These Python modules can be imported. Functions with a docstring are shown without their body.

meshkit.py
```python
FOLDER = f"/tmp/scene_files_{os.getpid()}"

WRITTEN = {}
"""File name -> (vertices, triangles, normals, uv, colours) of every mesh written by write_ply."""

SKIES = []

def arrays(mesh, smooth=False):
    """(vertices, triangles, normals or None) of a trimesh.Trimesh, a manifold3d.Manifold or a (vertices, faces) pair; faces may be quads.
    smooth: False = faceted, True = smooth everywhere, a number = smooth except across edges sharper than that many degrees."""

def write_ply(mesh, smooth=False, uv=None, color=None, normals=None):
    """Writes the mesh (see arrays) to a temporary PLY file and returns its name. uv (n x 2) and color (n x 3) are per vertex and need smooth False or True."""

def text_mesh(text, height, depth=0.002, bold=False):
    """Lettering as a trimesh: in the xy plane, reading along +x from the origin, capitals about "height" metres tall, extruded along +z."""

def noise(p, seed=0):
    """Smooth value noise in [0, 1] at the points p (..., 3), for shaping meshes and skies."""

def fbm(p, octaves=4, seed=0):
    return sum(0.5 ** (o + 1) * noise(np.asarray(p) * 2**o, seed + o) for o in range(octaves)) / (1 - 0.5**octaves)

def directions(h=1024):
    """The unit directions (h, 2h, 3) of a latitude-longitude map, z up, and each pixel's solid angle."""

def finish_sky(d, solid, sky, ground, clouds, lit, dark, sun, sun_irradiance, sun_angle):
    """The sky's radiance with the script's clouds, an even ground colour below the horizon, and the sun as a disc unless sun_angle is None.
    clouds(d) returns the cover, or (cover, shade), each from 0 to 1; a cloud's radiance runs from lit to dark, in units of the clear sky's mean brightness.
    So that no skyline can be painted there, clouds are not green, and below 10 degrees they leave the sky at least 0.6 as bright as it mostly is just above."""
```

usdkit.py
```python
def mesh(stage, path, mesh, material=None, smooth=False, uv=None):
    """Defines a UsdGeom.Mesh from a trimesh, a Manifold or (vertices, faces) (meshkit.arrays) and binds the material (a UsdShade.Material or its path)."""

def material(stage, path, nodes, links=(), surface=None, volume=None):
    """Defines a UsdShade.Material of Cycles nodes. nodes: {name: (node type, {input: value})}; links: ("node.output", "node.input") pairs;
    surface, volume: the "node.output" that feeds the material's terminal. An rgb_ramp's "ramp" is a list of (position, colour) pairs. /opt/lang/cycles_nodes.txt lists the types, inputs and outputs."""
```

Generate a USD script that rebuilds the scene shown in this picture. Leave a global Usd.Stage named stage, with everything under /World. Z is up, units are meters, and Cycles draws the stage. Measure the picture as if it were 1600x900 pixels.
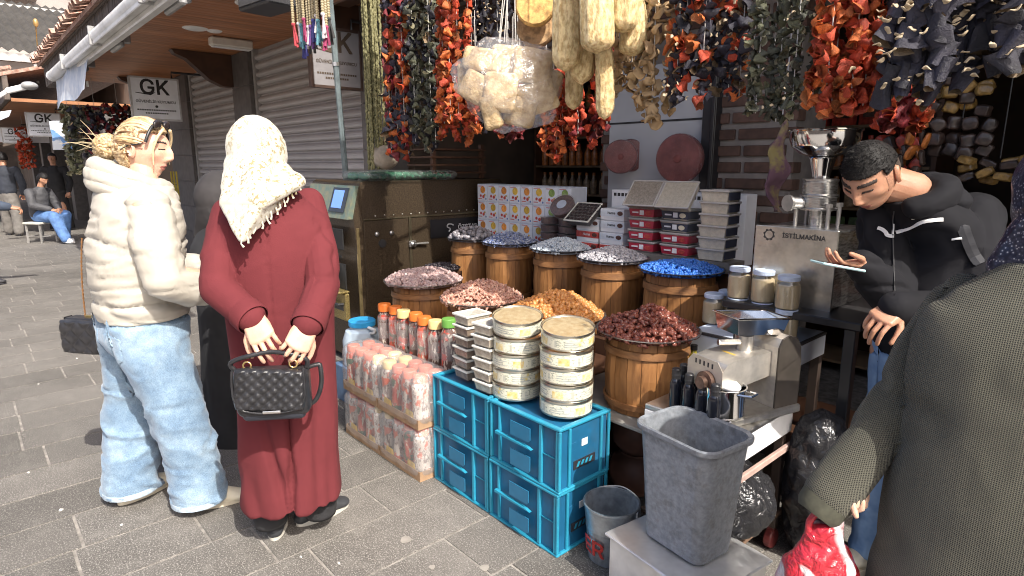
import math, random
import numpy as np, trimesh, manifold3d as m3, usdkit, meshkit
from shapely.geometry import Polygon, Point, box as sbox
from pxr import Usd, UsdGeom, UsdLux, UsdShade, Gf, Sdf, Vt

stage = Usd.Stage.CreateInMemory()
UsdGeom.SetStageUpAxis(stage, 'Z'); UsdGeom.SetStageMetersPerUnit(stage, 1.0)
W = UsdGeom.Xform.Define(stage, '/World'); stage.SetDefaultPrim(W.GetPrim())
UsdGeom.Scope.Define(stage, '/World/Looks')

# ---------------------------------------------------------------- camera: world x runs along the shop fronts, y into the shops
F = 950.0; H = 1.5
PITCH = math.atan((450 - 255) / F)
YAW = math.atan2(875, F * math.cos(PITCH) + 195 * math.sin(PITCH))
_a = math.pi - YAW
VH = np.array([math.cos(_a), math.sin(_a), 0.0]); VR = np.array([math.sin(_a), -math.cos(_a), 0.0])
FW = VH * math.cos(PITCH) + np.array([0, 0, -math.sin(PITCH)]); UP = np.cross(VR, FW)
C0 = np.array([0, 0, H])
cam = UsdGeom.Camera.Define(stage, '/World/camera')
cam.CreateHorizontalApertureAttr(36.0); cam.CreateVerticalApertureAttr(20.25)
cam.CreateFocalLengthAttr(36.0 * F / 1600); cam.CreateClippingRangeAttr(Gf.Vec2f(0.05, 2000))
_m = Gf.Matrix4d(*VR, 0, *UP, 0, *(-FW), 0, *C0, 1)
cam.AddTransformOp().Set(_m)
cam.CreateExposureAttr(1.2)

# ---------------------------------------------------------------- sky and sun
SUN_EL = math.radians(46); SUN_AZ = np.array([0.992, -0.125, 0.0]); SUN_AZ /= np.linalg.norm(SUN_AZ)
SUN = np.array([SUN_AZ[0] * math.cos(SUN_EL), SUN_AZ[1] * math.cos(SUN_EL), math.sin(SUN_EL)])
sky_mat = usdkit.material(stage, '/World/Looks/sky_look', {
    's': ('sky_texture', {'sky_type': 'single_scattering', 'sun_disc': False, 'sun_elevation': SUN_EL, 'sun_rotation': math.atan2(SUN[0], SUN[1]), 'aerosol_density': 4.5, 'ozone_density': .4, 'air_density': .8}),
    'b': ('background_shader', {'strength': 0.122})}, [('s.color', 'b.color')], surface='b.background')
dome = UsdLux.DomeLight.Define(stage, '/World/sky')
UsdShade.MaterialBindingAPI.Apply(dome.GetPrim()).Bind(sky_mat)
dome.GetPrim().SetCustomDataByKey('kind', 'structure')
sun = UsdLux.DistantLight.Define(stage, '/World/sun')
sun.CreateIntensityAttr(0.80); sun.CreateAngleAttr(0.5); sun.CreateColorAttr(Gf.Vec3f(1.0, 0.95, 0.87)); sun.GetPrim().CreateAttribute('inputs:normalize', Sdf.ValueTypeNames.Bool).Set(True)
_z = SUN; _x = np.cross([0, 0, 1], _z); _x /= np.linalg.norm(_x); _y = np.cross(_z, _x)
sun.AddTransformOp().Set(Gf.Matrix4d(*_x, 0, *_y, 0, *_z, 0, 0, 0, 20, 1))

# ---------------------------------------------------------------- layout helpers: a direction of view met with a plane
def ray(x, y):
    d = FW * F + VR * (x - 800) + UP * (450 - y); return d / np.linalg.norm(d)
def PZ(x, y, z=0.0):
    d = ray(x, y); return C0 + d * (z - H) / d[2]
def PY(x, y, Y):
    d = ray(x, y); return C0 + d * Y / d[1]
def PX(x, y, X):
    d = ray(x, y); return C0 + d * X / d[0]
def PD(x, y, dep):
    d = ray(x, y); return C0 + d * dep / float(d @ FW)

# ---------------------------------------------------------------- prim helpers
used = {}
def numbered(name, parent):
    k = (parent, name); n = used.get(k, 0); used[k] = n + 1
    return name if n == 0 else f'{name}_{n:03d}'
def tag(p, label=None, cat=None, group=None, kind=None):
    p = p.GetPrim() if hasattr(p, 'GetPrim') else p
    for k, v in (('label', label), ('category', cat), ('group', group), ('kind', kind)):
        if v: p.SetCustomDataByKey(k, v)
    return p
def base(parent):
    return '/World' if parent is None else str(parent.GetPath())
def obj(name, mesh, mat, parent=None, smooth=False, label=None, cat=None, group=None, kind=None, uv=None):
    b = base(parent); p = usdkit.mesh(stage, b + '/' + numbered(name, b), mesh, mat, smooth=smooth, uv=uv).GetPrim()
    return tag(p, label, cat, group, kind)
def thing(name, label, cat, loc=(0, 0, 0), rz=0.0, group=None, M=None):
    x = UsdGeom.Xform.Define(stage, '/World/' + numbered(name, '/World'))
    if M is not None: x.AddTransformOp().Set(Gf.Matrix4d(*np.asarray(M, float).T.ravel()))
    else:
        x.AddTranslateOp().Set(Gf.Vec3d(*map(float, loc)))
        if rz: x.AddRotateZOp().Set(float(rz))
    return tag(x, label, cat, group)
def dup(src, label, loc=(0, 0, 0), rz=0.0, group=None, scale=None):
    name = src.GetName(); name = name[:-4] if name[-4:-3] == '_' and name[-3:].isdigit() else name
    x = UsdGeom.Xform.Define(stage, '/World/' + numbered(name, '/World'))
    x.GetPrim().GetReferences().AddInternalReference(src.GetPath()); x.GetPrim().SetInstanceable(True)
    x.ClearXformOpOrder()
    x.AddTranslateOp(opSuffix='at').Set(Gf.Vec3d(*map(float, loc))); x.AddRotateZOp(opSuffix='turn').Set(float(rz))
    if scale: x.AddScaleOp(opSuffix='size').Set(Gf.Vec3f(*scale))
    return tag(x, label, src.GetCustomDataByKey('category'), group or src.GetCustomDataByKey('group'))
ORD = ['first', 'second', 'third', 'fourth', 'fifth', 'sixth', 'seventh', 'eighth', 'ninth', 'tenth', 'eleventh', 'twelfth']

def ordw(n):
    tens = {2: 'twent', 3: 'thirt', 4: 'fort'}; teens = ['thirteenth', 'fourteenth', 'fifteenth', 'sixteenth', 'seventeenth', 'eighteenth', 'nineteenth']
    return ORD[n - 1] if n <= 12 else teens[n - 13] if n < 20 else tens[n // 10] + 'ieth' if n % 10 == 0 else tens[n // 10] + 'y-' + ORD[n % 10 - 1]

# ---------------------------------------------------------------- mesh helpers
def cat(*ms):
    ms = [m for m in (ms[0] if len(ms) == 1 and isinstance(ms[0], (list, tuple)) else ms)]
    return trimesh.util.concatenate([tm(m) for m in ms])
def tm(m):
    if isinstance(m, m3.Manifold):
        k = m.to_mesh(); return trimesh.Trimesh(k.vert_properties[:, :3].astype(float), k.tri_verts, process=False)
    return m
def man(t):
    t = t.copy(); t.merge_vertices()
    return m3.Manifold(m3.Mesh(np.asarray(t.vertices, np.float32), np.asarray(t.faces, np.uint32)))
def tr(m, x=0, y=0, z=0, rx=0, ry=0, rz=0, s=1):
    m = m.copy(); R = trimesh.transformations.euler_matrix(math.radians(rx), math.radians(ry), math.radians(rz))
    R[:3, :3] *= s; R[:3, 3] = (x, y, z); m.apply_transform(R); return m
def bx(x0, x1, y0, y1, z0, z1, c=0.0):
    """box, with chamfered edges when c > 0"""
    if c <= 0:
        b = trimesh.creation.box((x1 - x0, y1 - y0, z1 - z0)); b.apply_translation(((x0 + x1) / 2, (y0 + y1) / 2, (z0 + z1) / 2)); return b
    c = min(c, (x1 - x0) * .45, (y1 - y0) * .45, (z1 - z0) * .45); v = []
    for X, a in ((x0, 1), (x1, -1)):
        for Y, b in ((y0, 1), (y1, -1)):
            for Z, d in ((z0, 1), (z1, -1)):
                v += [(X + a * c, Y + b * c, Z), (X + a * c, Y, Z + d * c), (X, Y + b * c, Z + d * c)]
    return tm(m3.Manifold.hull_points(np.array(v, np.float32)))
def hull(pts): return tm(m3.Manifold.hull_points(np.asarray(pts, np.float32)))
def lathe(prof, n=24, closed=True):
    """prof: (radius, z) from bottom to top"""
    return trimesh.creation.revolve(np.array(prof, float), sections=n)
def prism(pts, h0, h1, axis='z'):
    p = trimesh.creation.extrude_polygon(pts if not isinstance(pts, (list, np.ndarray)) else Polygon(pts), h1 - h0, engine='earcut'); p.apply_translation((0, 0, h0))
    if axis == 'y':   # drawn in x-z, extruded along y
        p.vertices = p.vertices[:, [0, 2, 1]]; p.invert()
    if axis == 'x':   # drawn in y-z, extruded along x
        p.vertices = p.vertices[:, [2, 0, 1]]
    return p
def tube(pts, r, n=8, cap=True):
    P = np.asarray(pts, float); R = np.broadcast_to(np.asarray(r, float), (len(P),))
    T = np.gradient(P, axis=0); T /= np.maximum(np.linalg.norm(T, axis=1, keepdims=True), 1e-9)
    u = np.cross(T[0], [0.31, 0.2, 0.93]); u /= np.linalg.norm(u); V = []
    for p, t, rr in zip(P, T, R):
        u = u - t * (u @ t); u /= np.linalg.norm(u); w = np.cross(t, u); a = np.linspace(0, 2 * np.pi, n, endpoint=False)
        V.append(p + rr * (np.cos(a)[:, None] * u + np.sin(a)[:, None] * w))
    return skin_rings(V, cap)
def skin_rings(V, cap=True):
    n = len(V[0]); k = len(V); vv = np.vstack(V); f = []
    i = np.arange(n); j = (i + 1) % n
    for a in range(k - 1):
        A, B = a * n, (a + 1) * n
        f += [np.stack([A + i, A + j, B + j], 1), np.stack([A + i, B + j, B + i], 1)]
    if cap:
        vv = np.vstack([vv, V[0].mean(0), V[-1].mean(0)]); c0, c1 = k * n, k * n + 1
        f += [np.stack([j, i, np.full(n, c0)], 1), np.stack([(k - 1) * n + i, (k - 1) * n + j, np.full(n, c1)], 1)]
    return trimesh.Trimesh(vv, np.vstack(f), process=False)
def loft(rings, n=36, p=2.0, cap=True):
    """rings: (cx, cy, z, rx, ry[, turn degrees[, tilt dz/dy]])"""
    V = []; a = np.linspace(0, 2 * np.pi, n, endpoint=False)
    ca, sa = np.cos(a), np.sin(a); x0 = np.sign(ca) * np.abs(ca) ** (2 / p); y0 = np.sign(sa) * np.abs(sa) ** (2 / p)
    for g in rings:
        cx, cy, z, rx, ry = g[:5]; t = math.radians(g[5]) if len(g) > 5 else 0; sl = g[6] if len(g) > 6 else 0
        x, y = rx * x0, ry * y0
        V.append(np.stack([cx + x * math.cos(t) - y * math.sin(t), cy + x * math.sin(t) + y * math.cos(t), z + sl * y], 1))
    return skin_rings(V, cap)
def smoothpath(pts, n=40):
    from scipy.interpolate import CubicSpline, PchipInterpolator
    P = np.asarray(pts, float); s = np.r_[0, np.cumsum(np.linalg.norm(np.diff(P[:, :3], axis=0), axis=1))]
    return PchipInterpolator(s, P, axis=0)(np.linspace(0, s[-1], n))
def densify(rings, n):
    """smooth interpolation of loft rings"""
    from scipy.interpolate import PchipInterpolator
    R = np.asarray(rings, float); t = np.arange(len(R)); return PchipInterpolator(t, R, axis=0)(np.linspace(0, len(R) - 1, n))
def ball(c, r, n=2):
    s = trimesh.creation.icosphere(subdivisions=n, radius=1.0); s.apply_scale(r) if np.ndim(r) == 0 else s.apply_transform(np.diag([*r, 1])); s.apply_translation(c); return s
def bones(joints, links, n=12):
    """one Manifold of tapered bones. joints: {name: (x, y, z, r)}"""
    out = []
    for a, b in links:
        pa, pb = joints[a] if isinstance(a, str) else a, joints[b] if isinstance(b, str) else b
        sa = m3.Manifold.sphere(float(pa[3]), n).translate([float(q) for q in pa[:3]]); sb = m3.Manifold.sphere(float(pb[3]), n).translate([float(q) for q in pb[:3]])
        out.append(m3.Manifold.batch_hull([sa, sb]))
    return m3.Manifold.batch_boolean(out, m3.OpType.Add)
def union(ms): return m3.Manifold.batch_boolean([m if isinstance(m, m3.Manifold) else man(m) for m in ms], m3.OpType.Add)
def melt(m, edge=0.02, it=8):
    t = tm(m.refine_to_length(edge)); t.merge_vertices(); trimesh.smoothing.filter_taubin(t, lamb=0.5, nu=0.51, iterations=it); return t
def wob(t, amp, sc, seed=0, stretch=(1, 1, 1), ridged=False, mask=None):
    """pushes vertices along their normals by noise (folds, dents)"""
    t = t.copy(); q = t.vertices * np.asarray(stretch) * sc; f = meshkit.fbm(q + 37.0, 3, seed)
    f = 1 - 2 * np.abs(f - .5) * 2 if ridged else (f - .5) * 2
    d = amp * f if mask is None else amp * f * mask(t.vertices)
    t.vertices = t.vertices + np.asarray(t.vertex_normals) * np.asarray(d)[:, None]; return t

def creases(t, depth, sc, seed=0, stretch=(1, 1, 1), width=.05, mask=None):
    """narrow sharp folds along the level lines of a noise"""
    t = t.copy(); f = meshkit.fbm(t.vertices * np.asarray(stretch) * sc + 11.0, 2, seed); f2 = meshkit.fbm(t.vertices * np.asarray(stretch) * sc * .8 + 71.0, 2, seed + 5)
    d = -depth * np.exp(-((f - .5) / width) ** 2) * np.clip((f2 - .35) * 4, 0, 1) + depth * .35 * np.exp(-((f - .5 - 1.6 * width) / width) ** 2)
    d = d if mask is None else d * mask(t.vertices); t.vertices = t.vertices + np.asarray(t.vertex_normals) * d[:, None]; return t

# ---------------------------------------------------------------- materials
L = '/World/Looks/'
_mats = {}
def mat(name, c, r=.5, m=0.0, var=.18, vs=9.0, bump=0.0, bs=80.0, rnd=0.0, c2=None, lo=.35, hi=.65, stretch=(1, 1, 1), coat=0.0, sheen=0.0, spec=.5, dirt=0.0, det=4.0, island=0.0, sss=0.0, rvar=0.0, world=False):
    if name in _mats: return _mats[name]
    c = np.asarray(c, float); a = c * (1 - var); b = np.minimum(c * (1 + var), .95) if c2 is None else np.asarray(c2, float)
    N = {'tc': ('texture_coordinate', {}), 'mp': ('mapping', {'scale': stretch}), 'n': ('noise_texture', {'scale': vs, 'detail': det, 'roughness': .6}),
         'rp': ('rgb_ramp', {'ramp': [(lo, tuple(a if c2 is None else c)), (hi, tuple(b))]}),
         'p': ('principled_bsdf', {'roughness': r, 'metallic': m, 'coat_weight': coat, 'sheen_weight': sheen, 'specular_ior_level': spec})}
    K = [('geo.position' if world else 'tc.object', 'mp.vector'), ('mp.vector', 'n.vector'), ('n.fac', 'rp.fac')]
    if world: N['geo'] = ('geometry', {})
    out = 'rp.color'
    if dirt:
        N |= {'dn': ('noise_texture', {'scale': vs * .4, 'detail': 6.0, 'roughness': .7}), 'dr': ('map_range', {'from_min': .5, 'from_max': .72, 'to_min': 0.0, 'to_max': dirt, 'clamp': True}), 'dm': ('mix', {'color2': (.06, .05, .04)})}
        K += [('tc.object', 'dn.vector'), ('dn.fac', 'dr.value'), ('dr.result', 'dm.fac'), (out, 'dm.color1')]; out = 'dm.color'
    if rnd or island:
        if island: N['oi'] = ('geometry', {}); src = 'oi.random_per_island'
        else: N['oi'] = ('object_info', {}); src = 'oi.random'
        k = rnd or island
        N |= {'mr': ('map_range', {'to_min': 1 - k, 'to_max': 1 + k}), 'hs': ('hsv', {}), }
        K += [(src, 'mr.value'), ('mr.result', 'hs.value'), (out, 'hs.color')]; out = 'hs.color'
    K += [(out, 'p.base_color')]
    if rvar:
        N['rr'] = ('map_range', {'to_min': max(r - rvar, .02), 'to_max': min(r + rvar, 1)}); N['rn'] = ('noise_texture', {'scale': vs * 1.7, 'detail': 5.0})
        K += [('mp.vector', 'rn.vector'), ('rn.fac', 'rr.value'), ('rr.result', 'p.roughness')]
    if bump:
        N |= {'bn': ('noise_texture', {'scale': bs, 'detail': 4.0}), 'bu': ('bump', {'strength': bump, 'distance': .004})}
        K += [('mp.vector', 'bn.vector'), ('bn.fac', 'bu.height'), ('bu.normal', 'p.normal')]
    if sss: N['p'][1].update(subsurface_weight=sss, subsurface_radius=(1.0, .3, .15), subsurface_scale=.006)
    _mats[name] = usdkit.material(stage, L + name, N, K, surface='p.BSDF'); return _mats[name]
def clearmat(name, tint=(1, 1, 1), gloss=.05, k=.12, white=(.9, .9, .9), haze=0.0, bump=0.0, bs=40.0, top=.5):
    """thin clear film or pane: transparent with a fresnel gloss, a little milky where haze > 0"""
    if name in _mats: return _mats[name]
    N = {'t': ('transparent_bsdf', {'color': tint}), 'g': ('glossy_bsdf', {'roughness': gloss, 'color': (1, 1, 1)}), 'd': ('diffuse_bsdf', {'color': white}),
         'lw': ('layer_weight', {'blend': .25}), 'mr': ('map_range', {'to_min': k, 'to_max': top}), 'm1': ('mix_closure', {'fac': haze}), 'm2': ('mix_closure', {})}
    K = [('t.BSDF', 'm1.closure1'), ('d.BSDF', 'm1.closure2'), ('m1.closure', 'm2.closure1'), ('g.BSDF', 'm2.closure2'), ('lw.fresnel', 'mr.value'), ('mr.result', 'm2.fac')]
    if bump:
        N |= {'tc': ('texture_coordinate', {}), 'bn': ('noise_texture', {'scale': bs, 'detail': 3.0, 'distortion': 1.5}), 'bu': ('bump', {'strength': bump, 'distance': .02})}
        K += [('tc.object', 'bn.vector'), ('bn.fac', 'bu.height'), ('bu.normal', 'g.normal'), ('bu.normal', 'lw.normal')] if False else [('tc.object', 'bn.vector'), ('bn.fac', 'bu.height'), ('bu.normal', 'g.normal')]
    _mats[name] = usdkit.material(stage, L + name, N, K, surface='m2.closure'); return _mats[name]
def twoside(name, outc, inc, r=.6, var=.3, vs=30.0, rnd=.25, trans=.0):
    """a dried skin: one colour outside, the flesh colour inside"""
    if name in _mats: return _mats[name]
    o, i = np.asarray(outc, float), np.asarray(inc, float)
    N = {'tc': ('texture_coordinate', {}), 'n': ('noise_texture', {'scale': vs, 'detail': 4.0}), 'ro': ('rgb_ramp', {'ramp': [(.3, tuple(o * (1 - var))), (.7, tuple(np.minimum(o * (1 + var), .95)))]}),
         'ri': ('rgb_ramp', {'ramp': [(.3, tuple(i * (1 - var))), (.7, tuple(np.minimum(i * (1 + var), .95)))]}), 'ge': ('geometry', {}), 'mx': ('mix', {}), 'oi': ('object_info', {}),
         'mr': ('map_range', {'to_min': 1 - rnd, 'to_max': 1 + rnd}), 'hs': ('hsv', {}), 'p': ('principled_bsdf', {'roughness': r}), 'n3': ('noise_texture', {'scale': vs * 9, 'detail': 5.0, 'roughness': .7, 'distortion': .8}), 'r3': ('rgb_ramp', {'ramp': [(.35, (.62, .60, .60)), (.6, (1.0, 1.0, 1.0)), (.74, (1.7, 1.6, 1.5))]}), 'm3': ('mix', {'mix_type': 'multiply', 'fac': 1.0}), 'bu': ('bump', {'strength': .9, 'distance': .005})}
    K = [('tc.object', 'n3.vector'), ('n3.fac', 'r3.fac'), ('r3.color', 'm3.color2'), ('tc.object', 'n.vector'), ('n.fac', 'ro.fac'), ('n.fac', 'ri.fac'), ('ge.backfacing', 'mx.fac'), ('ro.color', 'mx.color1'), ('ri.color', 'mx.color2'), ('oi.random', 'mr.value'), ('mr.result', 'hs.value'),
         ('mx.color', 'm3.color1'), ('m3.color', 'hs.color'), ('hs.color', 'p.base_color'), ('n3.fac', 'bu.height'), ('bu.normal', 'p.normal')]
    s = 'p.BSDF'
    if trans:
        N |= {'tl': ('translucent_bsdf', {}), 'ms': ('mix_closure', {'fac': trans})}; K += [('hs.color', 'tl.color'), ('p.BSDF', 'ms.closure1'), ('tl.BSDF', 'ms.closure2')]; s = 'ms.closure'
    _mats[name] = usdkit.material(stage, L + name, N, K, surface=s); return _mats[name]
def wood(name, c1, c2, sc=6.0, stretch=(1, 1, 1), r=.55, rnd=.2):
    if name in _mats: return _mats[name]
    N = {'tc': ('texture_coordinate', {}), 'mp': ('mapping', {'scale': stretch}), 'n': ('noise_texture', {'scale': sc, 'detail': 7.0, 'roughness': .65, 'distortion': .6}),
         'rp': ('rgb_ramp', {'ramp': [(.3, c1), (.68, c2)]}), 'oi': ('object_info', {}), 'mr': ('map_range', {'to_min': 1 - rnd, 'to_max': 1 + rnd}), 'hs': ('hsv', {}),
         'p': ('principled_bsdf', {'roughness': r}), 'bu': ('bump', {'strength': .25, 'distance': .003})}
    K = [('tc.object', 'mp.vector'), ('mp.vector', 'n.vector'), ('n.fac', 'rp.fac'), ('oi.random', 'mr.value'), ('mr.result', 'hs.value'), ('rp.color', 'hs.color'), ('hs.color', 'p.base_color'), ('n.fac', 'bu.height'), ('bu.normal', 'p.normal')]
    _mats[name] = usdkit.material(stage, L + name, N, K, surface='p.BSDF'); return _mats[name]

MT = {}
white_paint = mat('white_paint', (.78, .78, .77), .45, var=.05)
paper_white = mat('paper_white', (.74, .76, .80), .5, var=.06)
black_print = mat('black_print', (.02, .02, .022), .5, var=.1)
grey_print = mat('grey_print', (.30, .30, .31), .6, var=.1)
gold_print = mat('gold_print', (.28, .20, .09), .5, var=.1)
black_plastic = mat('black_plastic', (.022, .022, .024), .38, var=.2)
steel = mat('brushed_steel', (.62, .62, .61), .26, 1.0, var=.10, vs=14, stretch=(1, 1, 6), rvar=.12, bump=.06, bs=30)
steel_dull = mat('dull_steel', (.50, .49, .47), .38, 1.0, var=.25, vs=8, rvar=.15, bump=.12, bs=50, dirt=.5)
chrome = mat('polished_steel', (.75, .75, .75), .10, 1.0, var=.05, vs=10, rvar=.05)
tin_tray = mat('tray_metal', (.55, .55, .54), .28, 1.0, var=.1, vs=10, rvar=.1)
red_print = mat('red_print', (.42, .03, .04), .45, var=.15)
cream = mat('cream_plastic', (.62, .58, .46), .4, var=.08)
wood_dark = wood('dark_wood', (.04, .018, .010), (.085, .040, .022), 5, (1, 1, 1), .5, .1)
R = random.Random(7)
# ================================================================ ground
def speckle(name, c, c2, spot):
    N = {'g': ('geometry', {}), 'n1': ('noise_texture', {'scale': 1.3, 'detail': 5.0, 'roughness': .65}), 'r1': ('rgb_ramp', {'ramp': [(.33, c), (.68, c2)]}),
         'n2': ('noise_texture', {'scale': 165.0, 'detail': 2.0}), 'r2': ('rgb_ramp', {'ramp': [(.53, (0, 0, 0)), (.66, (1, 1, 1))]}), 'mx': ('mix', {'color2': spot}),
         'n4': ('noise_texture', {'scale': 210.0, 'detail': 1.0, 'distortion': .3}), 'r4': ('rgb_ramp', {'ramp': [(.36, (.55, .55, .55)), (.46, (1, 1, 1))]}), 'm4': ('mix', {'mix_type': 'multiply', 'fac': .8}),
         'n3': ('noise_texture', {'scale': 9.0, 'detail': 6.0, 'roughness': .75}), 'r3': ('rgb_ramp', {'ramp': [(.5, (.0, .0, .0)), (.75, (.5, .5, .5))]}), 'm3': ('mix', {'color2': (.22, .205, .185)}),
         'oi': ('object_info', {}), 'mr': ('map_range', {'to_min': .84, 'to_max': 1.14}), 'hs': ('hsv', {}),
         'p': ('principled_bsdf', {'roughness': .72, 'specular_ior_level': .35}), 'bu': ('bump', {'strength': .35, 'distance': .003})}
    K = [('g.position', 'n1.vector'), ('g.position', 'n2.vector'), ('g.position', 'n3.vector'), ('g.position', 'n4.vector'), ('n1.fac', 'r1.fac'), ('n2.fac', 'r2.fac'), ('r1.color', 'mx.color1'), ('r2.color', 'mx.fac'), ('n4.fac', 'r4.fac'), ('mx.color', 'm4.color1'), ('r4.color', 'm4.color2'),
         ('n3.fac', 'r3.fac'), ('r3.color', 'm3.fac'), ('m4.color', 'm3.color1'), ('oi.random', 'mr.value'), ('mr.result', 'hs.value'), ('m3.color', 'hs.color'), ('hs.color', 'p.base_color'), ('n2.fac', 'bu.height'), ('bu.normal', 'p.normal')]
    return usdkit.material(stage, L + name, N, K, surface='p.BSDF')
basalt = speckle('basalt_paving', (.084, .078, .070), (.138, .128, .116), (.27, .255, .232))
grout = mat('pale_grout', (.22, .203, .182), .9, var=.35, vs=20, world=True)
ground = obj('pavement', cat(bx(-300, 200, -200, 1.9, -.6, -.004), bx(-300, 200, 1.9, 200, -.6, -.0045)), grout, kind='structure')
def visible(p):
    q = np.asarray(p) - C0; z = q @ FW
    return z > .3 and -120 < 800 + F * (q @ VR) / z < 1720 and -50 < 450 - F * (q @ UP) / z < 1080
stones = []
for k in range(-90, 16):
    x0 = -3.06 + .305 * k; y = -5.0 + R.random() * .5
    while y < 3.4:
        ln = R.choice((.42, .5, .58, .66, .44)); c = (x0 + .152, y + ln / 2, 0)
        if visible(c) or any(visible((x0 + a, y + b * ln, 0)) for a in (0, .3) for b in (0, 1)): stones.append((x0, y, ln))
        y += ln
stones.sort(key=lambda s: (s[0] + .15) ** 2 + (s[1] + s[2] / 2) ** 2)
def stone(x0, y, ln):
    g = .0035; z = R.uniform(-.0008, .0008); i = .0025; j = [R.uniform(-.0012, .0012) for _ in range(4)]
    return trimesh.Trimesh([(x0 + g, y + g, -.02), (x0 + .305 - g, y + g, -.02), (x0 + .305 - g, y + ln - g, -.02), (x0 + g, y + ln - g, -.02),
                            (x0 + g + i, y + g + i, z + j[0] * 0), (x0 + .305 - g - i, y + g + i, z), (x0 + .305 - g - i, y + ln - g - i, z), (x0 + g + i, y + ln - g - i, z)],
                           [(0, 1, 5), (0, 5, 4), (1, 2, 6), (1, 6, 5), (2, 3, 7), (2, 7, 6), (3, 0, 4), (3, 4, 7), (4, 5, 6), (4, 6, 7)], process=False)
for s in stones[:300]: obj('paving_stone', stone(*s), basalt, ground)
obj('far_paving_stones', cat([stone(*s) for s in stones[300:]]), basalt, ground, kind='stuff')
# flattened gum spots and scraps on the paving
gum = mat('flattened_gum', (.27, .25, .22), .8, var=.2)
for (px, py, r) in ((634, 843, .022), (757, 887, .018), (675, 886, .012)):
    p = PZ(px, py, .002); a = np.linspace(0, 2 * np.pi, 17)[:-1]
    pts = [(p[0] + r * (1 + .12 * math.sin(3 * t + px)) * math.cos(t), p[1] + r * (1 + .12 * math.sin(3 * t + px)) * math.sin(t)) for t in a]
    o = obj('gum_spot', prism(pts, .0012, .003), gum, ground)

scrap = mat('paper_scrap', (.55, .54, .50), .8, var=.1)
for (px, py, r) in ((45, 738, .02), (95, 797, .024), (470, 870, .014), (530, 880, .012), (310, 690, .014), (120, 560, .02), (60, 600, .016), (190, 820, .012)):
    p = PZ(px, py, .002); obj('paper_scrap', prism([(p[0] + r * R.uniform(.3, 1) * math.cos(q), p[1] + .5 * r * R.uniform(.3, 1) * math.sin(q)) for q in np.linspace(0, 5.3, 6)], .0015, .0035), scrap, ground)

# ================================================================ the shuttered building with the wooden eaves
ZS = 2.84; X0, X1 = -12.6, -4.86; YF = 1.30; YW = 2.9
soffit_wood = wood('eaves_wood', (.27, .105, .045), (.50, .22, .10), 3.0, (9, .7, 9), .38, .16)
fascia_grey = mat('weathered_fascia', (.085, .066, .055), .75, var=.45, vs=7, stretch=(6, 1, .8), dirt=.5)
tile_clay = mat('clay_tile', (.30, .13, .085), .85, var=.35, vs=18, rnd=.35, c2=(.55, .40, .32), dirt=.5)
stone_grey = mat('grey_stone_cladding', (.105, .095, .09), .5, var=.2, vs=12, rnd=.08)
plaster = mat('old_plaster', (.28, .25, .22), .9, var=.2, vs=3)
shutter_paint = mat('shutter_paint', (.40, .375, .365), .45, var=.05, vs=3, rnd=.05, dirt=.12)
bld = thing('bazaar_building', 'low bazaar building with closed roller shutters under wooden eaves and a tiled roof', 'building')
obj('wall', cat(bx(X0, X1 - .01, YW + .12, YW + .3, 0, 3.6), bx(X0 + .001, X0 + .2, YW + .3, 8, 0, 3.5)), plaster, bld)
k = 0; x = X0
while x < X1 - .02:
    w = .1; obj('soffit_plank', bx(x + .002, x + w - .002, YF + .22, YW + .1, ZS, ZS + .02, .003), soffit_wood, bld); x += w
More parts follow.
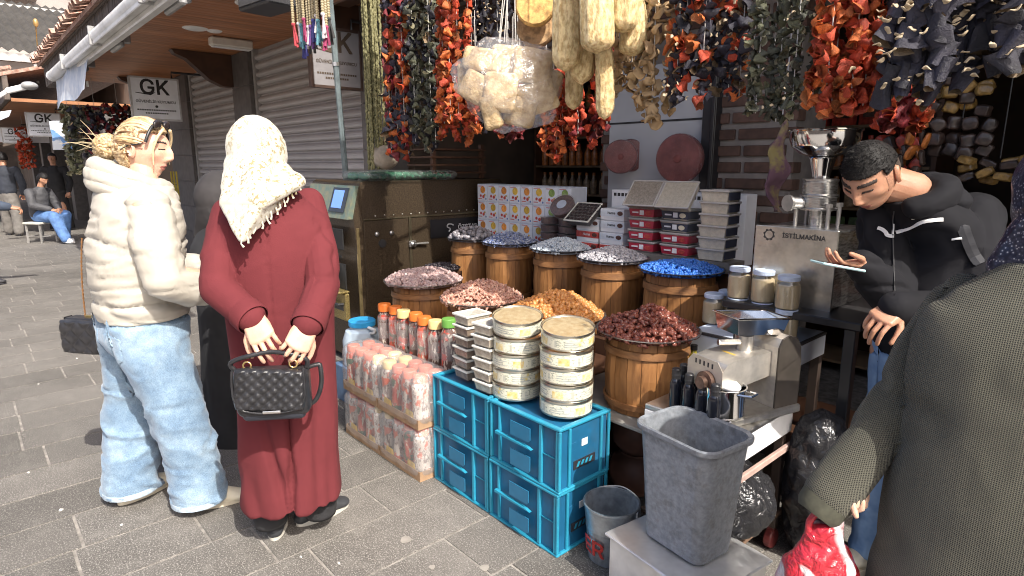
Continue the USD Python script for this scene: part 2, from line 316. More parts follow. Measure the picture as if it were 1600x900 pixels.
obj('soffit_backing', bx(X0, X1, YF + .1, YW + .11, ZS + .019, ZS + .06), wood_dark, bld)
obj('edge_beam', bx(X0 - .02, X1, YF + .10, YF + .215, ZS - .07, ZS + .05, .008), wood('beam_wood', (.14, .05, .022), (.25, .09, .04), 3, (.8, 6, 6)), bld)
# ribbed fascia
a = []
xx = X0 - .05
while xx < X1 + .05:
    a.append(bx(xx, xx + .075, YF - .012 + R.uniform(0, .008), YF + .05, 2.70, 3.02, .004)); xx += .08
obj('fascia', cat(a + [bx(X0 - .05, X1 + .05, YF + .01, YF + .1, 2.69, 3.03), bx(X0 - .05, X1 + .05, YF - .03, YF + .02, 2.995, 3.045, .006)]), fascia_grey, bld)
obj('roof', prism([(YF - .08, 3.05), (7.0, 4.9), (7.0, 4.85), (YF - .08, 3.0)], X0 - .05, X1 + .05, 'x'), tile_clay, bld)
def tile_mesh(l=.42, r=.075, t=.014, n=7):
    v = []
    for yy, rr in ((0, r), (l, r * .86)):
        for q in (rr, rr - t):
            for i in range(n):
                an = math.pi * i / (n - 1); v.append((q * math.cos(an), yy, q * math.sin(an) * .85))
    v = np.array(v); f = []
    idx = lambda a, b, i: (a * 2 + b) * n + i
    for i in range(n - 1):
        f += [(idx(0, 0, i), idx(0, 0, i + 1), idx(1, 0, i + 1), idx(1, 0, i)), (idx(0, 1, i + 1), idx(0, 1, i), idx(1, 1, i), idx(1, 1, i + 1)), (idx(0, 1, i), idx(0, 1, i + 1), idx(0, 0, i + 1), idx(0, 0, i))]
    m = trimesh.Trimesh(v, [t for q in f for t in ((q[0], q[1], q[2]), (q[0], q[2], q[3]))], process=False); m.invert(); return m
x = X0 - .02
while x < X1:
    for row, (yy, zz) in enumerate(((YF - .16, 3.045), (YF + .18, 3.16))):
        m = tr(tile_mesh(), x + R.uniform(-.012, .012), yy + R.uniform(-.025, .02), zz + R.uniform(-.004, .012), rx=17, rz=R.uniform(-3, 3)); obj('roof_tile', m, tile_clay, bld)
    x += .172
# pillars clad in stone blocks
def pillar(xa, xb, y0=YW - .10, top=ZS):
    p = obj('pillar', bx(xa + .012, xb - .012, y0 + .012, YW + .13, 0, top - .005), mat('pillar_joint', (.32, .30, .29), .9), bld); z = 0
    while z < top - .05:
        h = min(.405, top - .004 - z); obj('stone_block', bx(xa, xb, y0, YW + .125, z + .002, z + h - .002, .004), stone_grey, p); z += .405
PL = [tuple(PY(a, 210, YW - .1)[0] for a in q) for q in ((264, 297), (369, 396), (566, 602))]
for q in PL: pillar(*q)
# roller shutters
def shutter(xa, xb):
    s = obj('roller_shutter', cat(bx(xa, xa + .05, YW - .05, YW + .03, 0, ZS, .004), bx(xb - .05, xb, YW - .05, YW + .03, 0, ZS, .004), bx(xa + .05, xb - .05, YW + .02, YW + .04, 0, ZS - .003), bx(xa + .051, xb - .051, YW - .035, YW + .02, 0, .06, .005)), mat('shutter_rail', (.33, .32, .31), .45, var=.1), bld)
    z = .062; h = .098
    prof = [(.012, 0), (-.008, .004), (-.024, .016), (-.030, .034), (-.027, .052), (-.016, .068), (.002, .076), (.012, .078), (.012, .0965), (.018, .0965), (.018, 0)]
    while z < ZS - .09:
        m = prism([(YW + p[0], z + p[1]) for p in prof][::-1], xa + .04, xb - .04, 'x'); obj('slat', m, shutter_paint, s); z += h
    return s
for a_, b_ in zip(PL[:-1], PL[1:]): shutter(a_[1] + .002, b_[0] - .002)
# curved wooden corbels under the eaves, boxes and lamps on them
def corbel(xc, label=None):
    pts = [(YW - .10, 2.45), (YW - .10, ZS - .004), (YW - .78, ZS - .004), (YW - .75, 2.79), (YW - .62, 2.74), (YW - .5, 2.63), (YW - .38, 2.52), (YW - .22, 2.45)]
    obj('corbel', prism(pts, xc - .07, xc + .07, 'x'), wood_dark, bld)
for xc in (-8.47, -5.16, -11.65): corbel(xc)
for (px, py, w, l) in ((305, 44, 26, 0), (335, 48, 16, 0), (400, 6, 40, 0)):
    p = PZ(px, py, ZS); r = .12 if w > 20 else .075
    if w > 30: r = .17
    t = thing('ceiling_lamp', f'{"large" if r > .15 else "middle-sized" if r > .1 else "small"} round white ceiling lamp set in the wooden eaves', 'lamp', (p[0], p[1], ZS))
    obj('rim', lathe([(0, -.012), (r * .8, -.012), (r, -.004), (r, 0), (0, 0)], 28), white_paint, t, smooth=30); obj('diffuser', lathe([(0, -.018), (r * .7, -.016), (r * .78, -.0125), (0, -.0125)], 28), mat('frosted_plastic', (.8, .8, .78), .3, var=.02), t, smooth=30)
p = PD(257, 84, 9.4); t = thing('floodlight', 'small black floodlight hanging on a bracket from the wooden eaves', 'floodlight', p, 20)
obj('body', bx(-.09, .09, -.03, .03, -.15, .15, .012), black_plastic, t); obj('lens', bx(-.07, .07, -.036, -.0305, -.10, .11, .003), mat('lamp_glass', (.45, .46, .47), .1, var=.05), t)
obj('bracket', cat(tube([(-.11, 0, -.05), (-.11, 0, .22), (0, 0, .24), (.11, 0, .22), (.11, 0, -.05)], .008, 6), tube([(0, 0, .24), (0, .02, ZS - p[2])], .012, 6)), black_plastic, t)
p = PY(362, 79, 2.45); t = thing('emergency_light', 'long white emergency light box over the wooden corbel between the shutters', 'lamp', (p[0], 2.45, ZS - .06), 0)
obj('housing', bx(-.06, .06, -.22, .22, -.04, .055, .015), mat('aged_white', (.66, .63, .56), .4, var=.08), t); obj('diffuser', bx(-.045, .045, -.2, .2, -.05, -.0405, .004), mat('frosted_plastic', (.8, .8, .78), .3, var=.02), t)
p = PZ(420, -4, 2.6); t = thing('loudspeaker_box', 'dark box hanging under the eaves at the top edge above the right shutter', 'box', (p[0], p[1], 2.62), 8)
obj('cabinet', bx(-.2, .2, -.12, .12, -.1, .2, .01), black_plastic, t); obj('grille', bx(-.18, .18, -.126, -.1205, -.08, .18, .003), mat('grille_grey', (.05, .05, .052), .7), t)
# awning cassette
AZ = 2.72; AY = YF + .06
t = thing('awning_cassette', 'long white rolled-up awning tube on brackets under the tiled eaves', 'awning')
prof = [(.078 * math.cos(q), .07 * math.sin(q)) for q in np.linspace(0, 2 * np.pi, 15)[:-1]]
off = lambda x0, x1: prism([(AY - .14 + y, AZ - .02 + z) for y, z in prof], x0, x1, 'x')
tubew = mat('awning_white', (.66, .66, .65), .4, var=.1, vs=4, stretch=(.6, 3, 3), dirt=.35)
obj('cassette', off(-9.35, -4.0), tubew, t, smooth=40); obj('cassette', off(-10.95, -9.37), tubew, t, smooth=40)
obj('front_bar', cat(bx(-9.3, -4.0, AY - .13, AY - .06, AZ - .135, AZ - .085, .01), bx(-9.3, -4, AY - .2, AY - .17, AZ - .1, AZ - .06, .006)), tubew, t)
for xq in (-9.36, -7.3, -5.2):
    obj('bracket', cat(bx(xq - .03, xq + .03, AY - .06, AY + .12, AZ - .06, AZ + .05, .01), bx(xq - .1, xq + .35, AY - .05, AY, AZ - .15, AZ - .09, .015), bx(xq - .015, xq + .015, AY - .23, AY - .06, AZ - .11, AZ + .065, .005)), mat('bracket_grey', (.33, .33, .33), .5, .3), t)
obj('end_cap', prism([(AY - .14 + y * 1.06, AZ - .02 + z * 1.06) for y, z in prof], -10.99, -10.955, 'x'), white_paint, t)
N = 14; v = []; 
for i in range(N):
    u = i / (N - 1); xx = -10.85 + 2.7 * u
    for j in range(5): v.append((xx, AY - .13 + .02 * math.sin(9 * u + j * .4) - .012 * j, AZ - .085 - (.10 * j) * (1 - .12 * abs(math.sin(5 * u)))))
f = [q for i in range(N - 1) for j in range(4) for q in (((i * 5 + j), (i * 5 + j + 1), ((i + 1) * 5 + j + 1)), ((i * 5 + j), ((i + 1) * 5 + j + 1), ((i + 1) * 5 + j)))]
obj('valance', trimesh.Trimesh(v, f, process=False), mat('valance_cloth', (.36, .42, .52), .8, var=.12, vs=5, c2=(.55, .58, .62), lo=.4, hi=.6), t, smooth=True)
# signs
def text(s, h, d=.002, bold=False, center=True):
    m = meshkit.text_mesh(s, h, d, bold)
    if center: m.apply_translation((-m.bounds[:, 0].mean(), 0, 0))
    return m
def face_px(m):   # xy-plane lettering -> readable from +x (text runs along +y, up is +z)
    m = m.copy(); m.vertices = m.vertices[:, [2, 0, 1]]; return m
def face_ny(m):   # readable from -y (text runs along +x)
    m = m.copy(); v = m.vertices; m.vertices = np.stack([v[:, 0], -v[:, 2], v[:, 1]], 1); return m
def sign(loc, w, h, label, frame, panel, ink):
    t = thing('jeweller_sign', label, 'sign', loc)
    obj('panel', bx(-.02, .02, -w / 2, w / 2, -h / 2, h / 2), panel, t)
    fr = .022
    obj('frame', cat(bx(-.027, .027, -w / 2 - fr, -w / 2, -h / 2 - fr, h / 2 + fr, .003), bx(-.027, .027, w / 2, w / 2 + fr, -h / 2 - fr, h / 2 + fr, .003), bx(-.026, .026, -w / 2, w / 2, h / 2, h / 2 + fr), bx(-.026, .026, -w / 2, w / 2, -h / 2 - fr, -h / 2)), frame, t)
    X = .0205
    big = face_px(text('GK', h * .36, .002, True)); big.apply_translation((X, 0, h * .12)); obj('lettering', big, ink, t)
    sw = face_px(tube([(-.42 * w, .02 * h, 0), (-.1 * w, -.01 * h, 0), (.0, .05 * h, 0)], [.004, .010, .002], 6)); sw.vertices *= (.3, 1, 1); sw.apply_translation((X + .001, 0, .12 * h)); obj('flourish', sw, ink, t)
    s2 = face_px(text('GÜVENİLİR KUYUMCU', h * .08, .002, True)); s = .86 * w / np.ptp(s2.vertices[:, 1]); s2.vertices *= (1, s, s if s < 1 else 1); s2.apply_translation((X, 0, -h * .10)); obj('lettering', s2, ink, t)
    em = lathe([(0, 0), (h * .035, 0), (h * .035, .003), (0, .003)], 12); em.vertices = em.vertices[:, [2, 0, 1]]; em.apply_translation((X, 0, -h * .19)); obj('emblem', em, ink, t)
    for kk, (ww, zz) in enumerate(((.84, -.30), (.5, -.38))):
        obj('small_print', cat([bx(X, X + .002, y_, y_ + w * .035, h * zz, h * (zz + .035)) for y_ in np.arange(-ww * w / 2, ww * w / 2, w * .05)]), ink, t)
    obj('arm', cat(tube([(0, w / 2 - .05, h / 2 + .02), (0, w / 2 - .05, h / 2 + .1), (0, w / 2 + .5, h / 2 + .1)], .014, 6)), black_plastic, t)
    return t
p = PX(243, 155, -8.95); sign((-8.95, p[1], p[2]), .52, .48, 'white projecting shop sign with black GK above the blonde woman', mat('sign_silver', (.5, .5, .5), .4, .5), paper_white, black_print)
p = PX(524, 92, -4.95); sign((-4.95, p[1], p[2]), .42, .44, 'brown-framed projecting GK shop sign half behind the hanging tassels', mat('sign_brown', (.05, .028, .02), .5), mat('sign_grey', (.21, .20, .205), .5, var=.06), mat('sign_ink_brown', (.06, .04, .025), .5))
p = PX(69, 195, -15.5); sign((-15.5, p[1], p[2]), .52, .42, 'small far white GK sign hanging beyond the end of the eaves', mat('sign_silver', (.5, .5, .5), .4, .5), paper_white, black_print)
p = PX(22, 212, -19.); sign((-19., p[1], p[2]), .42, .32, 'farthest small GK sign at the left edge beside red pepper strings', mat('sign_silver', (.5, .5, .5), .4, .5), paper_white, black_print)
# pole in front of the right shutter
a0 = PD(514, -20, 4.4); a1 = PY(541, 282, a0[1]); a1[0] += .0
t = thing('awning_pole', 'thin grey-blue pole leaning in front of the right roller shutter', 'pole')
obj('shaft', tube([a1 + (a1 - a0) * .35, a1, a0, a0 + (a0 - a1) * .12], .022, 8), mat('pole_paint', (.10, .125, .13), .5, var=.3, vs=15), t, smooth=40)
obj('joint', tube([a0 * .62 + a1 * .38, a0 * .6 + a1 * .4], .027, 8), steel_dull, t)

# ================================================================ the spice shop behind the stall
PYB = 3.35
brick_m = mat('thin_brick', (.090, .050, .037), .85, var=.3, vs=14, rnd=.22, dirt=.25, bump=.3, bs=70)
mortar = mat('wide_mortar', (.19, .17, .155), .95, var=.18, vs=10, bump=.3, bs=60)
shop = thing('spice_shop', 'open-fronted brick spice shop behind the stall', 'building')
XL = PY(938, 260, PYB)[0]; XR = PY(1236, 300, PYB)[0]
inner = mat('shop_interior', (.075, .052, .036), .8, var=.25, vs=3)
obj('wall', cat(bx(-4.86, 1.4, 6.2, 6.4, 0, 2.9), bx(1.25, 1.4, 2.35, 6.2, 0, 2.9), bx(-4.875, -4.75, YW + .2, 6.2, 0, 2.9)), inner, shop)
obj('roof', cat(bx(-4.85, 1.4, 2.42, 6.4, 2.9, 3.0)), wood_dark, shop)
obj('ceiling_beam', bx(-4.84, 1.24, 2.43, 2.58, 2.74, 2.9, .01), wood_dark, shop)
pier = obj('brick_pier', bx(XL + .012, XR - .012, PYB + .012, PYB + .4, 0, 2.9), mortar, shop)
lint = obj('brick_lintel', bx(-4.74, XL, PYB + .012, PYB + .35, 2.25, 2.9), mortar, shop)
z = .62; row = 0
while z < 2.86:
    x = -4.73 - (row % 2) * .12 + R.uniform(-.02, .02)
    while x < XR:
        ln = R.choice((.2, .22, .24)); xa, xb = max(x, -4.72 if z > 2.26 else XL), min(x + ln, XR)
        if xb - xa > .04:
            top = z > 2.26
            inboard = (PY(955, 250, PYB)[0] < xa and xb < PY(1122, 250, PYB)[0] and z < 2.2)
            if not inboard and (top and xb < XL + .5 and z > 2.26 or xa >= XL - .01):
                obj('brick', bx(xa, xb, PYB - R.uniform(-.004, .006), PYB + .1, z, z + .058, .004), brick_m, pier if xa >= XL - .01 else lint)
        x += ln + .022
    if z + .09 > 2.26 and z < 2.26: pass
    z += .092; row += 1
bx0 = PY(955, 250, PYB)[0]; bx1 = PY(1101, 250, PYB)[0]; bx2 = PY(1122, 250, PYB)[0]
bd = obj('notice_board', bx(bx0, bx1, PYB - .03, PYB + .02, 1.18, 2.1, .003), mat('board_grey', (.40, .41, .43), .5, var=.06, vs=3), shop)
obj('board_seam', bx(bx0 + .002, bx1 - .002, PYB - .0325, PYB - .0301, 1.752, 1.764), black_print, bd)
obj('door_frame', cat(bx(bx1 + .001, bx2, PYB - .06, PYB + .02, .6, 2.3, .005), bx(bx2 - .02, bx2, PYB - .075, PYB - .0601, .6, 2.3, .003)), mat('frame_black', (.018, .018, .02), .35), shop)
# dark counter base of the stall platform
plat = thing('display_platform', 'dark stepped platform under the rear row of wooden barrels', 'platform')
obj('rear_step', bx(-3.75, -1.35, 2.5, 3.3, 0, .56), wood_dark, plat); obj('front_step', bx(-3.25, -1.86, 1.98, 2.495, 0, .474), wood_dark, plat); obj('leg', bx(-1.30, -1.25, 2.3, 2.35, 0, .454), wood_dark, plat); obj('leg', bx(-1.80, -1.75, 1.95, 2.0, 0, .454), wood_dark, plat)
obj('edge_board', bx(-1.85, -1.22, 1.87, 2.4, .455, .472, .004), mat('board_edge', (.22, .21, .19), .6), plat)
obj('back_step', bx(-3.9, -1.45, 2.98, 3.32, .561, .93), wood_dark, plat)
R = random.Random(11); rng = np.random.default_rng(11)
# ================================================================ printed surfaces
def printmat(name, c, ink, vs=40, thr=.55, stretch=(1, 1, 3), r=.4, coat=.2, ink2=None, s2=14, thr2=.62, rnd=.06):
    if name in _mats: return _mats[name]
    N = {'tc': ('texture_coordinate', {}), 'mp': ('mapping', {'scale': stretch}), 'n': ('noise_texture', {'scale': vs, 'detail': 3.0, 'roughness': .7}), 'rp': ('rgb_ramp', {'ramp': [(thr - .02, (0, 0, 0)), (thr + .03, (1, 1, 1))]}),
         'm': ('mix', {'color1': c, 'color2': ink}), 'n2': ('noise_texture', {'scale': s2, 'detail': 3.0}), 'r2': ('rgb_ramp', {'ramp': [(thr2 - .02, (0, 0, 0)), (thr2 + .02, (1, 1, 1))]}), 'm2': ('mix', {'color2': ink2 or ink}),
         'oi': ('object_info', {}), 'mr': ('map_range', {'to_min': 1 - rnd, 'to_max': 1 + rnd}), 'hs': ('hsv', {}), 'p': ('principled_bsdf', {'roughness': r, 'coat_weight': coat})}
    K = [('tc.object', 'mp.vector'), ('mp.vector', 'n.vector'), ('tc.object', 'n2.vector'), ('n.fac', 'rp.fac'), ('rp.color', 'm.fac'), ('n2.fac', 'r2.fac'), ('r2.color', 'm2.fac'), ('m.color', 'm2.color1'),
         ('oi.random', 'mr.value'), ('mr.result', 'hs.value'), ('m2.color', 'hs.color'), ('hs.color', 'p.base_color')]
    _mats[name] = usdkit.material(stage, L + name, N, K, surface='p.BSDF'); return _mats[name]
# ================================================================ blue crates
crate_blue = mat('blue_crate_plastic', (.020, .235, .36), .42, var=.12, vs=7, dirt=.25, rvar=.1)
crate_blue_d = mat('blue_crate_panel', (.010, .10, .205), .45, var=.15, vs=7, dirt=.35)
def crate(label, loc):
    t = thing('blue_crate', label, 'crate', loc, 0, None)
    w, d, h = .408, .298, .266; e = .012
    def wall(x0, x1, y0, y1): return bx(x0, x1, y0, y1, .004, h - .004, .003)
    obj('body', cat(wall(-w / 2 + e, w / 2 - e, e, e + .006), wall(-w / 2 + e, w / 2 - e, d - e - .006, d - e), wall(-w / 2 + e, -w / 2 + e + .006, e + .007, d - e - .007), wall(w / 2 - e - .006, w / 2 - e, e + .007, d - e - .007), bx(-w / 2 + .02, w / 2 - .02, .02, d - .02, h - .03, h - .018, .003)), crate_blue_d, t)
    rim = [(-w / 2, w / 2, 0, .022), (-w / 2, w / 2, d - .022, d), (-w / 2, -w / 2 + .022, .0225, d - .0225), (w / 2 - .022, w / 2, .0225, d - .0225)]
    obj('top_rim', cat([bx(*q, h - .012, h, .003) for q in rim]), crate_blue, t); obj('bottom_rim', cat([bx(*q, 0, .011, .003) for q in rim]), crate_blue, t)
    for fx in (0, .13, .72, .94):
        x = -w / 2 + fx * w; obj('rib', bx(x, x + (.012 if fx not in (.72,) else .016), .0015, .016, .012, h - .013, .002), crate_blue, t)
    obj('cross_bar', prism([(-w / 2 + .135 * w, .151), (-w / 2 + .6 * w, .145), (-w / 2 + .66 * w, .139), (-w / 2 + .135 * w, .139)], -.016, -.002, 'y'), crate_blue, t)
    obj('seam', bx(-w / 2 + .75 * w, w / 2 - .03, .008, .0118, .135, .139), crate_blue, t)
    for z0, z1 in ((.165, .225), (.035, .105)): obj('panel', prism(Polygon([(-.06, z0), (.045, z0), (.055, z0 + .01), (.055, z1), (-.06, z1)]), -.0119, -.0085, 'y'), mat('blue_crate_light', (.018, .135, .25), .35, var=.1), t)
    # end towards the light: ribs, hand hole, dark stick-on label
    for y in (.0005, .055, .24, d - .013): obj('rib', bx(w / 2 - .011, w / 2 - .0005, y, y + .012, .012, h - .013, .002), crate_blue, t)
    obj('handle', bx(w / 2 - .0118, w / 2 - .009, .135, .17, .155, .185, .006), mat('handle_pale', (.55, .60, .62), .4), t)
    obj('hand_hole', bx(w / 2 - .0119, w / 2 - .0095, .06, .10, .152, .185, .006), crate_blue_d, t)
    obj('label_strip', bx(w / 2 - .0119, w / 2 - .0085, .09, .215, .07, .105), mat('crate_label', (.02, .02, .025), .5), t)
    obj('print', cat([prism([(.105 + .024 * j, .078), (.117 + .024 * j, .078), (.127 + .024 * j, .098), (.115 + .024 * j, .098)], w / 2 - .0085, w / 2 - .0078, 'x') for j in range(4)]), crate_blue, t, kind='stuff')
    return t
CX = [PZ(723, 775)[0], PZ(822, 838)[0]]; CY = 1.535
crate('lower left blue plastic crate on the pavement against the wrapped bottles', (-2.062, CY, .0)); crate('lower right blue plastic crate on the pavement beside the metal bucket', (-1.643, CY - .003, .0))
crate('upper left blue plastic crate carrying the stacked food tubs', (-2.060, CY + .002, .2665)); crate('upper right blue plastic crate carrying the round tins', (-1.640, CY, .2665))
# ================================================================ round halva tins
tin_paper = printmat('tin_wrapper', (.56, .55, .44), (.25, .27, .22), 75, .57, (1, 1, 2.4), .38, .3, (.50, .40, .14), 11, .69)
tin_metal = mat('tin_rim', (.62, .60, .52), .28, 1.0, var=.1)
halva = mat('halva', (.52, .36, .15), .6, var=.3, vs=35, c2=(.72, .58, .34), bump=.5, bs=90)
lid_film = clearmat('clear_lid', (.99, .99, .98), .12, .03, haze=.05)
stripe = mat('tin_stripe', (.30, .32, .30), .45)
def tin(label, loc, tilt=0, seed=0, h=.066, r=.110):
    M = trimesh.transformations.euler_matrix(math.radians(tilt), 0, math.radians(seed * 67.0)); M = trimesh.transformations.rotation_matrix(math.radians(tilt), (VR[0], VR[1], 0)) @ trimesh.transformations.rotation_matrix(math.radians(seed * 67), (0, 0, 1)); M[:3, 3] = loc
    t = thing('halva_tin', label, 'tin', M=M)
    obj('can', lathe([(0, .002), (r * .95, .002), (r * .965, 0), (r * .985, .004), (r * .975, .008), (r * .975, h - .012), (r, h - .008), (r, h - .001), (r * .975, h), (r * .96, h - .004), (r * .955, h - .014), (0, h - .014)], 40), tin_metal, t, smooth=25)
    obj('wrapper', lathe([(r * .976, .0085), (r * .979, .009), (r * .979, h - .0135), (r * .976, h - .013)], 40), tin_paper, t, smooth=40)
    def patch(a0, a1, z0, z1, m, rr=.9815):
        a = np.linspace(a0, a1, 7); V = [np.stack([np.cos(a) * r * rr, np.sin(a) * r * rr, np.full(7, z)], 1) for z in (z0, z1)]; v = np.vstack(V)
        f = [q for i in range(6) for q in ((i, i + 1, 8 + i), (i, 8 + i, 7 + i))]; return trimesh.Trimesh(v, f, process=False)
    for q in range(3):
        a = q * 2.09 + .3; obj('bar_code', cat([patch(a + .015 * j, a + .015 * j + .008, .016, h - .022, 0) for j in (0, 1, 2.6, 4, 5)]), stripe, t)
        a += .35; obj('print_line', cat([patch(a, a + .75 - .2 * (j % 2), .019 + j * .009, .0225 + j * .009, 0) for j in range(3)]), stripe, t)
        a += 1.0; obj('picture', patch(a, a + .42, .014, h - .024, 0), mat('tin_picture', (.52, .36, .10), .4, var=.5, vs=60, c2=(.60, .55, .35)), t)
    hv = wob(lathe([(0, h - .013), (r * .93, h - .013), (r * .93, h - .008), (r * .5, h - .0065), (0, h - .006)], 36), .0018, 40, seed)
    obj('halva_block', hv, halva, t, smooth=True); obj('lid', lathe([(0, h - .0045), (r * .955, h - .0045)], 32), lid_film, t)
    return t
names = ['bottom', 'second from bottom', 'middle', 'second from top', 'top']
for px, py, st, r in ((884, 638, 'front right', .107), (808, 613, 'rear left', .107)):
    p = PZ(px, py, .535)
    for k in range(5):
        tin(f'round halva tin, {names[k]} of the {st} tin stack on the blue crates', (p[0] + R.uniform(-.003, .003), p[1] + R.uniform(-.003, .003), .5335 + .0665 * k + (.018 if k == 4 else 0)), 9 if k == 4 else 0, k + (3 if st[0] == 'r' else 0), r=r)
# ================================================================ clear tubs with lids
def tubbody(w, d, h, tp=.88):
    return hull([(sx * w / 2 * (tp if z == 0 else 1), sy * d / 2 * (tp if z == 0 else 1), z) for sx in (-1, 1) for sy in (-1, 1) for z in (0, h)])
def tub(name, label, catg, loc, rz, w, d, h, content, lidm, wrap=None, wrapz=(.25, .85), open_view=None, M=None, group=None, lidhaze=.45):
    t = thing(name, label, catg, loc, rz, group=group, M=M)
    obj('contents', tr(tubbody(w * .96, d * .96, h * .93), 0, 0, .002), content, t); obj('shell', tubbody(w, d, h), clearmat('tub_plastic', (.97, .97, .96), .12, .04, haze=.03, top=.3), t)
    if wrap is not None:
        z0, z1 = h * wrapz[0], h * wrapz[1]; q = lambda z: (.88 + .12 * z / h)
        m = hull([(sx * w / 2 * q(z) + sx * .0012, sy * d / 2 * q(z) + sy * .0012, z) for sx in (-1, 1) for sy in (-1, 1) for z in (z0, z1)]); obj('sleeve', m, wrap[0], t)
        if len(wrap) > 1:
            yf = -d / 2 * q((z0 + z1) / 2) - .0045
            obj('print', cat(bx(-w * .36, -w * .12, yf, yf + .004, z0 + (z1 - z0) * .42, z0 + (z1 - z0) * .62), bx(-w * .06, w * .10, yf, yf + .004, z0 + (z1 - z0) * .2, z1 - (z1 - z0) * .15)), wrap[1], t)
            obj('picture', tr(ball((0, 0, 0), (w * .12, .003, (z1 - z0) * .36), 1), w * .27, yf + .003, (z0 + z1) / 2), wrap[2], t, smooth=True)
    lid = cat(bx(-w / 2 - .004, w / 2 + .004, -d / 2 - .004, -d / 2 + .004, h - .006, h + .004, .002), bx(-w / 2 - .004, w / 2 + .004, d / 2 - .004, d / 2 + .004, h - .006, h + .004, .002), bx(-w / 2 - .004, -w / 2 + .004, -d / 2 + .0041, d / 2 - .0041, h - .006, h + .004, .002), bx(w / 2 - .004, w / 2 + .004, -d / 2 + .0041, d / 2 - .0041, h - .006, h + .004, .002))
    obj('lid_rim', lid, lidm, t); obj('lid', bx(-w / 2 + .0041, w / 2 - .0041, -d / 2 + .0041, d / 2 - .0041, h - .002, h, 0), clearmat('tub_lid' if lidhaze > .2 else 'tub_lid_clear', (.95, .95, .94), .15, .05 if lidhaze > .2 else .01, haze=lidhaze, white=(.8, .8, .76), top=.5 if lidhaze > .2 else .15), t)
    return t
mushroom = mat('pale_helva_crumbs', (.36, .30, .23), .7, var=.35, vs=60, c2=(.52, .47, .38)); brownfill = mat('brown_paste', (.19, .125, .085), .6, var=.4, vs=50, c2=(.34, .26, .19))
milky = mat('milky_rim', (.66, .66, .60), .35, var=.06); greyrim = mat('grey_clear_rim', (.44, .43, .42), .3, var=.06)
pos6 = ['bottom', 'second from bottom', 'third from bottom', 'third from top', 'second from top', 'top']
for (px, py, side, rz, n) in ((733, 588, 'rear', -3, 6), (764, 608, 'front', 2, 6)):
    p = PZ(px, py, .535)
    for k in range(n):
        tub('food_tub', f'clear tub with milky lid, {pos6[k]} of the {side} stack on the left crate', 'tub', (p[0] + R.uniform(-.003, .003), p[1] + .02 + R.uniform(-.002, .002), .5335 + .051 * k), rz + R.uniform(-1.5, 1.5), .108, .132, .044, mushroom if k == 5 or side == 'front' else brownfill, milky,
            (mat('tub_label_red', (.36, .05, .05), .4, var=.3, vs=40),) if side == 'rear' and 2 < k < 0 else (mat('tub_label_dark', (.05, .05, .055), .4, var=.3),) if k < 0 and side == 'front' else None, (.3, .8))
# ================================================================ shrink-wrapped bottles
def bottle_prof(h, r): return [(0, 0), (r * .9, 0), (r, h * .03), (r, h * .30), (r * .93, h * .42), (r * .93, h * .55), (r, h * .66), (r * .95, h * .76), (r * .55, h * .88), (r * .5, h * .90), (0, h * .90)]
cap_or = mat('orange_cap', (.62, .16, .03), .4, var=.12, rnd=.15); cap_pink = mat('salmon_cap', (.60, .16, .10), .4, var=.12, rnd=.15); cap_yel = mat('yellow_cap', (.64, .48, .22), .4, var=.1)
juice_a = printmat('pale_bottle_label', (.44, .39, .35), (.18, .13, .12), 30, .54, (2, 2, .8), .3, .4, (.48, .10, .05), 16, .54, .2)
juice_b = printmat('dark_bottle_label', (.11, .07, .06), (.50, .46, .40), 26, .56, (2.4, 2.4, .7), .3, .5, (.45, .07, .05), 15, .56, .25)
juice_c = printmat('red_bottle_label', (.40, .08, .05), (.55, .50, .42), 26, .56, (2.4, 2.4, .7), .3, .5, (.07, .10, .06), 15, .58, .25)
wrapfilm = clearmat('shrink_film', (.98, .98, .98), .12, .06, haze=.09, bump=1.0, bs=26)
carton = mat('brown_card', (.30, .19, .11), .8, var=.2, vs=15)
def film_box(x0, x1, y0, y1, z0, z1, seed, amp=.008, c=.03, e=.025):
    m = melt(man(bx(x0, x1, y0, y1, z0, z1, c)), e, 3); return wob(m, amp, 22, seed, (1, 1, .45), ridged=True)
HB = .262
for li, (lvl, z0) in enumerate((('lower', 0.0), ('upper', HB + .003))):
    for bi, xr in enumerate((-2.276, -2.655)):
        side = 'right' if bi == 0 else 'left'; xl = xr - .372
        t = thing('bottle_pack', f'{lvl} {side} shrink-wrapped pack of bottles with salmon caps {"on the pavement beside the blue crates" if bi == 0 and li == 0 else "touching the blue crates" if bi == 0 else "near the red coat hem" if li == 0 else "near the red coat sleeve"}', 'bottle pack', (xl, 1.46, z0))
        r = .0445
        for i in range(4):
            for j in range(2):
                b = obj('bottle', tr(lathe(bottle_prof(HB * .98, r), 16), .047 + .0925 * i, .05 + .094 * j, .006), (juice_a, juice_a, juice_c, juice_a)[(i + j + bi + li) % 4], t, smooth=40)
                obj('cap', tr(lathe([(0, 0), (r * .78, 0), (r * .8, .004), (r * .8, .03), (r * .7, .036), (0, .037)], 16), .047 + .0925 * i, .05 + .094 * j, HB * .835), cap_pink if (i + bi) % 4 else cap_yel, b, smooth=40)
        obj('card_tray', cat(bx(0, .372, .0, .003, 0, .05), bx(0, .372, .192, .195, 0, .05), bx(0, .003, .0031, .1919, 0, .05), bx(.369, .372, .0031, .1919, 0, .05), bx(.0031, .3689, .0031, .1919, 0, .003)), carton, t)
        for q in range(2): obj('sticker', prism([(.05 + .2 * q, .03), (.13 + .2 * q, .03), (.12 + .2 * q, .075), (.06 + .2 * q, .08)], .0055, .0065, 'y'), mat('yellow_sticker', (.55, .36, .05), .4, var=.3, vs=40), t)
        obj('shrink_film', film_box(-.004, .376, -.008, .203, .004, HB + .001, li * 3 + bi), wrapfilm, t, smooth=True)
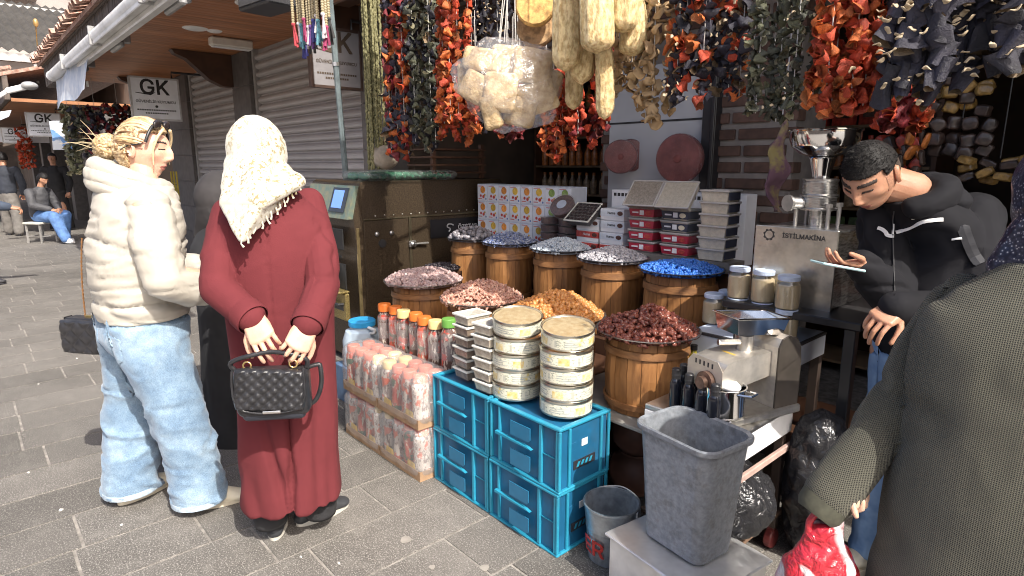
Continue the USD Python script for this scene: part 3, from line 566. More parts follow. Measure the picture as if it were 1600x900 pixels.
# row of bottles standing behind the packs
b7 = [(582, 552, cap_or), (603, 560, cap_or), (622, 566, cap_yel), (640, 574, cap_or), (660, 583, cap_or), (676, 590, cap_yel), (692, 600, None)]
green_cap = mat('green_cap', (.12, .30, .06), .4)
obj('bottle_ledge', bx(-3.1, -2.28, 1.66, 1.97, .0, .42), wood_dark, None, label='dark wooden ledge carrying the row of orange-capped bottles', cat='ledge')
for i, (px, py, cp) in enumerate(b7):
    f = i / 6; loc = (-2.98 + .60 * f, 1.72 + R.uniform(-.008, .008), .421); h = .30 if i < 6 else .33; r = .042
    t = thing('juice_bottle', f'{"green" if cp is None else "yellow" if cp is cap_yel else "orange"}-capped printed bottle, {ORD[i]} from the left in the row above the packs', 'bottle', loc, R.uniform(0, 360))
    obj('body', lathe(bottle_prof(h, r), 20), (juice_b, juice_c, juice_b, juice_b, juice_c, juice_b, juice_b)[i], t, smooth=40)
    obj('cap', tr(lathe([(0, 0), (r * .86, 0), (r * .88, .005), (r * .88, .036), (r * .8, .042), (0, .043)], 20), 0, 0, h * .86), cp or green_cap, t, smooth=40)
    obj('film_neck', tr(lathe([(r * 1.01, 0), (r * 1.02, h * .2), (r * .98, h * .42)], 16), 0, 0, h * .35), wrapfilm, t, smooth=True)
# plastic jug with blue lid
t = thing('plastic_jug', 'whitish plastic water jug with a blue lid and white side handles', 'jug', (-3.42, 1.80, .24))
obj('body', lathe([(0, 0), (.12, 0), (.125, .01), (.125, .16), (.105, .22), (.075, .235), (.075, .25), (0, .25)], 28), mat('jug_plastic', (.46, .56, .66), .25, var=.1, vs=6), t, smooth=40)
obj('lid', tr(lathe([(0, 0), (.082, 0), (.085, .006), (.085, .032), (.078, .038), (0, .038)], 28), 0, 0, .25), mat('sky_blue_lid', (.03, .30, .62), .4), t, smooth=40)
for s in (-1, 1): obj('handle', tube([(s * .10, 0, .215), (s * .16, 0, .235), (s * .16, 0, .25), (s * .08, 0, .25)], .010, 8), white_paint, t, smooth=True)
obj('jug_stand', bx(-3.56, -3.28, 1.66, 1.94, 0, .239, .004), mat('blue_grey_box', (.08, .14, .24), .5), None, label='blue-grey box under the plastic jug with the blue lid', cat='box')
# dark food boxes behind the tubs
for k in range(5):
    tub('olive_tub', f'dark-labelled grey tub, {names[k]} of the stack behind the food tubs', 'tub', (-2.28 + R.uniform(-.01, .01), 1.93, .421 + .062 * k), R.uniform(-4, 4), .15, .12, .054, mat('olive_fill', (.05, .06, .03), .5), mat('mauve_rim', (.25, .22, .27), .4), (mat('dark_label', (.03, .05, .025), .4, var=.5, vs=50),), (.2, .8))
# ================================================================ wooden barrels, trays, heaps
stave_w = wood('barrel_stave', (.155, .062, .018), (.36, .170, .058), 5.0, (5, 5, .7), .5, .22)
hoop_w = wood('barrel_hoop', (.14, .058, .020), (.30, .145, .055), 6.0, (2, 2, 9), .5, .12)
def make_barrel(label, loc, r=.175, h=.34, rz=0, group=None):
    t = thing('wooden_barrel', label, 'barrel', loc, rz, group)
    n = 18; zs = (0, h * .25, h * .5, h * .75, h); rr = [r * (.93 + .09 * (1 - (2 * z / h - 1) ** 2)) for z in zs]
    for i in range(n):
        a0, a1 = 2 * math.pi * (i + .018) / n, 2 * math.pi * (i + 1 - .018) / n; am = (a0 + a1) / 2; V = []
        for z, q in zip(zs, rr):
            V.append(np.array([(q * math.cos(a0), q * math.sin(a0), z), (q * 1.008 * math.cos(am), q * 1.008 * math.sin(am), z), (q * math.cos(a1), q * math.sin(a1), z), ((q - .02) * math.cos(a1), (q - .02) * math.sin(a1), z), ((q - .02) * math.cos(a0), (q - .02) * math.sin(a0), z)]))
        obj('stave', skin_rings(V), stave_w, t)
    obj('inner_drum', lathe([(0, .01), (r * .9, .01), (r * .92, h * .5), (r * .9, h - .012), (0, h - .01)], 24), wood_dark, t)
    for z0, z1 in ((.08, .17), (.78, .88)):
        f = lambda z: r * (.93 + .09 * (1 - (2 * z - 1) ** 2)) * 1.012
        obj('hoop', lathe([(f(z0), h * z0), (f(z0) + .009, h * z0 + .002), (f(z1) + .009, h * z1 - .002), (f(z1), h * z1)], 36), hoop_w, t, smooth=40)
    return t
def make_tray(label, loc, r, m=None):
    return tag(obj('tray', lathe([(0, 0), (r * .84, 0), (r * .93, .006), (r * .98, .016), (r * 1.02, .017), (r * 1.02, .020), (r * .975, .0205), (r * .92, .010), (r * .83, .004), (0, .004)], 48), m or tin_tray, None, smooth=30), label, 'tray')
def place(o, loc):
    UsdGeom.Xformable(o).AddTranslateOp().Set(Gf.Vec3d(*map(float, loc))); return o
def nut(kind, rs):
    if kind == 'pill': m = tube(smoothpath([(-1, 0, 0), (-.5, 0, .08), (.5, 0, .08), (1, 0, 0)], 5), [.25, .6, .62, .6, .25], 6)
    elif kind == 'cashew': m = tube(smoothpath([(-.95, -.35, 0), (-.5, .25, 0), (.5, .25, 0), (.95, -.35, 0)], 6), [.16, .34, .38, .38, .34, .16], 7)
    elif kind == 'wrap': m = cat(ball((0, 0, 0), (.55, .5, .5), 1), trimesh.creation.cone(.4, .6, sections=5).apply_transform(trimesh.transformations.rotation_matrix(-np.pi / 2, (0, 1, 0))).apply_translation((1.0, 0, 0)), trimesh.creation.cone(.4, .6, sections=5).apply_transform(trimesh.transformations.rotation_matrix(np.pi / 2, (0, 1, 0))).apply_translation((-1.0, 0, 0)))
    elif kind == 'cube': m = bx(-.6, .6, -.45, .45, -.4, .4, .15)
    else: m = ball((0, 0, 0), (1, .72, .66), 1)
    m = m.copy(); m.vertices += (meshkit.noise(m.vertices * 2.1 + rs * 9)[:, None] - .5) * .22; return m
def heap(name, label, catg, c, r, hh, size, n, kind, m, rough=.25, cone=1.5, offc=(0, 0)):
    protos = [nut(kind, k) for k in range(4)]; V, Fc, o = [], [], 0; g = np.random.default_rng(abs(hash(label)) % 1000 if False else int(c[0] * -1000) + n)
    bd = lathe([(0, -.012), (r * .95, -.012), (r * .93, -.008)] + [(r * q * .97, max(hh * (1 - q ** cone) - size * 1.15, -.006)) for q in (.85, .7, .5, .3, .12)] + [(0, hh - size * 1.15)], 28)
    V.append(bd.vertices); Fc.append(bd.faces); o = len(bd.vertices)
    for i in range(n):
        q = math.sqrt(g.random()); a = g.random() * 2 * np.pi; x, y = r * q * math.cos(a), r * q * math.sin(a)
        z = hh * (1 - q ** cone) + size * (g.random() - .55) * .9 + hh * rough * (meshkit.noise(np.array([[x * 11, y * 11, 3.3]]))[0] - .5)
        p = protos[i % 4]; M = trimesh.transformations.random_rotation_matrix(g.random(3))[:3, :3]
        s = size * g.uniform(.8, 1.15)
        V.append(p.vertices @ M.T * s + (x, y, z)); Fc.append(p.faces + o); o += len(p.vertices)
    mesh = trimesh.Trimesh(np.vstack(V), np.vstack(Fc), process=False)
    ob = obj(name, mesh, m, None, smooth=True, label=label, cat=catg, kind='stuff'); place(ob, c); return ob
def nutmat(name, c, c2, r=.45, isl=.45, vs=50, spec=.5): return mat(name, c, r, 0, c2=c2, vs=vs, island=isl, spec=spec, lo=.35, hi=.65)
front = [  # px, py of tray centre, z, tray radius, label, heap args
    ((1012, 518), .80, .215, 'dark red dates', 'date_heap', 'dates', .090, .0155, 700, 'pill', nutmat('date_skin', (.12, .022, .016), (.42, .15, .105), .22, .45), .3, 1.15),
    ((868, 494), .785, .235, 'golden almonds', 'almond_heap', 'nuts', .095, .0155, 900, 'nut', nutmat('caramel_nut', (.54, .195, .045), (.78, .38, .13), .35, .3), .2, 1.5),
    ((752, 468), .80, .215, 'pink-brown cashews', 'cashew_heap', 'nuts', .075, .0165, 800, 'cashew', nutmat('pink_cashew', (.52, .23, .16), (.76, .47, .36), .42, .3), .2, 1.6),
    ((662, 440), .80, .235, 'mauve sugared hazelnuts', 'hazelnut_heap', 'nuts', .055, .0150, 800, 'nut', nutmat('mauve_nut', (.48, .29, .27), (.78, .60, .57), .4, .4), .2, 2.2)]
for (px, z, r, nm, on, cg, hh, sz, n, kd, mm, rg, cn) in front:
    p = PZ(px[0], px[1], z); rb = r * .80
    make_barrel(f'wooden barrel under the tray of {nm} in the front row', (p[0], p[1], z - .325), rb, .32, R.uniform(0, 20), 'front row barrels')
    place(make_tray(f'shallow metal tray holding the {nm}', None, r), (p[0], p[1], z - .004))
    heap(on, f'heap of {nm} on the metal tray in the front row', cg, (p[0], p[1], z + .008), r * .97, hh * 1.15, sz, n, kd, mm, rg, cn)
p = PZ(688, 419, .83); heap('raisin_heap', 'dark raisins heaped behind the mauve hazelnuts beside the roasting machine', 'raisins', (p[0], p[1], .83), .12, .03, .011, 260, 'nut', nutmat('raisin', (.016, .012, .016), (.04, .03, .035), .4, .3), .2, 2)
place(make_tray('small dark tray holding the dark raisins', None, .13, mat('dark_tray', (.05, .05, .055), .3, .8)), (p[0], p[1], .815))
obj('raisin_stand', bx(p[0] - .1, p[0] + .1, p[1] - .1, p[1] + .1, .361, .813), wood_dark, None, label='dark stand under the small tray of raisins', cat='stand')
darktray = mat('dark_tray_metal', (.10, .12, .15), .3, .9, var=.15)
back = [((1064, 424), .215, 'bright blue sugared candies', 'candy_heap', .032, .0100, 900, 'nut', nutmat('blue_candy', (.025, .12, .55), (.08, .28, .78), .35, .25), 2.0),
        ((957, 406), .205, 'grey-white sugared chickpeas', 'candy_heap', .048, .0100, 900, 'nut', nutmat('grey_candy', (.44, .42, .46), (.74, .72, .75), .4, .35), 1.6),
        ((876, 391), .20, 'pale blue sugared almonds', 'candy_heap', .05, .0100, 900, 'nut', nutmat('pale_candy', (.55, .64, .74), (.80, .84, .88), .35, .3), 1.6),
        ((796, 381), .19, 'blue and white wrapped sweets', 'sweet_heap', .05, .012, 420, 'wrap', nutmat('wrapped_sweet', (.10, .18, .52), (.80, .82, .86), .3, .35, 70), 1.7),
        ((738, 374), .18, 'grey wrapped chocolate balls', 'chocolate_heap', .055, .022, 130, 'nut', nutmat('choc_ball', (.20, .17, .18), (.62, .60, .64), .25, .4, 60), 2.0)]
for i, ((px, py), r, nm, on, hh, sz, n, kd, mm, cn) in enumerate(back):
    z = .955; p = PZ(px, py, z)
    make_barrel(f'wooden barrel under the {nm} in the back row', (p[0], p[1], z - .39), r * .84, .388, R.uniform(0, 20), 'back row barrels')
    place(make_tray(f'dark rimmed tray holding the {nm}', None, r, darktray), (p[0], p[1], z - .001))
    heap(on, f'heap of {nm} on a barrel tray in the back row', 'sweets', (p[0], p[1], z + .010), r * .97, hh * 1.35, sz, n, kd, mm, .15, cn)
# ================================================================ boxes and tubs on the back shelf
BZ = .932
boxw = mat('fruit_box_card', (.62, .66, .74), .5, var=.08); fruit = [mat('print_orange', (.60, .24, .05), .5, var=.35, vs=40, rnd=.3), mat('print_gold', (.58, .38, .06), .5, var=.3, vs=40, rnd=.3), mat('print_green', (.20, .30, .08), .5, var=.4, vs=40)]
redtxt = mat('print_red', (.45, .06, .05), .5, var=.3, vs=60); blue_dot = mat('print_blue', (.12, .2, .42), .5)
rows = [BZ, BZ + .14, BZ + .28]; xb0 = -3.80; bw = .1255
for rI, z0 in enumerate(rows):
    for c in range(8):
        if c >= 6 and rI < 1: continue
        h = .139 if rI < 2 else .128; x0 = xb0 + bw * c
        t = thing('fruit_box', f'white fruit-printed box, {ORD[c]} from the left in the {("bottom", "middle", "top")[rI]} row behind the sweets', 'box', (x0 + bw / 2, 3.06, z0), R.uniform(-1.2, 1.2), 'fruit boxes stacked behind the barrels')
        w = bw - .003
        obj('carton', bx(-w / 2, w / 2, 0, .16, 0, h, .002), boxw, t)
        fm = fruit[2] if c >= 6 else fruit[(c + rI * (c > 3)) % 2]
        for q, (fx, fz, fr) in enumerate(((.004, .66, .030), (-.02, .30, .012), (.012, .25, .014), (.028, .36, .009))):
            m = tr(ball((0, 0, 0), (fr, .0022, fr * .9), 2), fx, -.0008, h * fz); obj('fruit_picture', m, fm if q == 0 else redtxt if q < 3 else fruit[1], t, smooth=True)
        obj('caption', bx(-w * .4, w * .1, -.0012, 0, h * .86, h * .89), redtxt, t); obj('caption', bx(-w * .4, -w * .05, -.0012, 0, h * .1, h * .14), redtxt, t); obj('blue_dot', tr(ball((0, 0, 0), (.008, .002, .008), 1), .042, -.0006, h * .12), blue_dot, t)
        obj('fold_line', bx(-w / 2 + .002, w / 2 - .002, -.0008, 0, h * .955, h * .965), blue_dot, t)
datefill = mat('dark_dates_fill', (.035, .012, .010), .35, var=.5, vs=70, c2=(.12, .05, .04)); choc = mat('chocolate_fill', (.025, .015, .014), .35, var=.5, vs=60)
# round clear tubs of dates, two stacks
for si, xq in enumerate((-2.96, -2.79)):
    for k in range(4 if si == 0 else 5):
        topt = si == 1 and k == 4
        M = np.eye(4); M[:3, 3] = (xq, 3.04, BZ + .002 + .052 * k)
        if topt: M = trimesh.transformations.rotation_matrix(math.radians(48), (1, .25, 0)); M[:3, 3] = (xq, 2.985, BZ + .27)
        t = thing('date_tub', 'round clear tub of dates with a silver sticker tilted on its stack' if topt else f'round clear tub of dark dates, {ORD[k]} from the bottom of the {"left" if si == 0 else "right"} round stack', 'tub', M=M)
        r = .078 if not topt else .088; obj('contents', lathe([(0, .002), (r * .9, .002), (r * .96, .042), (0, .043)], 24), datefill, t, smooth=40); obj('shell', lathe([(0, 0), (r * .94, 0), (r, .044), (r * 1.03, .045), (r * 1.03, .050), (0, .050)], 28), clearmat('tub_plastic', (.97, .97, .96), .12, .04, haze=.03, top=.3), t, smooth=40)
        obj('sticker', tr(ball((0, 0, 0), (r * .4, r * .4, .0012), 2), 0, 0, .0512), mat('silver_sticker', (.55, .6, .68), .3, .3), t, smooth=True)
# flat white boxes with red bands, two stacks
for si, xq in enumerate((-2.575, -2.375)):
    for k in range(4):
        red = k < 2 if si == 0 else k < 1
        if si == 0 and k == 3: continue
        t = thing('dessert_box', f'white dessert box with {"red" if red else "white"} band, {ORD[k]} from the bottom of the {"left" if si == 0 else "right"} flat-box stack', 'box', (xq + R.uniform(-.004, .004), 2.97, BZ + .001 + .0735 * k), R.uniform(-2, 2))
        obj('carton', bx(-.092, .092, 0, .16, 0, .072, .003), paper_white, t); obj('band', bx(-.0925, .0925, -.0006, .1605, .026, .066), redtxt if red else mat('band_white', (.66, .72, .8), .4), t)
        obj('lettering', tr(face_ny(text('Hurma', .014, .001, True)), -.005, -.0008, .040), paper_white if red else black_print, t); obj('picture', tr(ball((0, 0, 0), (.022, .002, .014), 1), .062, -.001, .046), datefill, t, smooth=True)
M = trimesh.transformations.rotation_matrix(math.radians(38), (1, 0, 0)); M[:3, 3] = (-2.585, 2.97, BZ + .225); M2 = M
t = tub('dark_date_tray', 'clear square tray of glossy dark dates propped on the left dessert boxes', 'tray', None, 0, .20, .17, .05, choc, milky, M=M2, lidhaze=.04)
g2 = np.random.default_rng(3); obj('date', cat([tr(ball((0, 0, 0), (.019, .012, .011), 1), -.078 + .031 * i + (j % 2) * .012, -.066 + .027 * j, .046, rz=g2.uniform(-30, 30)) for i in range(6) for j in range(6)]), choc, t, smooth=True, kind='stuff')
# square clear tubs with red / black sleeves
sl_red = (mat('sleeve_red', (.34, .025, .05), .35, var=.15, vs=20), paper_white, redtxt); sl_blk = (mat('sleeve_black', (.03, .035, .055), .35, var=.15), paper_white, mat('print_cream', (.6, .55, .42), .4))
bulgur = mat('grain_fill', (.22, .17, .12), .7, var=.4, vs=90, c2=(.40, .34, .27)); flour = mat('flour_fill', (.52, .47, .38), .7, var=.12, vs=60)
lab = {0: 'left', 1: 'middle', 2: 'right'}
for si, (xq, fill) in enumerate(((-2.13, bulgur), (-1.905, flour), (-1.675, flour))):
    for k in range(4 if si < 2 else 6):
        w = .178 if si < 2 else .165
        if si < 2: sl = sl_red if (si == 0 or k < 2) else sl_blk
        else: sl = None
        tt = tub('sleeved_tub', f'tub with {"red" if sl is sl_red else "black" if sl is sl_blk else "black side"} sleeve, {ORD[k]} from bottom of the {lab[si]} back-shelf stack', 'tub', (xq + R.uniform(-.004, .004), 3.0, BZ + .058 + .0665 * k * (1 if si < 2 else .93)), R.uniform(-1.5, 1.5), w, .13, .060, fill, greyrim, sl, (.12, .82))
        if si == 2: obj('side_label', bx(w / 2 * .955, w / 2 * 1.0, -.055, .055, .012, .052), sl_blk[0], tt)
for si, (xq, fill, nm) in enumerate(((-2.11, bulgur, 'brown grain'), (-1.89, flour, 'pale halva'))):
    M = trimesh.transformations.rotation_matrix(math.radians(52), (1, 0, .02)); M[:3, 3] = (xq, 2.955, BZ + .37)
    tub('display_tub', f'large lidded tub of {nm} tilted to face the street on top of its stack', 'tub', None, 0, .205, .17, .05, fill, greyrim, M=M, lidhaze=.03)
for (x0, x1, nm) in ((-2.55, -2.33, 'left'), (-2.3, -2.06, 'middle'), (-2.03, -1.62, 'right')):
    t = thing('carton', f'long white carton with small print, {nm} one of the row behind the tub stacks', 'box', (0, 0, 0)); obj('box', bx(x0, x1, 3.18, 3.30, BZ + .001, BZ + .40, .003), paper_white, t); obj('print', cat([bx(x0 + .02 + j * .03, x0 + .04 + j * .03, 3.1785, 3.18, BZ + .36, BZ + .38) for j in range(int((x1 - x0 - .03) / .03))]), black_print, t)
obj('tub_plinth', bx(-2.25, -1.56, 2.93, 3.09, BZ + .001, BZ + .056), mat('plinth_grey', (.16, .15, .14), .6), None, label='low grey plinth under the sleeved tub stacks', cat='plinth')
# wrapped discs hanging on the board
sheet = clearmat('cling_film', (1, .98, .98), .2, .015, haze=.008, bump=1.0, bs=18, top=.22); disc_m = mat('halva_wheel', (.105, .024, .024), .6, var=.35, vs=14, c2=(.19, .055, .05))
for (px, py, r, rz, lb) in ((1062, 248, .145, 8, 'large maroon wrapped disc hanging on the grey board'), (970, 245, .108, 35, 'front maroon wrapped disc at the left edge of the grey board'), (984, 243, .105, 45, 'rear maroon disc partly hidden behind another wrapped disc')):
    p = PY(px, py, 3.22 if 'rear' not in lb else 3.30); t = thing('wrapped_disc', lb, 'disc', p, rz)
    m = lathe([(0, -.028), (r * .94, -.028), (r, -.018), (r, .018), (r * .94, .028), (0, .028)], 40); m.vertices = m.vertices[:, [0, 2, 1]]; m.invert(); obj('disc', m, disc_m, t, smooth=40)
    m = lathe([(0, -.03), (r * .22, -.034), (r * .95, -.030), (r * 1.012, -.018), (r * 1.012, .018)], 40); m.vertices = m.vertices[:, [0, 2, 1]]; obj('film', wob(m, .004, 24, 4), sheet, t, smooth=True)
    obj('hub', tr(ball((0, 0, 0), (r * .18, .008, r * .18), 2), 0, -.03, 0), disc_m, t, smooth=True)
R = random.Random(5)
# ================================================================ roasting machine (street end faces -y, long side faces +x)
bronze = mat('hammered_bronze', (.036, .024, .014), .45, .4, var=.5, vs=90, c2=(.070, .050, .030), bump=.6, bs=140, coat=.2)
bronze_l = mat('gold_hammered', (.34, .265, .11), .34, .75, var=.35, vs=110, bump=.7, bs=130)
teal = mat('verdigris_panel', (.12, .19, .17), .4, .4, var=.4, vs=16, c2=(.26, .25, .16))
t = thing('roasting_machine', 'dark bronze nut roasting machine with touch screen and maker plate', 'machine')
xa, xb = -4.66, -3.9
side = [(2.06, .05), (2.06, .62), (2.03, 1.12), (2.09, 1.36), (2.12, 1.375), (3.38, 1.375), (3.42, 1.33), (3.42, .05)]
obj('housing', prism(side, xa, xb, 'x'), bronze, t)
obj('end_plate', prism([(xa + .03, .47), (xb - .02, .47), (xb - .02, 1.12), (xa + .03, 1.12)], -2.075, -2.0, 'y'), bronze_l, t)
slope = [(1.985, 1.115), (2.06, 1.345), (2.10, 1.345), (2.04, 1.115)]
obj('control_panel', prism(slope, xa + .03, xb - .015, 'x'), teal, t)
def on_slope(u0, u1, v0, v1, m, nm, lift=.004):  # u along x, v up the slope
    y = lambda v: 1.985 + .075 * v; z = lambda v: 1.115 + .23 * v; n = np.array([0, -.951, .31]) * lift
    pts = [np.array([u, y(v), z(v)]) + n * k for u in (u0, u1) for v in (v0, v1) for k in (.2, 1)]; return obj(nm, hull(pts), m, t)
on_slope(-4.21, -3.98, .18, .92, mat('screen_frame', (.02, .025, .035), .25), 'screen_bezel', .008)
on_slope(-4.18, -4.03, .30, .84, usdkit.material(stage, L + 'lit_screen', {'p': ('principled_bsdf', {'base_color': (.10, .2, .5), 'emission_color': (.18, .32, .75), 'emission_strength': .35, 'roughness': .1})}, [], surface='p.BSDF'), 'screen', .0105)
obj('slot', bx(-4.36, -4.0, 1.988, 1.999, .89, 1.04, .03), mat('slot_black', (.010, .010, .010), .6), t)
obj('chute', bx(-4.45, -3.99, 1.99, 1.9995, .60, .79, .004), mat('slot_black', (.010, .010, .010), .6), t)
obj('ledge', bx(-4.5, -3.96, 1.90, 2.0, .585, .60, .004), bronze_l, t)
d = obj('drawer', bx(-4.5, -3.96, 1.965, 2.0, .375, .58, .008), bronze_l, t); obj('handle', cat(tube([(-4.18, 1.964, .50), (-4.18, 1.93, .50), (-4.0, 1.93, .50), (-4.0, 1.964, .50)], .011, 8), bx(-4.185, -3.995, 1.9605, 1.9645, .45, .49, .0015)), black_plastic, d)
obj('scripting', tr(face_ny(text('KAVURMA', .022, .002, True)), -4.12, 1.999, .83), black_print, t)
# long side
for (y0, y1, z0, z1) in ((2.10, 2.47, .10, 1.10), (2.495, 3.38, .10, 1.10)): obj('side_door', bx(xb + .001, xb + .012, y0, y1, z0, z1, .004), bronze, t)
obj('trim', cat(bx(xb + .001, xb + .018, 2.472, 2.492, .10, 1.11, .003), bx(xb + .001, xb + .016, 2.49, 3.40, 1.102, 1.115, .002), bx(xb + .001, xb + .016, 2.10, 2.47, 1.102, 1.112, .002)), mat('trim_metal', (.20, .17, .11), .35, .9), t)
obj('corner_strip', bx(xb - .012, xb + .006, 2.045, 2.068, .1, 1.05, .003), mat('strip_gold', (.42, .33, .17), .35, .9), t)
pl = obj('maker_plate', bx(xb + .0125, xb + .02, 2.66, 3.30, .93, 1.075, .003), mat('plate_black', (.012, .012, .014), .3), t)
obj('lettering', tr(face_px(text('ÖZSTAR', .036, .002, True)), xb + .0202, 3.02, .985), mat('plate_print', (.5, .5, .52), .4), pl)
lg = cat([tube(smoothpath([(0, .03 * s + .016, .018 * s), (0, .0, .03 * s), (0, -.016, .012 * s), (0, 0, 0)], 8), .005, 6) for s in (1, -1)]); lg.vertices[len(lg.vertices) // 2:, 1] *= -1; obj('logo', tr(lg, xb + .021, 2.83, 1.003), mat('plate_print', (.5, .5, .52), .4), pl)
obj('latch', cat(bx(xb + .012, xb + .035, 2.46, 2.52, .88, .93, .006), tube([(xb + .03, 2.5, .905), (xb + .04, 2.62, .905)], .009, 6), ball((xb + .03, 2.485, .905), .02, 2)), steel_dull, t)
for y in (2.2, 2.32): obj('knob', ball((xb + .015, y, 1.0), (.012, .018, .018), 2), steel_dull, t, smooth=True)
obj('port', lathe([(0, 0), (.03, 0), (.03, .012), (0, .012)], 16).apply_transform(trimesh.transformations.rotation_matrix(np.pi / 2, (0, 1, 0))).apply_translation((xb + .0095, 2.24, .93)), black_print, t)
for i in range(16): obj('rivet', ball((xb + .0015, 2.2 + i * .075, 1.13 + (.002 if i % 2 else 0)), (.004, .006, .006), 1), steel_dull, t)
# scoop leaning in the chute
p = np.array((-4.1, 1.945, .60)); t = thing('plastic_scoop', 'white plastic scoop standing in the machine chute', 'scoop', p, 0)
obj('blade', tr(wob(ball((0, 0, 0), (.062, .018, .085), 3), .004, 20), 0, 0, .09), white_paint, t, smooth=True); obj('handle', hull([(x, y, z) for x in (-.014, .014) for y in (-.006, .006) for z in (.16, .30)] + [(0.0, 0, .31)]), white_paint, t)
obj('grip_holes', cat([bx(-.007, .007, -.0075, -.0062, z, z + .008) for z in (.2, .22, .24, .26, .28)]), grey_print, t)
# things on top of the machine
t = thing('green_bottle_tray', 'flat tray of small green bottles wrapped in film on top of the roasting machine', 'tray', (-4.18, 2.12, 1.378))
for i in range(11):
    for j in range(2): obj('bottle', tr(cat(tube([(0, 0, 0), (.09, 0, 0), (.115, 0, 0), (.15, 0, 0)], [.028, .03, .014, .012], 10)), -.02 + j * .16, .06 + .068 * i, .03), mat('green_glass', (.03, .12, .07), .12, var=.3, rnd=.3, coat=.5), t, smooth=40)
obj('film', film_box(-.06, .32, .0, .80, .0, .066, 9, .006, .02, .03), clearmat('film_light', (.95, .98, .97), .2, .03, haze=.03, bump=.7, bs=30), t, smooth=True)
p = PY(601, 252, 2.25); t = thing('round_gourd', 'dusty rounded gourd standing under the okra ropes on the machine', 'gourd', (p[0], 2.25, 1.46)); obj('body', tr(wob(ball((0, 0, 0), (.10, .10, .085), 3), .008, 9), 0, 0, .08), mat('gourd_skin', (.26, .22, .17), .7, var=.3, vs=12), t, smooth=True); obj('stalk', tube([(0, 0, .155), (.01, 0, .19)], .014, 6), wood_dark, t)
p = PY(655, 240, 2.7); t = thing('wooden_rack', 'dark wooden rack standing on the far end of the machine', 'rack', (-4.28, 2.72, 1.378), 0)
for k in range(4): obj('slat', bx(0, .34, .0, .55, .04 + .06 * k, .055 + .06 * k, .003), wood_dark, t)
for y in (.02, .5): obj('post', bx(.30, .335, y, y + .03, 0, .27), wood_dark, t)
# ================================================================ table with the tahini mill
t = thing('black_table', 'black metal table under the steel tahini mill', 'table', (0, 0, 0))
TX0, TX1, TY0, TY1, TZ = -1.28, -.73, 2.36, 3.05, .93
obj('table_top', bx(TX0, TX1, TY0, TY1, TZ - .03, TZ, .004), mat('black_paint', (.022, .021, .022), .35, var=.3), t)
for x in (TX0 + .02, TX1 - .06):
    for y in (TY0 + .01, TY1 - .05): obj('leg', bx(x, x + .04, y, y + .04, 0, TZ - .031, .003), black_plastic, t)
obj('rail', cat(bx(TX0 + .061, TX1 - .061, TY0 + .015, TY0 + .045, .3, .34), bx(TX1 - .055, TX1 - .025, TY0 + .051, TY1 - .051, .3, .34)), black_plastic, t)
obj('shelf', bx(TX0 + .03, TX1 - .03, TY0 + .06, TY1 - .06, .342, .36), wood_dark, t)
gz = TZ + .002; gx, gy = -1.045, 2.67
t = thing('tahini_mill', 'steel tahini mill with a big polished hopper bowl on the black table', 'mill', (gx, gy, gz), 0)
# motor box faces the street (-y)
obj('motor_box', bx(-.16, .16, -.19, .15, 0, .31, .006), steel, t)
obj('front_plate', bx(-.165, .165, -.200, -.1905, -.01, .315, .003), mat('plate_steel', (.50, .47, .42), .3, .9, var=.2, vs=9, rvar=.15, dirt=.4), t)
obj('lettering', tr(face_ny(text('İSTİLMAKİNA', .018, .0015, True)), .035, -.2005, .272), black_print, t)
ga = np.linspace(0, 2 * np.pi, 49)[:-1]; gear = Polygon([((.021 if k % 6 < 3 else .025) * math.cos(a), (.021 if k % 6 < 3 else .025) * math.sin(a)) for k, a in enumerate(ga)]).difference(Point(0, 0).buffer(.016))
obj('gear_logo', tr(prism(gear, 0, .0015, 'y'), -.105, -.2005, .279), black_print, t)
SQ = lambda pr, k=1: [(r_ * (k if z_ > .68 else 1), .31 + (z_ - .31) * .74) for r_, z_ in pr]
obj('column', lathe(SQ([(0, .31), (.032, .31), (.032, .40), (.075, .40), (.075, .41), (.068, .415), (.068, .47), (.074, .475), (.074, .485), (.066, .49), (.066, .555), (.07, .56), (.07, .572), (.03, .578), (.03, .58), (0, .58)]), 36), steel, t, smooth=30)
for a in (40, 140, 220, 320): obj('bolt', cat(tr(lathe([(0, 0), (.009, 0), (.009, .09), (0, .09)], 10), .085 * math.cos(math.radians(a)), .085 * math.sin(math.radians(a)), .31), tr(lathe([(0, 0), (.014, 0), (.014, .016), (0, .016)], 6), .085 * math.cos(math.radians(a)), .085 * math.sin(math.radians(a)), .39)), steel_dull, t)
obj('spout', cat(tube([(-.05, -.05, .405), (-.08, -.10, .405)], .026, 14), tube([(-.078, -.095, .405), (-.083, -.106, .405)], .034, 14)), steel_dull, t, smooth=40)
obj('neck', lathe(SQ([(0, .578), (.034, .578), (.036, .60), (.05, .68), (.055, .69), (0, .69)]), 24), chrome, t, smooth=30)
obj('hopper_bowl', lathe(SQ([(0, .685), (.05, .688), (.10, .71), (.140, .75), (.152, .79), (.152, .83), (.16, .834), (.16, .84), (.148, .84), (.147, .79), (.135, .755), (.1, .722), (.04, .70), (0, .70)], .88), 48), chrome, t, smooth=30)
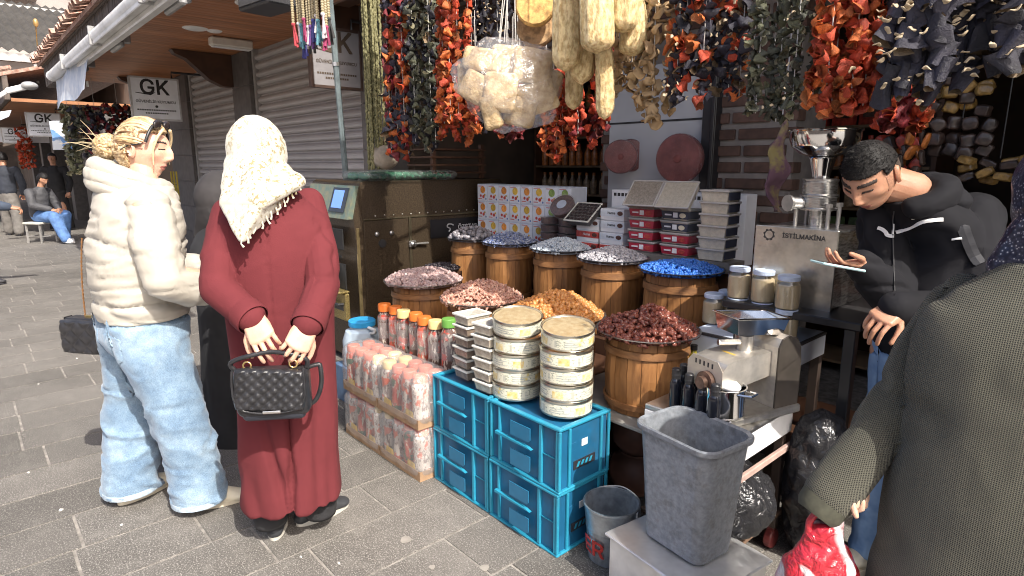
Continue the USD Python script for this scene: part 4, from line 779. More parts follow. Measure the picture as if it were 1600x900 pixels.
# cloth hanging beside the pier
p = PY(1222, 220, 3.0); t = thing('checked_cloth', 'purple and yellow cloth bundle hanging between the brick pier and the mill', 'cloth', (p[0], 2.98, 1.22))
N = 12; rings = [(.02 * math.sin(i * 1.3), 0, .5 - i * .042, .015 + .055 * math.sin(min(i / 8, 1) * 1.5) * (1 if i < 9 else 1 - (i - 9) * .22), .02 + .01 * (i % 2), 10 * i) for i in range(N)]
obj('cloth', wob(loft(densify(rings, 30), 24), .02, 14, 2, (1, 1, .3), True), mat('purple_cloth', (.13, .07, .10), .9, var=.3, vs=7, c2=(.24, .20, .08), lo=.45, hi=.55), t, smooth=True)
obj('cord', tube([(0, 0, .48), (.01, 0, .75), (0, .02, 1.5)], .004, 5), grey_print, t)
# ================================================================ jars of tahini on a white low box
wx0, wx1, wy0, wy1, wz = -1.36, -.955, 2.26, 2.66, .80
t = thing('white_low_cabinet', 'low white board cabinet with dark edging that carries the tahini jars', 'cabinet', (0, 0, 0))
obj('box', bx(wx0, wx1, wy0, wy1, wz - .10, wz - .0125, .003), mat('white_board', (.66, .70, .76), .4, var=.06), t)
obj('edging', cat(bx(wx0 - .003, wx1 + .003, wy0 - .003, wy0 + .01, wz - .012, wz, .002), bx(wx1 - .01, wx1 + .003, wy0 + .0101, wy1, wz - .012, wz, .002)), mat('dark_edging', (.05, .045, .045), .5), t)
obj('top', bx(wx0, wx1 - .0101, wy0 + .0101, wy1, wz - .012, wz - .001), mat('board_top', (.50, .56, .66), .4), t)
obj('frame', cat([bx(x, x + .035, y, y + .035, 0, wz - .101) for x in (wx0 + .01, wx1 - .04) for y in (wy0 + .005, wy1 - .04)] + [bx(wx0 + .05, wx1 - .05, wy0 + .01, wy0 + .04, .62, .66)]), mat('frame_brown', (.05, .035, .028), .5), t)
tahini = mat('tahini', (.52, .41, .26), .55, var=.12, vs=8, c2=(.60, .49, .33)); lidm = mat('blue_white_lid', (.50, .58, .72), .35, var=.06); glass = clearmat('jar_glass', (.97, .98, .97), .03, .07)
def jar(label, loc, rz=0):
    t = thing('tahini_jar', label, 'jar', loc, rz, 'jars of tahini'); r, h = .047, .123
    obj('tahini', lathe([(0, .004), (r * .9, .004), (r * .94, .012), (r * .94, h * .70), (r * .88, h * .80), (0, h * .81)], 28), tahini, t, smooth=40)
    obj('glass', lathe([(0, 0), (r * .92, 0), (r, .008), (r, h * .72), (r * .95, h * .82), (r * .80, h * .90), (r * .80, h * .97)], 32), glass, t, smooth=40)
    obj('lid', tr(lathe([(0, 0), (r * .88, 0), (r * .9, .003), (r * .9, .016), (r * .84, .019), (r * .8, .0175), (0, .0175)], 32), 0, 0, h * .93), lidm, t, smooth=30); return t
JH = .1335
jl = [(1113, 512, 'front left lower jar, standing alone without a jar on top'), (1150, 520, 'second lower jar under the leftmost upper jar'), (1187, 528, 'third lower jar behind the steel pan'), (1225, 541, 'rightmost lower jar at the corner of the white cabinet')]
base_pts = []
for i, (px, py, lb) in enumerate(jl):
    p = PZ(px, py - 8, wz); base_pts.append(p); jar(lb + ' of tahini', (p[0], p[1], wz + .001), i * 50)
    if i > 0: jar(('leftmost', 'middle', 'rightmost')[i - 1] + ' upper jar of tahini with blue-white lid in the front row', (p[0] - .004, p[1] + .004, wz + .001 + JH), i * 31)
u = np.array([base_pts[1][0] - base_pts[0][0], base_pts[1][1] - base_pts[0][1], 0]); back_d = np.array([-.02, .105, 0])
for i in (0, 2):
    q = base_pts[i] + back_d + (.03, .0, 0); jar(f'{"left" if i == 0 else "right"} lower jar of tahini in the hidden second row', (q[0], q[1], wz + .001), 9)
    if i: jar('upper jar of tahini in the second row behind the others', (q[0], q[1], wz + .001 + JH), 9)
# small oil bottles under the white cabinet
oil = mat('olive_oil', (.20, .17, .02), .1, var=.2, coat=.6)
for i in range(3):
    t = thing('oil_bottle', f'small bottle of olive oil with white label, {ORD[i]} from the left under the white cabinet', 'bottle', (-1.31 + .085 * i, 2.215, .607)); obj('body', lathe([(0, 0), (.026, 0), (.028, .004), (.028, .085), (.012, .115), (.012, .13), (0, .13)], 18), oil, t, smooth=40); obj('cap', tr(lathe([(0, 0), (.014, 0), (.014, .02), (0, .02)], 12), 0, 0, .125), black_plastic, t); obj('label', lathe([(.0285, .02), (.029, .021), (.029, .07), (.0285, .071)], 18), paper_white, t)
# ================================================================ cart with the oil press
cx0, cx1, cy0, cy1, cz = -1.28, -.895, 1.835, 2.25, .605
t = thing('press_cart', 'steel and white wheeled cart carrying the oil press and black bottles', 'cart', (0, 0, 0))
obj('top', bx(cx0, cx1, cy0, cy1, cz - .02, cz, .004), steel_dull, t); obj('apron', cat(bx(cx1 - .012, cx1, cy0, cy1, cz - .11, cz - .021, .003), bx(cx0, cx1 - .0121, cy0, cy0 + .012, cz - .11, cz - .021, .003)), mat('apron_white', (.66, .67, .68), .4, var=.08, dirt=.4), t)
for x in (cx0 + .005, cx1 - .045):
    for y in (cy0 + .015, cy1 - .045):
        l = obj('leg', bx(x, x + .035, y, y + .03, .09, cz - .021, .003), mat('frame_brown', (.05, .035, .028), .5) if x > -1 else steel_dull, t); obj('castor', cat(lathe([(0, -.015), (.036, -.015), (.04, -.01), (.04, .01), (.036, .015), (0, .015)], 18).apply_transform(trimesh.transformations.rotation_matrix(np.pi / 2, (0, 1, 0))).apply_translation((x + .017, y + .015, .041)), bx(x + .004, x + .03, y + .004, y + .026, .075, .09)), mat('red_castor', (.16, .03, .03), .5), l)
obj('lower_shelf', bx(cx0, cx1, cy0, cy1, .15, .17, .003), mat('rusty_shelf', (.14, .085, .055), .7, var=.5, vs=14), t); obj('shelf_rail', cat(bx(cx1 - .004, cx1 + .012, cy0, cy1, .43, .455, .003)), mat('rail_pink', (.40, .28, .24), .6), t)
px_, py_ = -1.005, 2.07
t = thing('oil_press', 'domestic steel oil press with feed pan and rounded head on the cart', 'oil press', (px_, py_, cz + .001), 74)
# local: head points to -x (towards the picture's left), body at +x
body = [(.035, .0), (.15, .0), (.15, .20), (.142, .255), (.12, .285), (.085, .295), (.05, .285), (.035, .255)]
obj('body', prism(body, -.10, .10, 'y'), mat('press_steel', (.68, .64, .57), .40, .85, var=.2, vs=10, rvar=.12, dirt=.35), t, smooth=25)
for y0_ in (-.108, .1005): obj('body_edge', prism(body, y0_, y0_ + .0075, 'y'), mat('press_brown', (.10, .085, .07), .35, .6), t, smooth=25)
obj('base', bx(-.19, .16, -.12, .12, -.0005, .03, .006), mat('press_steel2', (.50, .48, .44), .3, .9, var=.2, dirt=.4), t)
hp = [(-.19, .125), (-.20, .15), (-.195, .19), (-.175, .215), (-.13, .225), (.034, .235), (.034, .145), (-.13, .12)]
obj('head', prism(hp, -.075, .075, 'y'), mat('press_steel', None), t, smooth=20)
obj('face_plate', hull([(-.206 + .002 * k, y, z) for k in (0, 1) for y, z in ((-.085, .14), (-.085, .195), (-.06, .225), (.06, .225), (.085, .195), (.085, .14), (.065, .115), (-.065, .115))]), mat('press_face', (.52, .46, .38), .4, .5, var=.12, dirt=.3), t)
obj('vents', cat([bx(-.2075, -.2062, -.04 + .02 * k, -.034 + .02 * k, .195, .212) for k in range(5)]), black_print, t)
obj('nozzle', cat(tube([(-.19, -.02, .145), (-.225, -.02, .145)], .038, 20), tube([(-.22, -.02, .145), (-.245, -.02, .145)], .022, 16)), mat('nozzle_brass', (.16, .10, .075), .4, .7, var=.4, vs=30), t, smooth=40)
obj('sticker', bx(-.10, -.03, -.03, .03, .2255, .2275), mat('yellow_sticker', (.55, .36, .05), .4, var=.3, vs=40), t)
obj('throat', cat(tube([(-.02, 0, .22), (-.02, 0, .285)], .03, 16), tube([(-.045, .0, .262), (-.12, .03, .262)], .012, 8)), steel_dull, t, smooth=40)
pw, pd = .11, .066
pan = cat(*[hull([(sx * pw + (0 if e else 0), sy * pd, z) for (sx, sy, z) in q]) for e, q in enumerate((
    [(-.86, -.86, .0), (.86, -.86, 0), (-.86, .86, 0), (.86, .86, 0), (-.86, -.86, .003), (.86, .86, .003), (.86, -.86, .003), (-.86, .86, .003)],
    [(-.86, -.88, 0), (.86, -.88, 0), (-1, -1, .06), (1, -1, .06), (-.86, -.86, .0), (.86, -.86, 0), (-1, -.97, .06), (1, -.97, .06)], [(-.86, .88, 0), (.86, .88, 0), (-1, 1, .06), (1, 1, .06), (-.86, .86, .0), (.86, .86, 0), (-1, .97, .06), (1, .97, .06)],
    [(-.88, -.86, 0), (-.88, .86, 0), (-1, -1, .06), (-1, 1, .06), (-.86, -.86, 0), (-.86, .86, 0), (-.98, -1, .06), (-.98, 1, .06)], [(.88, -.86, 0), (.88, .86, 0), (1, -1, .06), (1, 1, .06), (.86, -.86, 0), (.86, .86, 0), (.98, -1, .06), (.98, 1, .06)]))])
rimp = cat(bx(-pw - .008, pw + .008, -pd - .008, -pd, .058, .064, .002), bx(-pw - .008, pw + .008, pd, pd + .008, .058, .064, .002), bx(-pw - .008, -pw, -pd + .0001, pd - .0001, .058, .064, .002), bx(pw, pw + .008, -pd + .0001, pd - .0001, .058, .064, .002))
obj('feed_pan', tr(cat(pan, rimp), .0, 0, .297, rz=-8, ry=4), chrome, t)
# pot under the nozzle
M = trimesh.transformations.rotation_matrix(math.radians(74), (0, 0, 1)); p = np.array([px_, py_, cz + .032]) + M[:3, :3] @ np.array([-.16, -.055, 0])
t = thing('steel_pot', 'small polished steel pot catching oil under the press nozzle', 'pot', p, 0); r = .072
obj('pot', lathe([(0, 0), (r * .93, 0), (r, .008), (r, .098), (r * 1.05, .101), (r * 1.05, .104), (r * .97, .104), (r * .96, .012), (0, .008)], 40), chrome, t, smooth=30); obj('handle', tube([(.9 * r, -.03, .092), (r + .035, -.02, .095), (r + .035, .02, .095), (.9 * r, .03, .092)], .005, 6), chrome, t); obj('ladle', cat(tube([(-.03, .02, .10), (-.13, .12, .16)], .005, 6)), chrome, t); obj('paper', tr(wob(ball((0, 0, 0), (.045, .04, .018), 3), .006, 30), .012, 0, .105), white_paint, t, smooth=True)
# black bottles
bbm = mat('black_bottle', (.008, .010, .016), .14, var=.2, coat=.6); bcm = mat('black_cap', (.02, .02, .022), .3)
src = None
for i in range(8):
    row, c = divmod(i, 4); p = PZ(1049 + c * 20, 640 + c * 10, cz) + np.array([-.008, .062, 0]) * row
    lb = f'small black bottle, {ORD[c]} from left in the {"front" if row == 0 else "rear"} row beside the oil press'
    if src is None:
        src = thing('black_bottle', lb, 'bottle', (p[0], p[1] + .02, cz + .001), 0, 'black bottles on the cart'); obj('body', lathe([(0, 0), (.021, 0), (.0225, .003), (.0225, .10), (.016, .116), (.012, .12), (0, .12)], 18), bbm, src, smooth=40); obj('cap', tr(lathe([(0, 0), (.0165, 0), (.0165, .034), (.013, .038), (0, .038)], 16), 0, 0, .118), bcm, src, smooth=30); obj('ring', tr(lathe([(.0168, 0), (.0175, .002), (.0175, .006), (.0168, .008)], 16), 0, 0, .128), bcm, src)
    else: dup(src, lb, (p[0], p[1] + .02, cz + .001), 15 * i)
# ================================================================ bin, steel box, bucket
bin_m = mat('scuffed_grey_plastic', (.135, .15, .17), .5, var=.22, vs=60, c2=(.21, .225, .245), lo=.35, hi=.65, dirt=.6, rvar=.15, det=9, bump=.15, bs=40)
def rrect(w, d, r, n=6):
    return np.array([(sx * (w / 2 - r) + r * math.cos(a), sy * (d / 2 - r) + r * math.sin(a)) for sx, sy, a0 in ((1, 1, 0), (-1, 1, 90), (-1, -1, 180), (1, -1, 270)) for a in np.radians(np.linspace(a0, a0 + 90, n))])
bc = PZ(1085, 818, .20)
t = thing('grey_bin', 'scuffed open grey plastic bin standing on the steel box', 'bin', (-.985, 1.695, .232), -8)
prof = [(.225, .165, 0, .03), (.24, .18, .004, .035), (.262, .198, .15, .04), (.285, .215, .30, .045), (.300, .225, .385, .048), (.305, .230, .395, .05), (.325, .25, .398, .055), (.33, .254, .404, .057), (.33, .254, .414, .057), (.322, .246, .418, .055), (.30, .226, .413, .05), (.29, .218, .38, .046), (.27, .202, .28, .042), (.235, .172, .02, .035)]
V = [np.c_[rrect(w, d, r), np.full(24, z)] for w, d, z, r in prof]; obj('shell', wob(skin_rings(V), .0016, 9, 3), bin_m, t, smooth=35)
obj('dirt_line', skin_rings([np.c_[rrect(.289, .2165, .0455), np.full(24, .372)], np.c_[rrect(.288, .2155, .0455), np.full(24, .366)]], False), mat('grime', (.03, .028, .026), .8), t)
obj('sludge', np and cat(skin_rings([np.c_[rrect(.255, .19, .04), np.full(24, .20)], np.c_[rrect(.25, .185, .04), np.full(24, .203)]])), mat('sludge', (.16, .16, .14), .5, var=.5, vs=22), t)
t = thing('steel_box', 'dented shiny steel box under the grey bin', 'box', (-.975, 1.675, 0), -8)
obj('shell', wob(melt(man(bx(-.20, .20, -.165, .165, .0, .215, .006)), .03, 0), .004, 7, 5), mat('dented_steel', (.80, .80, .80), .34, .8, var=.15, vs=5, rvar=.12, dirt=.35), t, smooth=30)
obj('lid_sheet', wob(melt(man(bx(-.212, .212, -.178, .178, .2165, .229, .004)), .02, 0), .004, 14, 7), mat('dented_steel', None), t, smooth=30)
gal = mat('galvanised', (.40, .44, .48), .34, .85, var=.2, vs=25, rvar=.1)
p = PZ(946, 878); t = thing('metal_bucket', 'galvanised bucket with red painted letters between crate and steel box', 'bucket', (-1.315, 1.70, 0), 20)
obj('shell', lathe([(0, .006), (.078, .006), (.08, 0), (.084, .004), (.094, .13), (.0965, .135), (.097, .14), (.0965, .145), (.104, .222), (.108, .226), (.108, .233), (.102, .233), (.093, .15), (.081, .012), (0, .012)], 44), gal, t, smooth=30)
obj('bail', tube(smoothpath([(-.106, 0, .215), (-.09, .06, .228), (0, .115, .236), (.09, .06, .228), (.106, 0, .215)], 20), .0035, 6), steel_dull, t); 
for s in (-1, 1): obj('ear', bx(s * .105 - .006, s * .105 + .006, -.018, .018, .195, .225, .003), gal, t)
for ch, a in (('E', -112), ('R', -80)):
    m = text(ch, .062, .0015, True); v = m.vertices.copy(); th = math.radians(a - 20) + v[:, 0] / .092; rr = .0905 + v[:, 2] + (v[:, 1] + .045) * .077; m.vertices = np.stack([rr * np.cos(th), rr * np.sin(th), v[:, 1] + .045], 1); m.invert() if False else None; obj('letter', m, mat('red_paint', (.40, .03, .025), .5, var=.2, vs=40), t)
# brown clay pots stacked in the dark under the platform
clay = mat('brown_clay', (.13, .062, .042), .6, var=.3, vs=8, rvar=.1)
for i, (px, py, z, r, lb) in enumerate(((978, 680, .235, .11, 'upper brown rounded clay pot under the front barrels'), (980, 735, .05, .13, 'lower brown rounded clay pot behind the metal bucket'), (1030, 735, .06, .12, 'brown clay pot half hidden behind the grey bin'))):
    p = PZ(px, py, z + .09); t = thing('clay_pot', lb, 'pot', (p[0] - .02, p[1] + .1, z - (.045 if z < .2 else .02)))
    obj('body', wob(lathe([(0, 0), (r * .6, 0), (r * .95, .05), (r, .10), (r * .86, .155), (r * .55, .178), (r * .55, .185), (0, .185)], 32), .004, 8, i), clay, t, smooth=True); obj('lid', tr(lathe([(0, 0), (r * .6, 0), (r * .6, .012), (0, .02)], 24), 0, 0, .185), clay, t, smooth=40)
# black plastic-wrapped sacks under the cart and by the table
blk = clearmat('black_film', (.10, .10, .10), .2, .03, (.02, .02, .022), .8, bump=1.0, bs=16)
for (c, s, lb, sd) in (((-1.02, 1.95, .30), (.17, .17, .12), 'dark plastic-wrapped sack on the lower shelf of the cart', 1), ((-.80, 2.28, .30), (.08, .10, .28), 'tall dark plastic-wrapped bundle between the cart and the black table', 2)):
    t = thing('wrapped_sack', lb, 'sack', c); obj('sack', wob(ball((0, 0, 0), s, 4), .02, 12, sd), mat('sack_dark', (.03, .03, .034), .5, var=.4), t, smooth=True); obj('film', wob(ball((0, 0, 0), tuple(q * 1.06 for q in s), 4), .03, 15, sd + 3, (1, 1, .5), True), blk, t, smooth=True)
R = random.Random(21); g = np.random.default_rng(21)
# ================================================================ dried vegetables on strings
def cup(seed, n=14, k=6, open_=1.0, deep=1.0, fold=.28, thick=0):
    q = np.random.default_rng(seed); ph = q.random(4) * 6.28; a = np.linspace(0, 2 * np.pi, n, endpoint=False); V = []
    for i in range(k):
        u = i / (k - 1); r = (.30 + .70 * u ** .8) * open_ * (1 + fold * u * np.sin(2 * a + ph[0]) + .22 * u * np.sin(3 * a + ph[1]) + .18 * np.sin(5 * a + ph[2] + 2 * u) * u)
        V.append(np.stack([r * np.cos(a), r * np.sin(a) * (.75 + .2 * math.sin(ph[3])), deep * (u - .4) * 1.5 + .22 * u * np.sin(2 * a + ph[3])], 1))
    m = skin_rings(V, False); base = trimesh.Trimesh(np.vstack([V[0], V[0].mean(0)]), [((i + 1) % n, i, n) for i in range(n)], process=False)
    m = cat(m, base); m.merge_vertices(); m.vertices += (q.random(m.vertices.shape) - .5) * .10; return m
CUPS = [cup(s) for s in range(8)]; WIDE = [cup(40 + s, 15, 6, 1.05, .62, .34) for s in range(6)]; RINGS = [cup(80 + s, 9, 3, .9, .7, .2) for s in range(6)]; LONG = [cup(120 + s, 9, 5, .62, 1.25, .25) for s in range(6)]
def rose(s): return cat(cup(s, 14, 5, .55, 1.0, .35), tr(cup(s + 7, 16, 5, 1.0, .8, .25), 0, 0, -.12))
ROSE = [rose(200 + 11 * s) for s in range(7)]
SHEET = []
for s in range(6):   # flattened eggplant skins: wide folded trapezoids with a curled pale mouth
    q = np.random.default_rng(s + 300); n = 14; a = np.linspace(0, 2 * np.pi, n, endpoint=False); V = []
    for i in range(5):
        u = i / 4; r = .5 + .55 * u; V.append(np.stack([r * np.cos(a) * (1 + .07 * np.sin(3 * a + s)), .30 * (1 + .5 * u) * np.sin(a) * (1 + .35 * np.sin(2 * a + s * 2)), (u - .5) * 1.9 + .15 * np.cos(2 * a + s)], 1))
    m = skin_rings(V, False); m.vertices += (q.random(m.vertices.shape) - .5) * .09; SHEET.append(m)
def chips(s):
    m = ball((0, 0, 0), (1, .7, .25), 2); m = wob(m, .35, 1.7, s); m.vertices[:, 2] += .35 * np.sin(m.vertices[:, 0] * 2.2 + s); return m
CHIPS = [chips(s) for s in range(6)]
red = twoside('dried_red_pepper', (.52, .070, .028), (.42, .11, .04), .5, .35, 25, .30, .12); red_o = twoside('dried_orange_pepper', (.64, .165, .04), (.54, .21, .08), .5, .3, 25, .25, .12)
mag = twoside('dried_dark_pepper', (.20, .022, .03), (.17, .04, .035), .45, .4, 25, .3, .08); egg = twoside('dried_eggplant', (.016, .015, .025), (.24, .17, .10), .55, .5, 18, .35)
egg_l = twoside('dried_eggplant_blue', (.036, .034, .052), (.30, .23, .15), .6, .4, 14, .25); zuc = twoside('dried_zucchini', (.07, .075, .055), (.22, .22, .16), .7, .45, 22, .4); olive = twoside('dried_okra_cup', (.10, .105, .06), (.30, .28, .18), .7, .4, 22, .35)
beige = mat('dried_pale_slices', (.24, .15, .07), .7, c2=(.43, .31, .17), vs=5, rnd=.22, bump=.3, bs=20); palebit = mat('pale_flesh', (.40, .32, .21), .7, var=.25, rnd=.15)
cordm = mat('string_white', (.45, .43, .40), .8)
def garland(label, px, w, top, bot, Y, size, shapes, mats, density=1.0, taper=0, name='dried_pepper_bunch', catg='dried peppers', depth=.10, strands=None, lean=0, piece='pepper', bits=None, stretch=1.0):
    """a bunch of strings: px columns of the photograph turned into a real volume at the plane y = Y"""
    a, b = PY(px, top, Y), PY(px, bot, Y); d = float((a - C0) @ FW); W_ = w * d / F / .742 * .86
    t = thing(name, label, catg, (b[0], Y, b[2])); Hh = a[2] - b[2]
    ns = (strands and strands + 2) or max(3, int(W_ / size * 1.5)); lens = []
    count = 0; gap = max(1.0, ns * (Hh + .06) / (size * .38 / density) / 285)
    for s in range(ns):
        fx = (s + .5) / ns - .5; x0 = fx * W_; dy = g.uniform(-depth, depth) / 2; z0 = abs(fx) * taper * Hh + g.uniform(0, .12) * Hh * (0 if s == ns // 2 else 1); z = z0
        obj('string', tube([(x0 + lean * Hh, dy, Hh + .3), (x0 * 1.02, dy + .004, z0)], .0018, 4), cordm, t)
        while z < Hh + .06 and count < 298:
            count += 1; sh = shapes[g.integers(len(shapes))]; M = trimesh.transformations.random_rotation_matrix(g.random(3))[:3, :3]
            if piece == 'skin': M = trimesh.transformations.euler_matrix(g.uniform(-.5, .5), g.uniform(-.5, .5), g.uniform(-1, 1))[:3, :3] @ (np.diag([1, -1, -1]) if g.random() < .35 else np.eye(3))
            s_ = size * g.uniform(.38, .60) * min(gap ** .35, 1.3); v = sh.vertices @ M.T * s_ * (1, 1, stretch) + (x0 + g.normal(0, size * .22) + lean * z, dy + g.normal(0, size * .25), z)
            obj(piece, trimesh.Trimesh(v, sh.faces, process=False), mats[g.integers(len(mats))] if not callable(mats) else mats(z / Hh), t, smooth=True)
            if bits is not None and g.random() < bits:
                v = CHIPS[g.integers(6)].vertices @ M.T * size * .16 + (x0 + g.normal(0, size * .3), dy - depth * .5 - size * .2, z + g.normal(0, size * .2)); obj('pale_slice', trimesh.Trimesh(v, CHIPS[0].faces, process=False), palebit, t, smooth=True)
            z += size * g.uniform(.30, .46) / density * gap
    return t
garland('mixed red and dark purple pepper strings at the left end over the machine', 622, 62, -10, 246, 2.10, .050, CUPS + RINGS, [red, egg, egg_l, mag, red_o], 1.0, .05)
garland('dark grey-green zucchini strings right of the mixed red and purple strings', 664, 50, -10, 236, 2.12, .042, RINGS + CUPS, [zuc, olive, egg], 1.1, .05, 'dried_zucchini_bunch', 'dried zucchini', piece='zucchini')
garland('long thick bright red-orange pepper bunch left of the sponge bag', 703, 66, -10, 196, 1.98, .043, ROSE + RINGS, lambda u: red_o if g.random() < .45 else red, 1.25, .0)
garland('lower spread of red-orange peppers hanging under the long red bunch', 722, 84, 120, 226, 2.06, .043, ROSE + RINGS, [red, red, red_o], 1.2, .25)
garland('black eggplant strings with pale spots behind the sponge bag', 764, 62, -10, 200, 2.14, .042, LONG + RINGS, [egg, egg], 1.1, .05, 'dried_eggplant_bunch', 'dried eggplant', bits=.5, piece='skin')
garland('dark magenta pepper bunch peeping out under the sponge bag', 806, 60, 120, 216, 2.22, .042, CUPS, [mag, mag, red], 1.0, .1)
garland('red-orange pepper strings behind the loofahs with the longest tips', 868, 66, 130, 246, 2.28, .046, ROSE + RINGS, [red_o, red, red], 1.1, .2)
garland('red pepper strings under the right loofahs beside the brick pier', 918, 52, 90, 226, 2.30, .046, CUPS + RINGS, [red, red, mag], 1.1, .15)
garland('beige dried mushroom-like slices hanging right of the loofahs', 1008, 66, -10, 196, 1.90, .052, CHIPS, [beige], 1.35, .12, 'dried_slice_bunch', 'dried slices', piece='slice')
garland('brown dried slices hanging behind the right side of the loofahs', 968, 44, 60, 150, 1.98, .05, CHIPS, [beige], 1.2, .1, 'dried_slice_bunch', 'dried slices', piece='slice')
garland('mixed red and blue-black pepper strings over the tall board', 1098, 104, -10, 158, 1.90, .045, ROSE + CUPS + WIDE, [red, egg, egg_l, red_o, egg], 1.1, .0, bits=.15)
garland('grey-green dried zucchini strings over the brick pier and mill', 1212, 88, -10, 190, 1.86, .036, RINGS + LONG, [zuc, olive, zuc], 1.25, .05, 'dried_zucchini_bunch', 'dried zucchini', piece='zucchini', bits=.10)
garland('left red pepper string over the steel hopper', 1292, 34, -10, 178, 1.84, .042, ROSE + RINGS, [red, red_o, red], 1.35, .0, strands=2)
garland('middle red pepper string ending above the young man', 1336, 38, -10, 172, 1.84, .043, ROSE + RINGS, [red, red_o, red], 1.35, .0, strands=2)
garland('right red pepper string beside the eggplant skins', 1376, 34, -10, 150, 1.86, .042, ROSE + RINGS, [red, red, red_o], 1.35, .0, strands=2)
garland('short low red pepper cluster behind the eggplant skins', 1408, 52, 150, 200, 2.3, .05, ROSE, [red, mag], 1.0, .0, strands=3)
garland('large blue-black eggplant skins with pale mouths over the young man', 1442, 88, -10, 150, 1.74, .060, SHEET, [egg_l, egg_l, egg], 1.2, .05, 'dried_eggplant_bunch', 'dried eggplant', .12, piece='skin', bits=.55, strands=3)
garland('black eggplant skins with pale slices at the top right corner', 1556, 112, -10, 104, 1.74, .060, SHEET + WIDE, [egg, egg, egg_l], 1.25, .05, 'dried_eggplant_bunch', 'dried eggplant', .12, piece='skin', bits=.6)
garland('black eggplant cups between the red strings and the big skins', 1412, 44, -10, 120, 1.9, .06, WIDE, [egg], 1.2, .05, 'dried_eggplant_bunch', 'dried eggplant', piece='skin', bits=.2)
# thin okra ropes
p0, p1 = PY(583, -30, 2.2), PY(588, 262, 2.2)
t = thing('okra_rope', 'long bundle of thin olive okra ropes hanging by the grey pillar', 'okra ropes', (p1[0], 2.2, p1[2])); okm = mat('okra', (.12, .115, .045), .7, c2=(.27, .25, .12), vs=40, rnd=.2, island=.25)
for s in range(16):
    x, y = g.uniform(-.07, .07), g.uniform(-.05, .05); n = 90; zz = np.linspace(0, p0[2] - p1[2], n)
    bead = [tr(trimesh.creation.icosphere(subdivisions=1, radius=1), x + .002 * math.sin(z * 60), y, z) for z in ()]
    v0 = trimesh.creation.icosphere(subdivisions=0, radius=1); V = np.concatenate([v0.vertices * (.0085, .0085, .016) * g.uniform(.8, 1.2) + (x * (1 - .25 * z) + g.normal(0, .002), y + g.normal(0, .002), z) for z in zz]); Fc = np.concatenate([v0.faces + 12 * i for i in range(n)])
    obj('rope', trimesh.Trimesh(V, Fc, process=False), okm, t, smooth=True)
# beaded tassels
p0 = PY(484, -20, 1.72); t = thing('tassel_bunch', 'bunch of beaded strings ending in coloured tassels under the eaves', 'tassels', (p0[0], 1.72, p0[2] - .02)); dcol = [(.05, .05, .20), (.32, .04, .05), (.55, .5, .5), (.08, .20, .24), (.03, .03, .03), (.25, .03, .09), (.45, .40, .42), (.12, .05, .18)]
beadm = mat('seed_beads', (.30, .24, .13), .6, c2=(.46, .39, .25), vs=90, island=.2)
for s in range(15):
    x = (s / 14 - .5) * .40; y = g.uniform(-.05, .05); zl = -.15 - .09 * g.random(); v0 = trimesh.creation.icosphere(subdivisions=0, radius=1); zz = np.arange(.15, zl, -.014)
    obj('bead_string', trimesh.Trimesh(np.concatenate([v0.vertices * .0115 + (x, y, z) for z in zz]), np.concatenate([v0.faces + 12 * i for i in range(len(zz))]), process=False), beadm, t, smooth=True)
    c = dcol[s % 8]; m = cat([tube([(x + q * .004, y, zl), (x + q * .009 + g.normal(0, .004), y + g.normal(0, .01), zl - .09 - .05 * g.random())], [.005, .009], 6) for q in (-1.5, -.5, .5, 1.5)] + [ball((x, y, zl), .013, 1)])
    obj('tassel', m, mat(f'tassel_dye_{"abcdefgh"[s % 8]}', c, .8, var=.3, vs=40), t, smooth=True, kind='stuff')
# ================================================================ loofahs
loof = mat('loofah', (.34, .24, .105), .85, c2=(.60, .48, .26), vs=70, bump=.9, bs=160, lo=.38, hi=.6, stretch=(1, 1, .55), sss=.15)
LF = [((885, -60), (883, 112), 44, 1.74, 'broad bright loofah nearest the sponge bag'), ((925, -60), (932, 84), 50, 1.72, 'wide front loofah, brightest one in the middle'), ((908, -20), (908, 132), 36, 1.82, 'loofah half hidden behind the two bright front ones'), ((893, 40), (895, 172), 26, 1.90, 'short narrow loofah pointing down behind the broad one'),
      ((938, 30), (944, 188), 27, 1.84, 'longest narrow loofah hanging lowest on the right'), ((972, -60), (972, 52), 42, 1.80, 'shaded broad loofah at the right of the cluster'), ((988, -10), (986, 88), 40, 1.88, 'rear right loofah next to the dried slices')]
for (a_, b_, w, Y, lb) in LF:
    a, b = PY(*a_, Y), PY(*b_, Y); d = float((b - C0) @ FW); r = w * d / F / 2 * 1.05; n = 26; u = np.linspace(0, 1, n); V = []; an = np.linspace(0, 2 * np.pi, 40, endpoint=False)
    for q in u:
        c = a * (1 - q) + b * q + np.array([.012 * math.sin(q * 3), 0, 0]); rr = r * (.80 + .20 * math.sin(q * 2.4)) * (min(1, (1.0001 - q) * 9) ** .45); rib = 1 + .055 * np.cos(an * 9) + .03 * np.sin(an * 3 + q * 4)
        V.append(c + np.stack([rr * rib * np.cos(an), rr * rib * np.sin(an), 0 * an], 1))
    t = thing('loofah', lb, 'loofah'); obj('sponge', wob(skin_rings(V[::-1]), .003, 45, 3), loof, t, smooth=True); obj('hanging_string', tube([a + (0, 0, -.02), a + (0, 0, .5)], .002, 4), cordm, t)
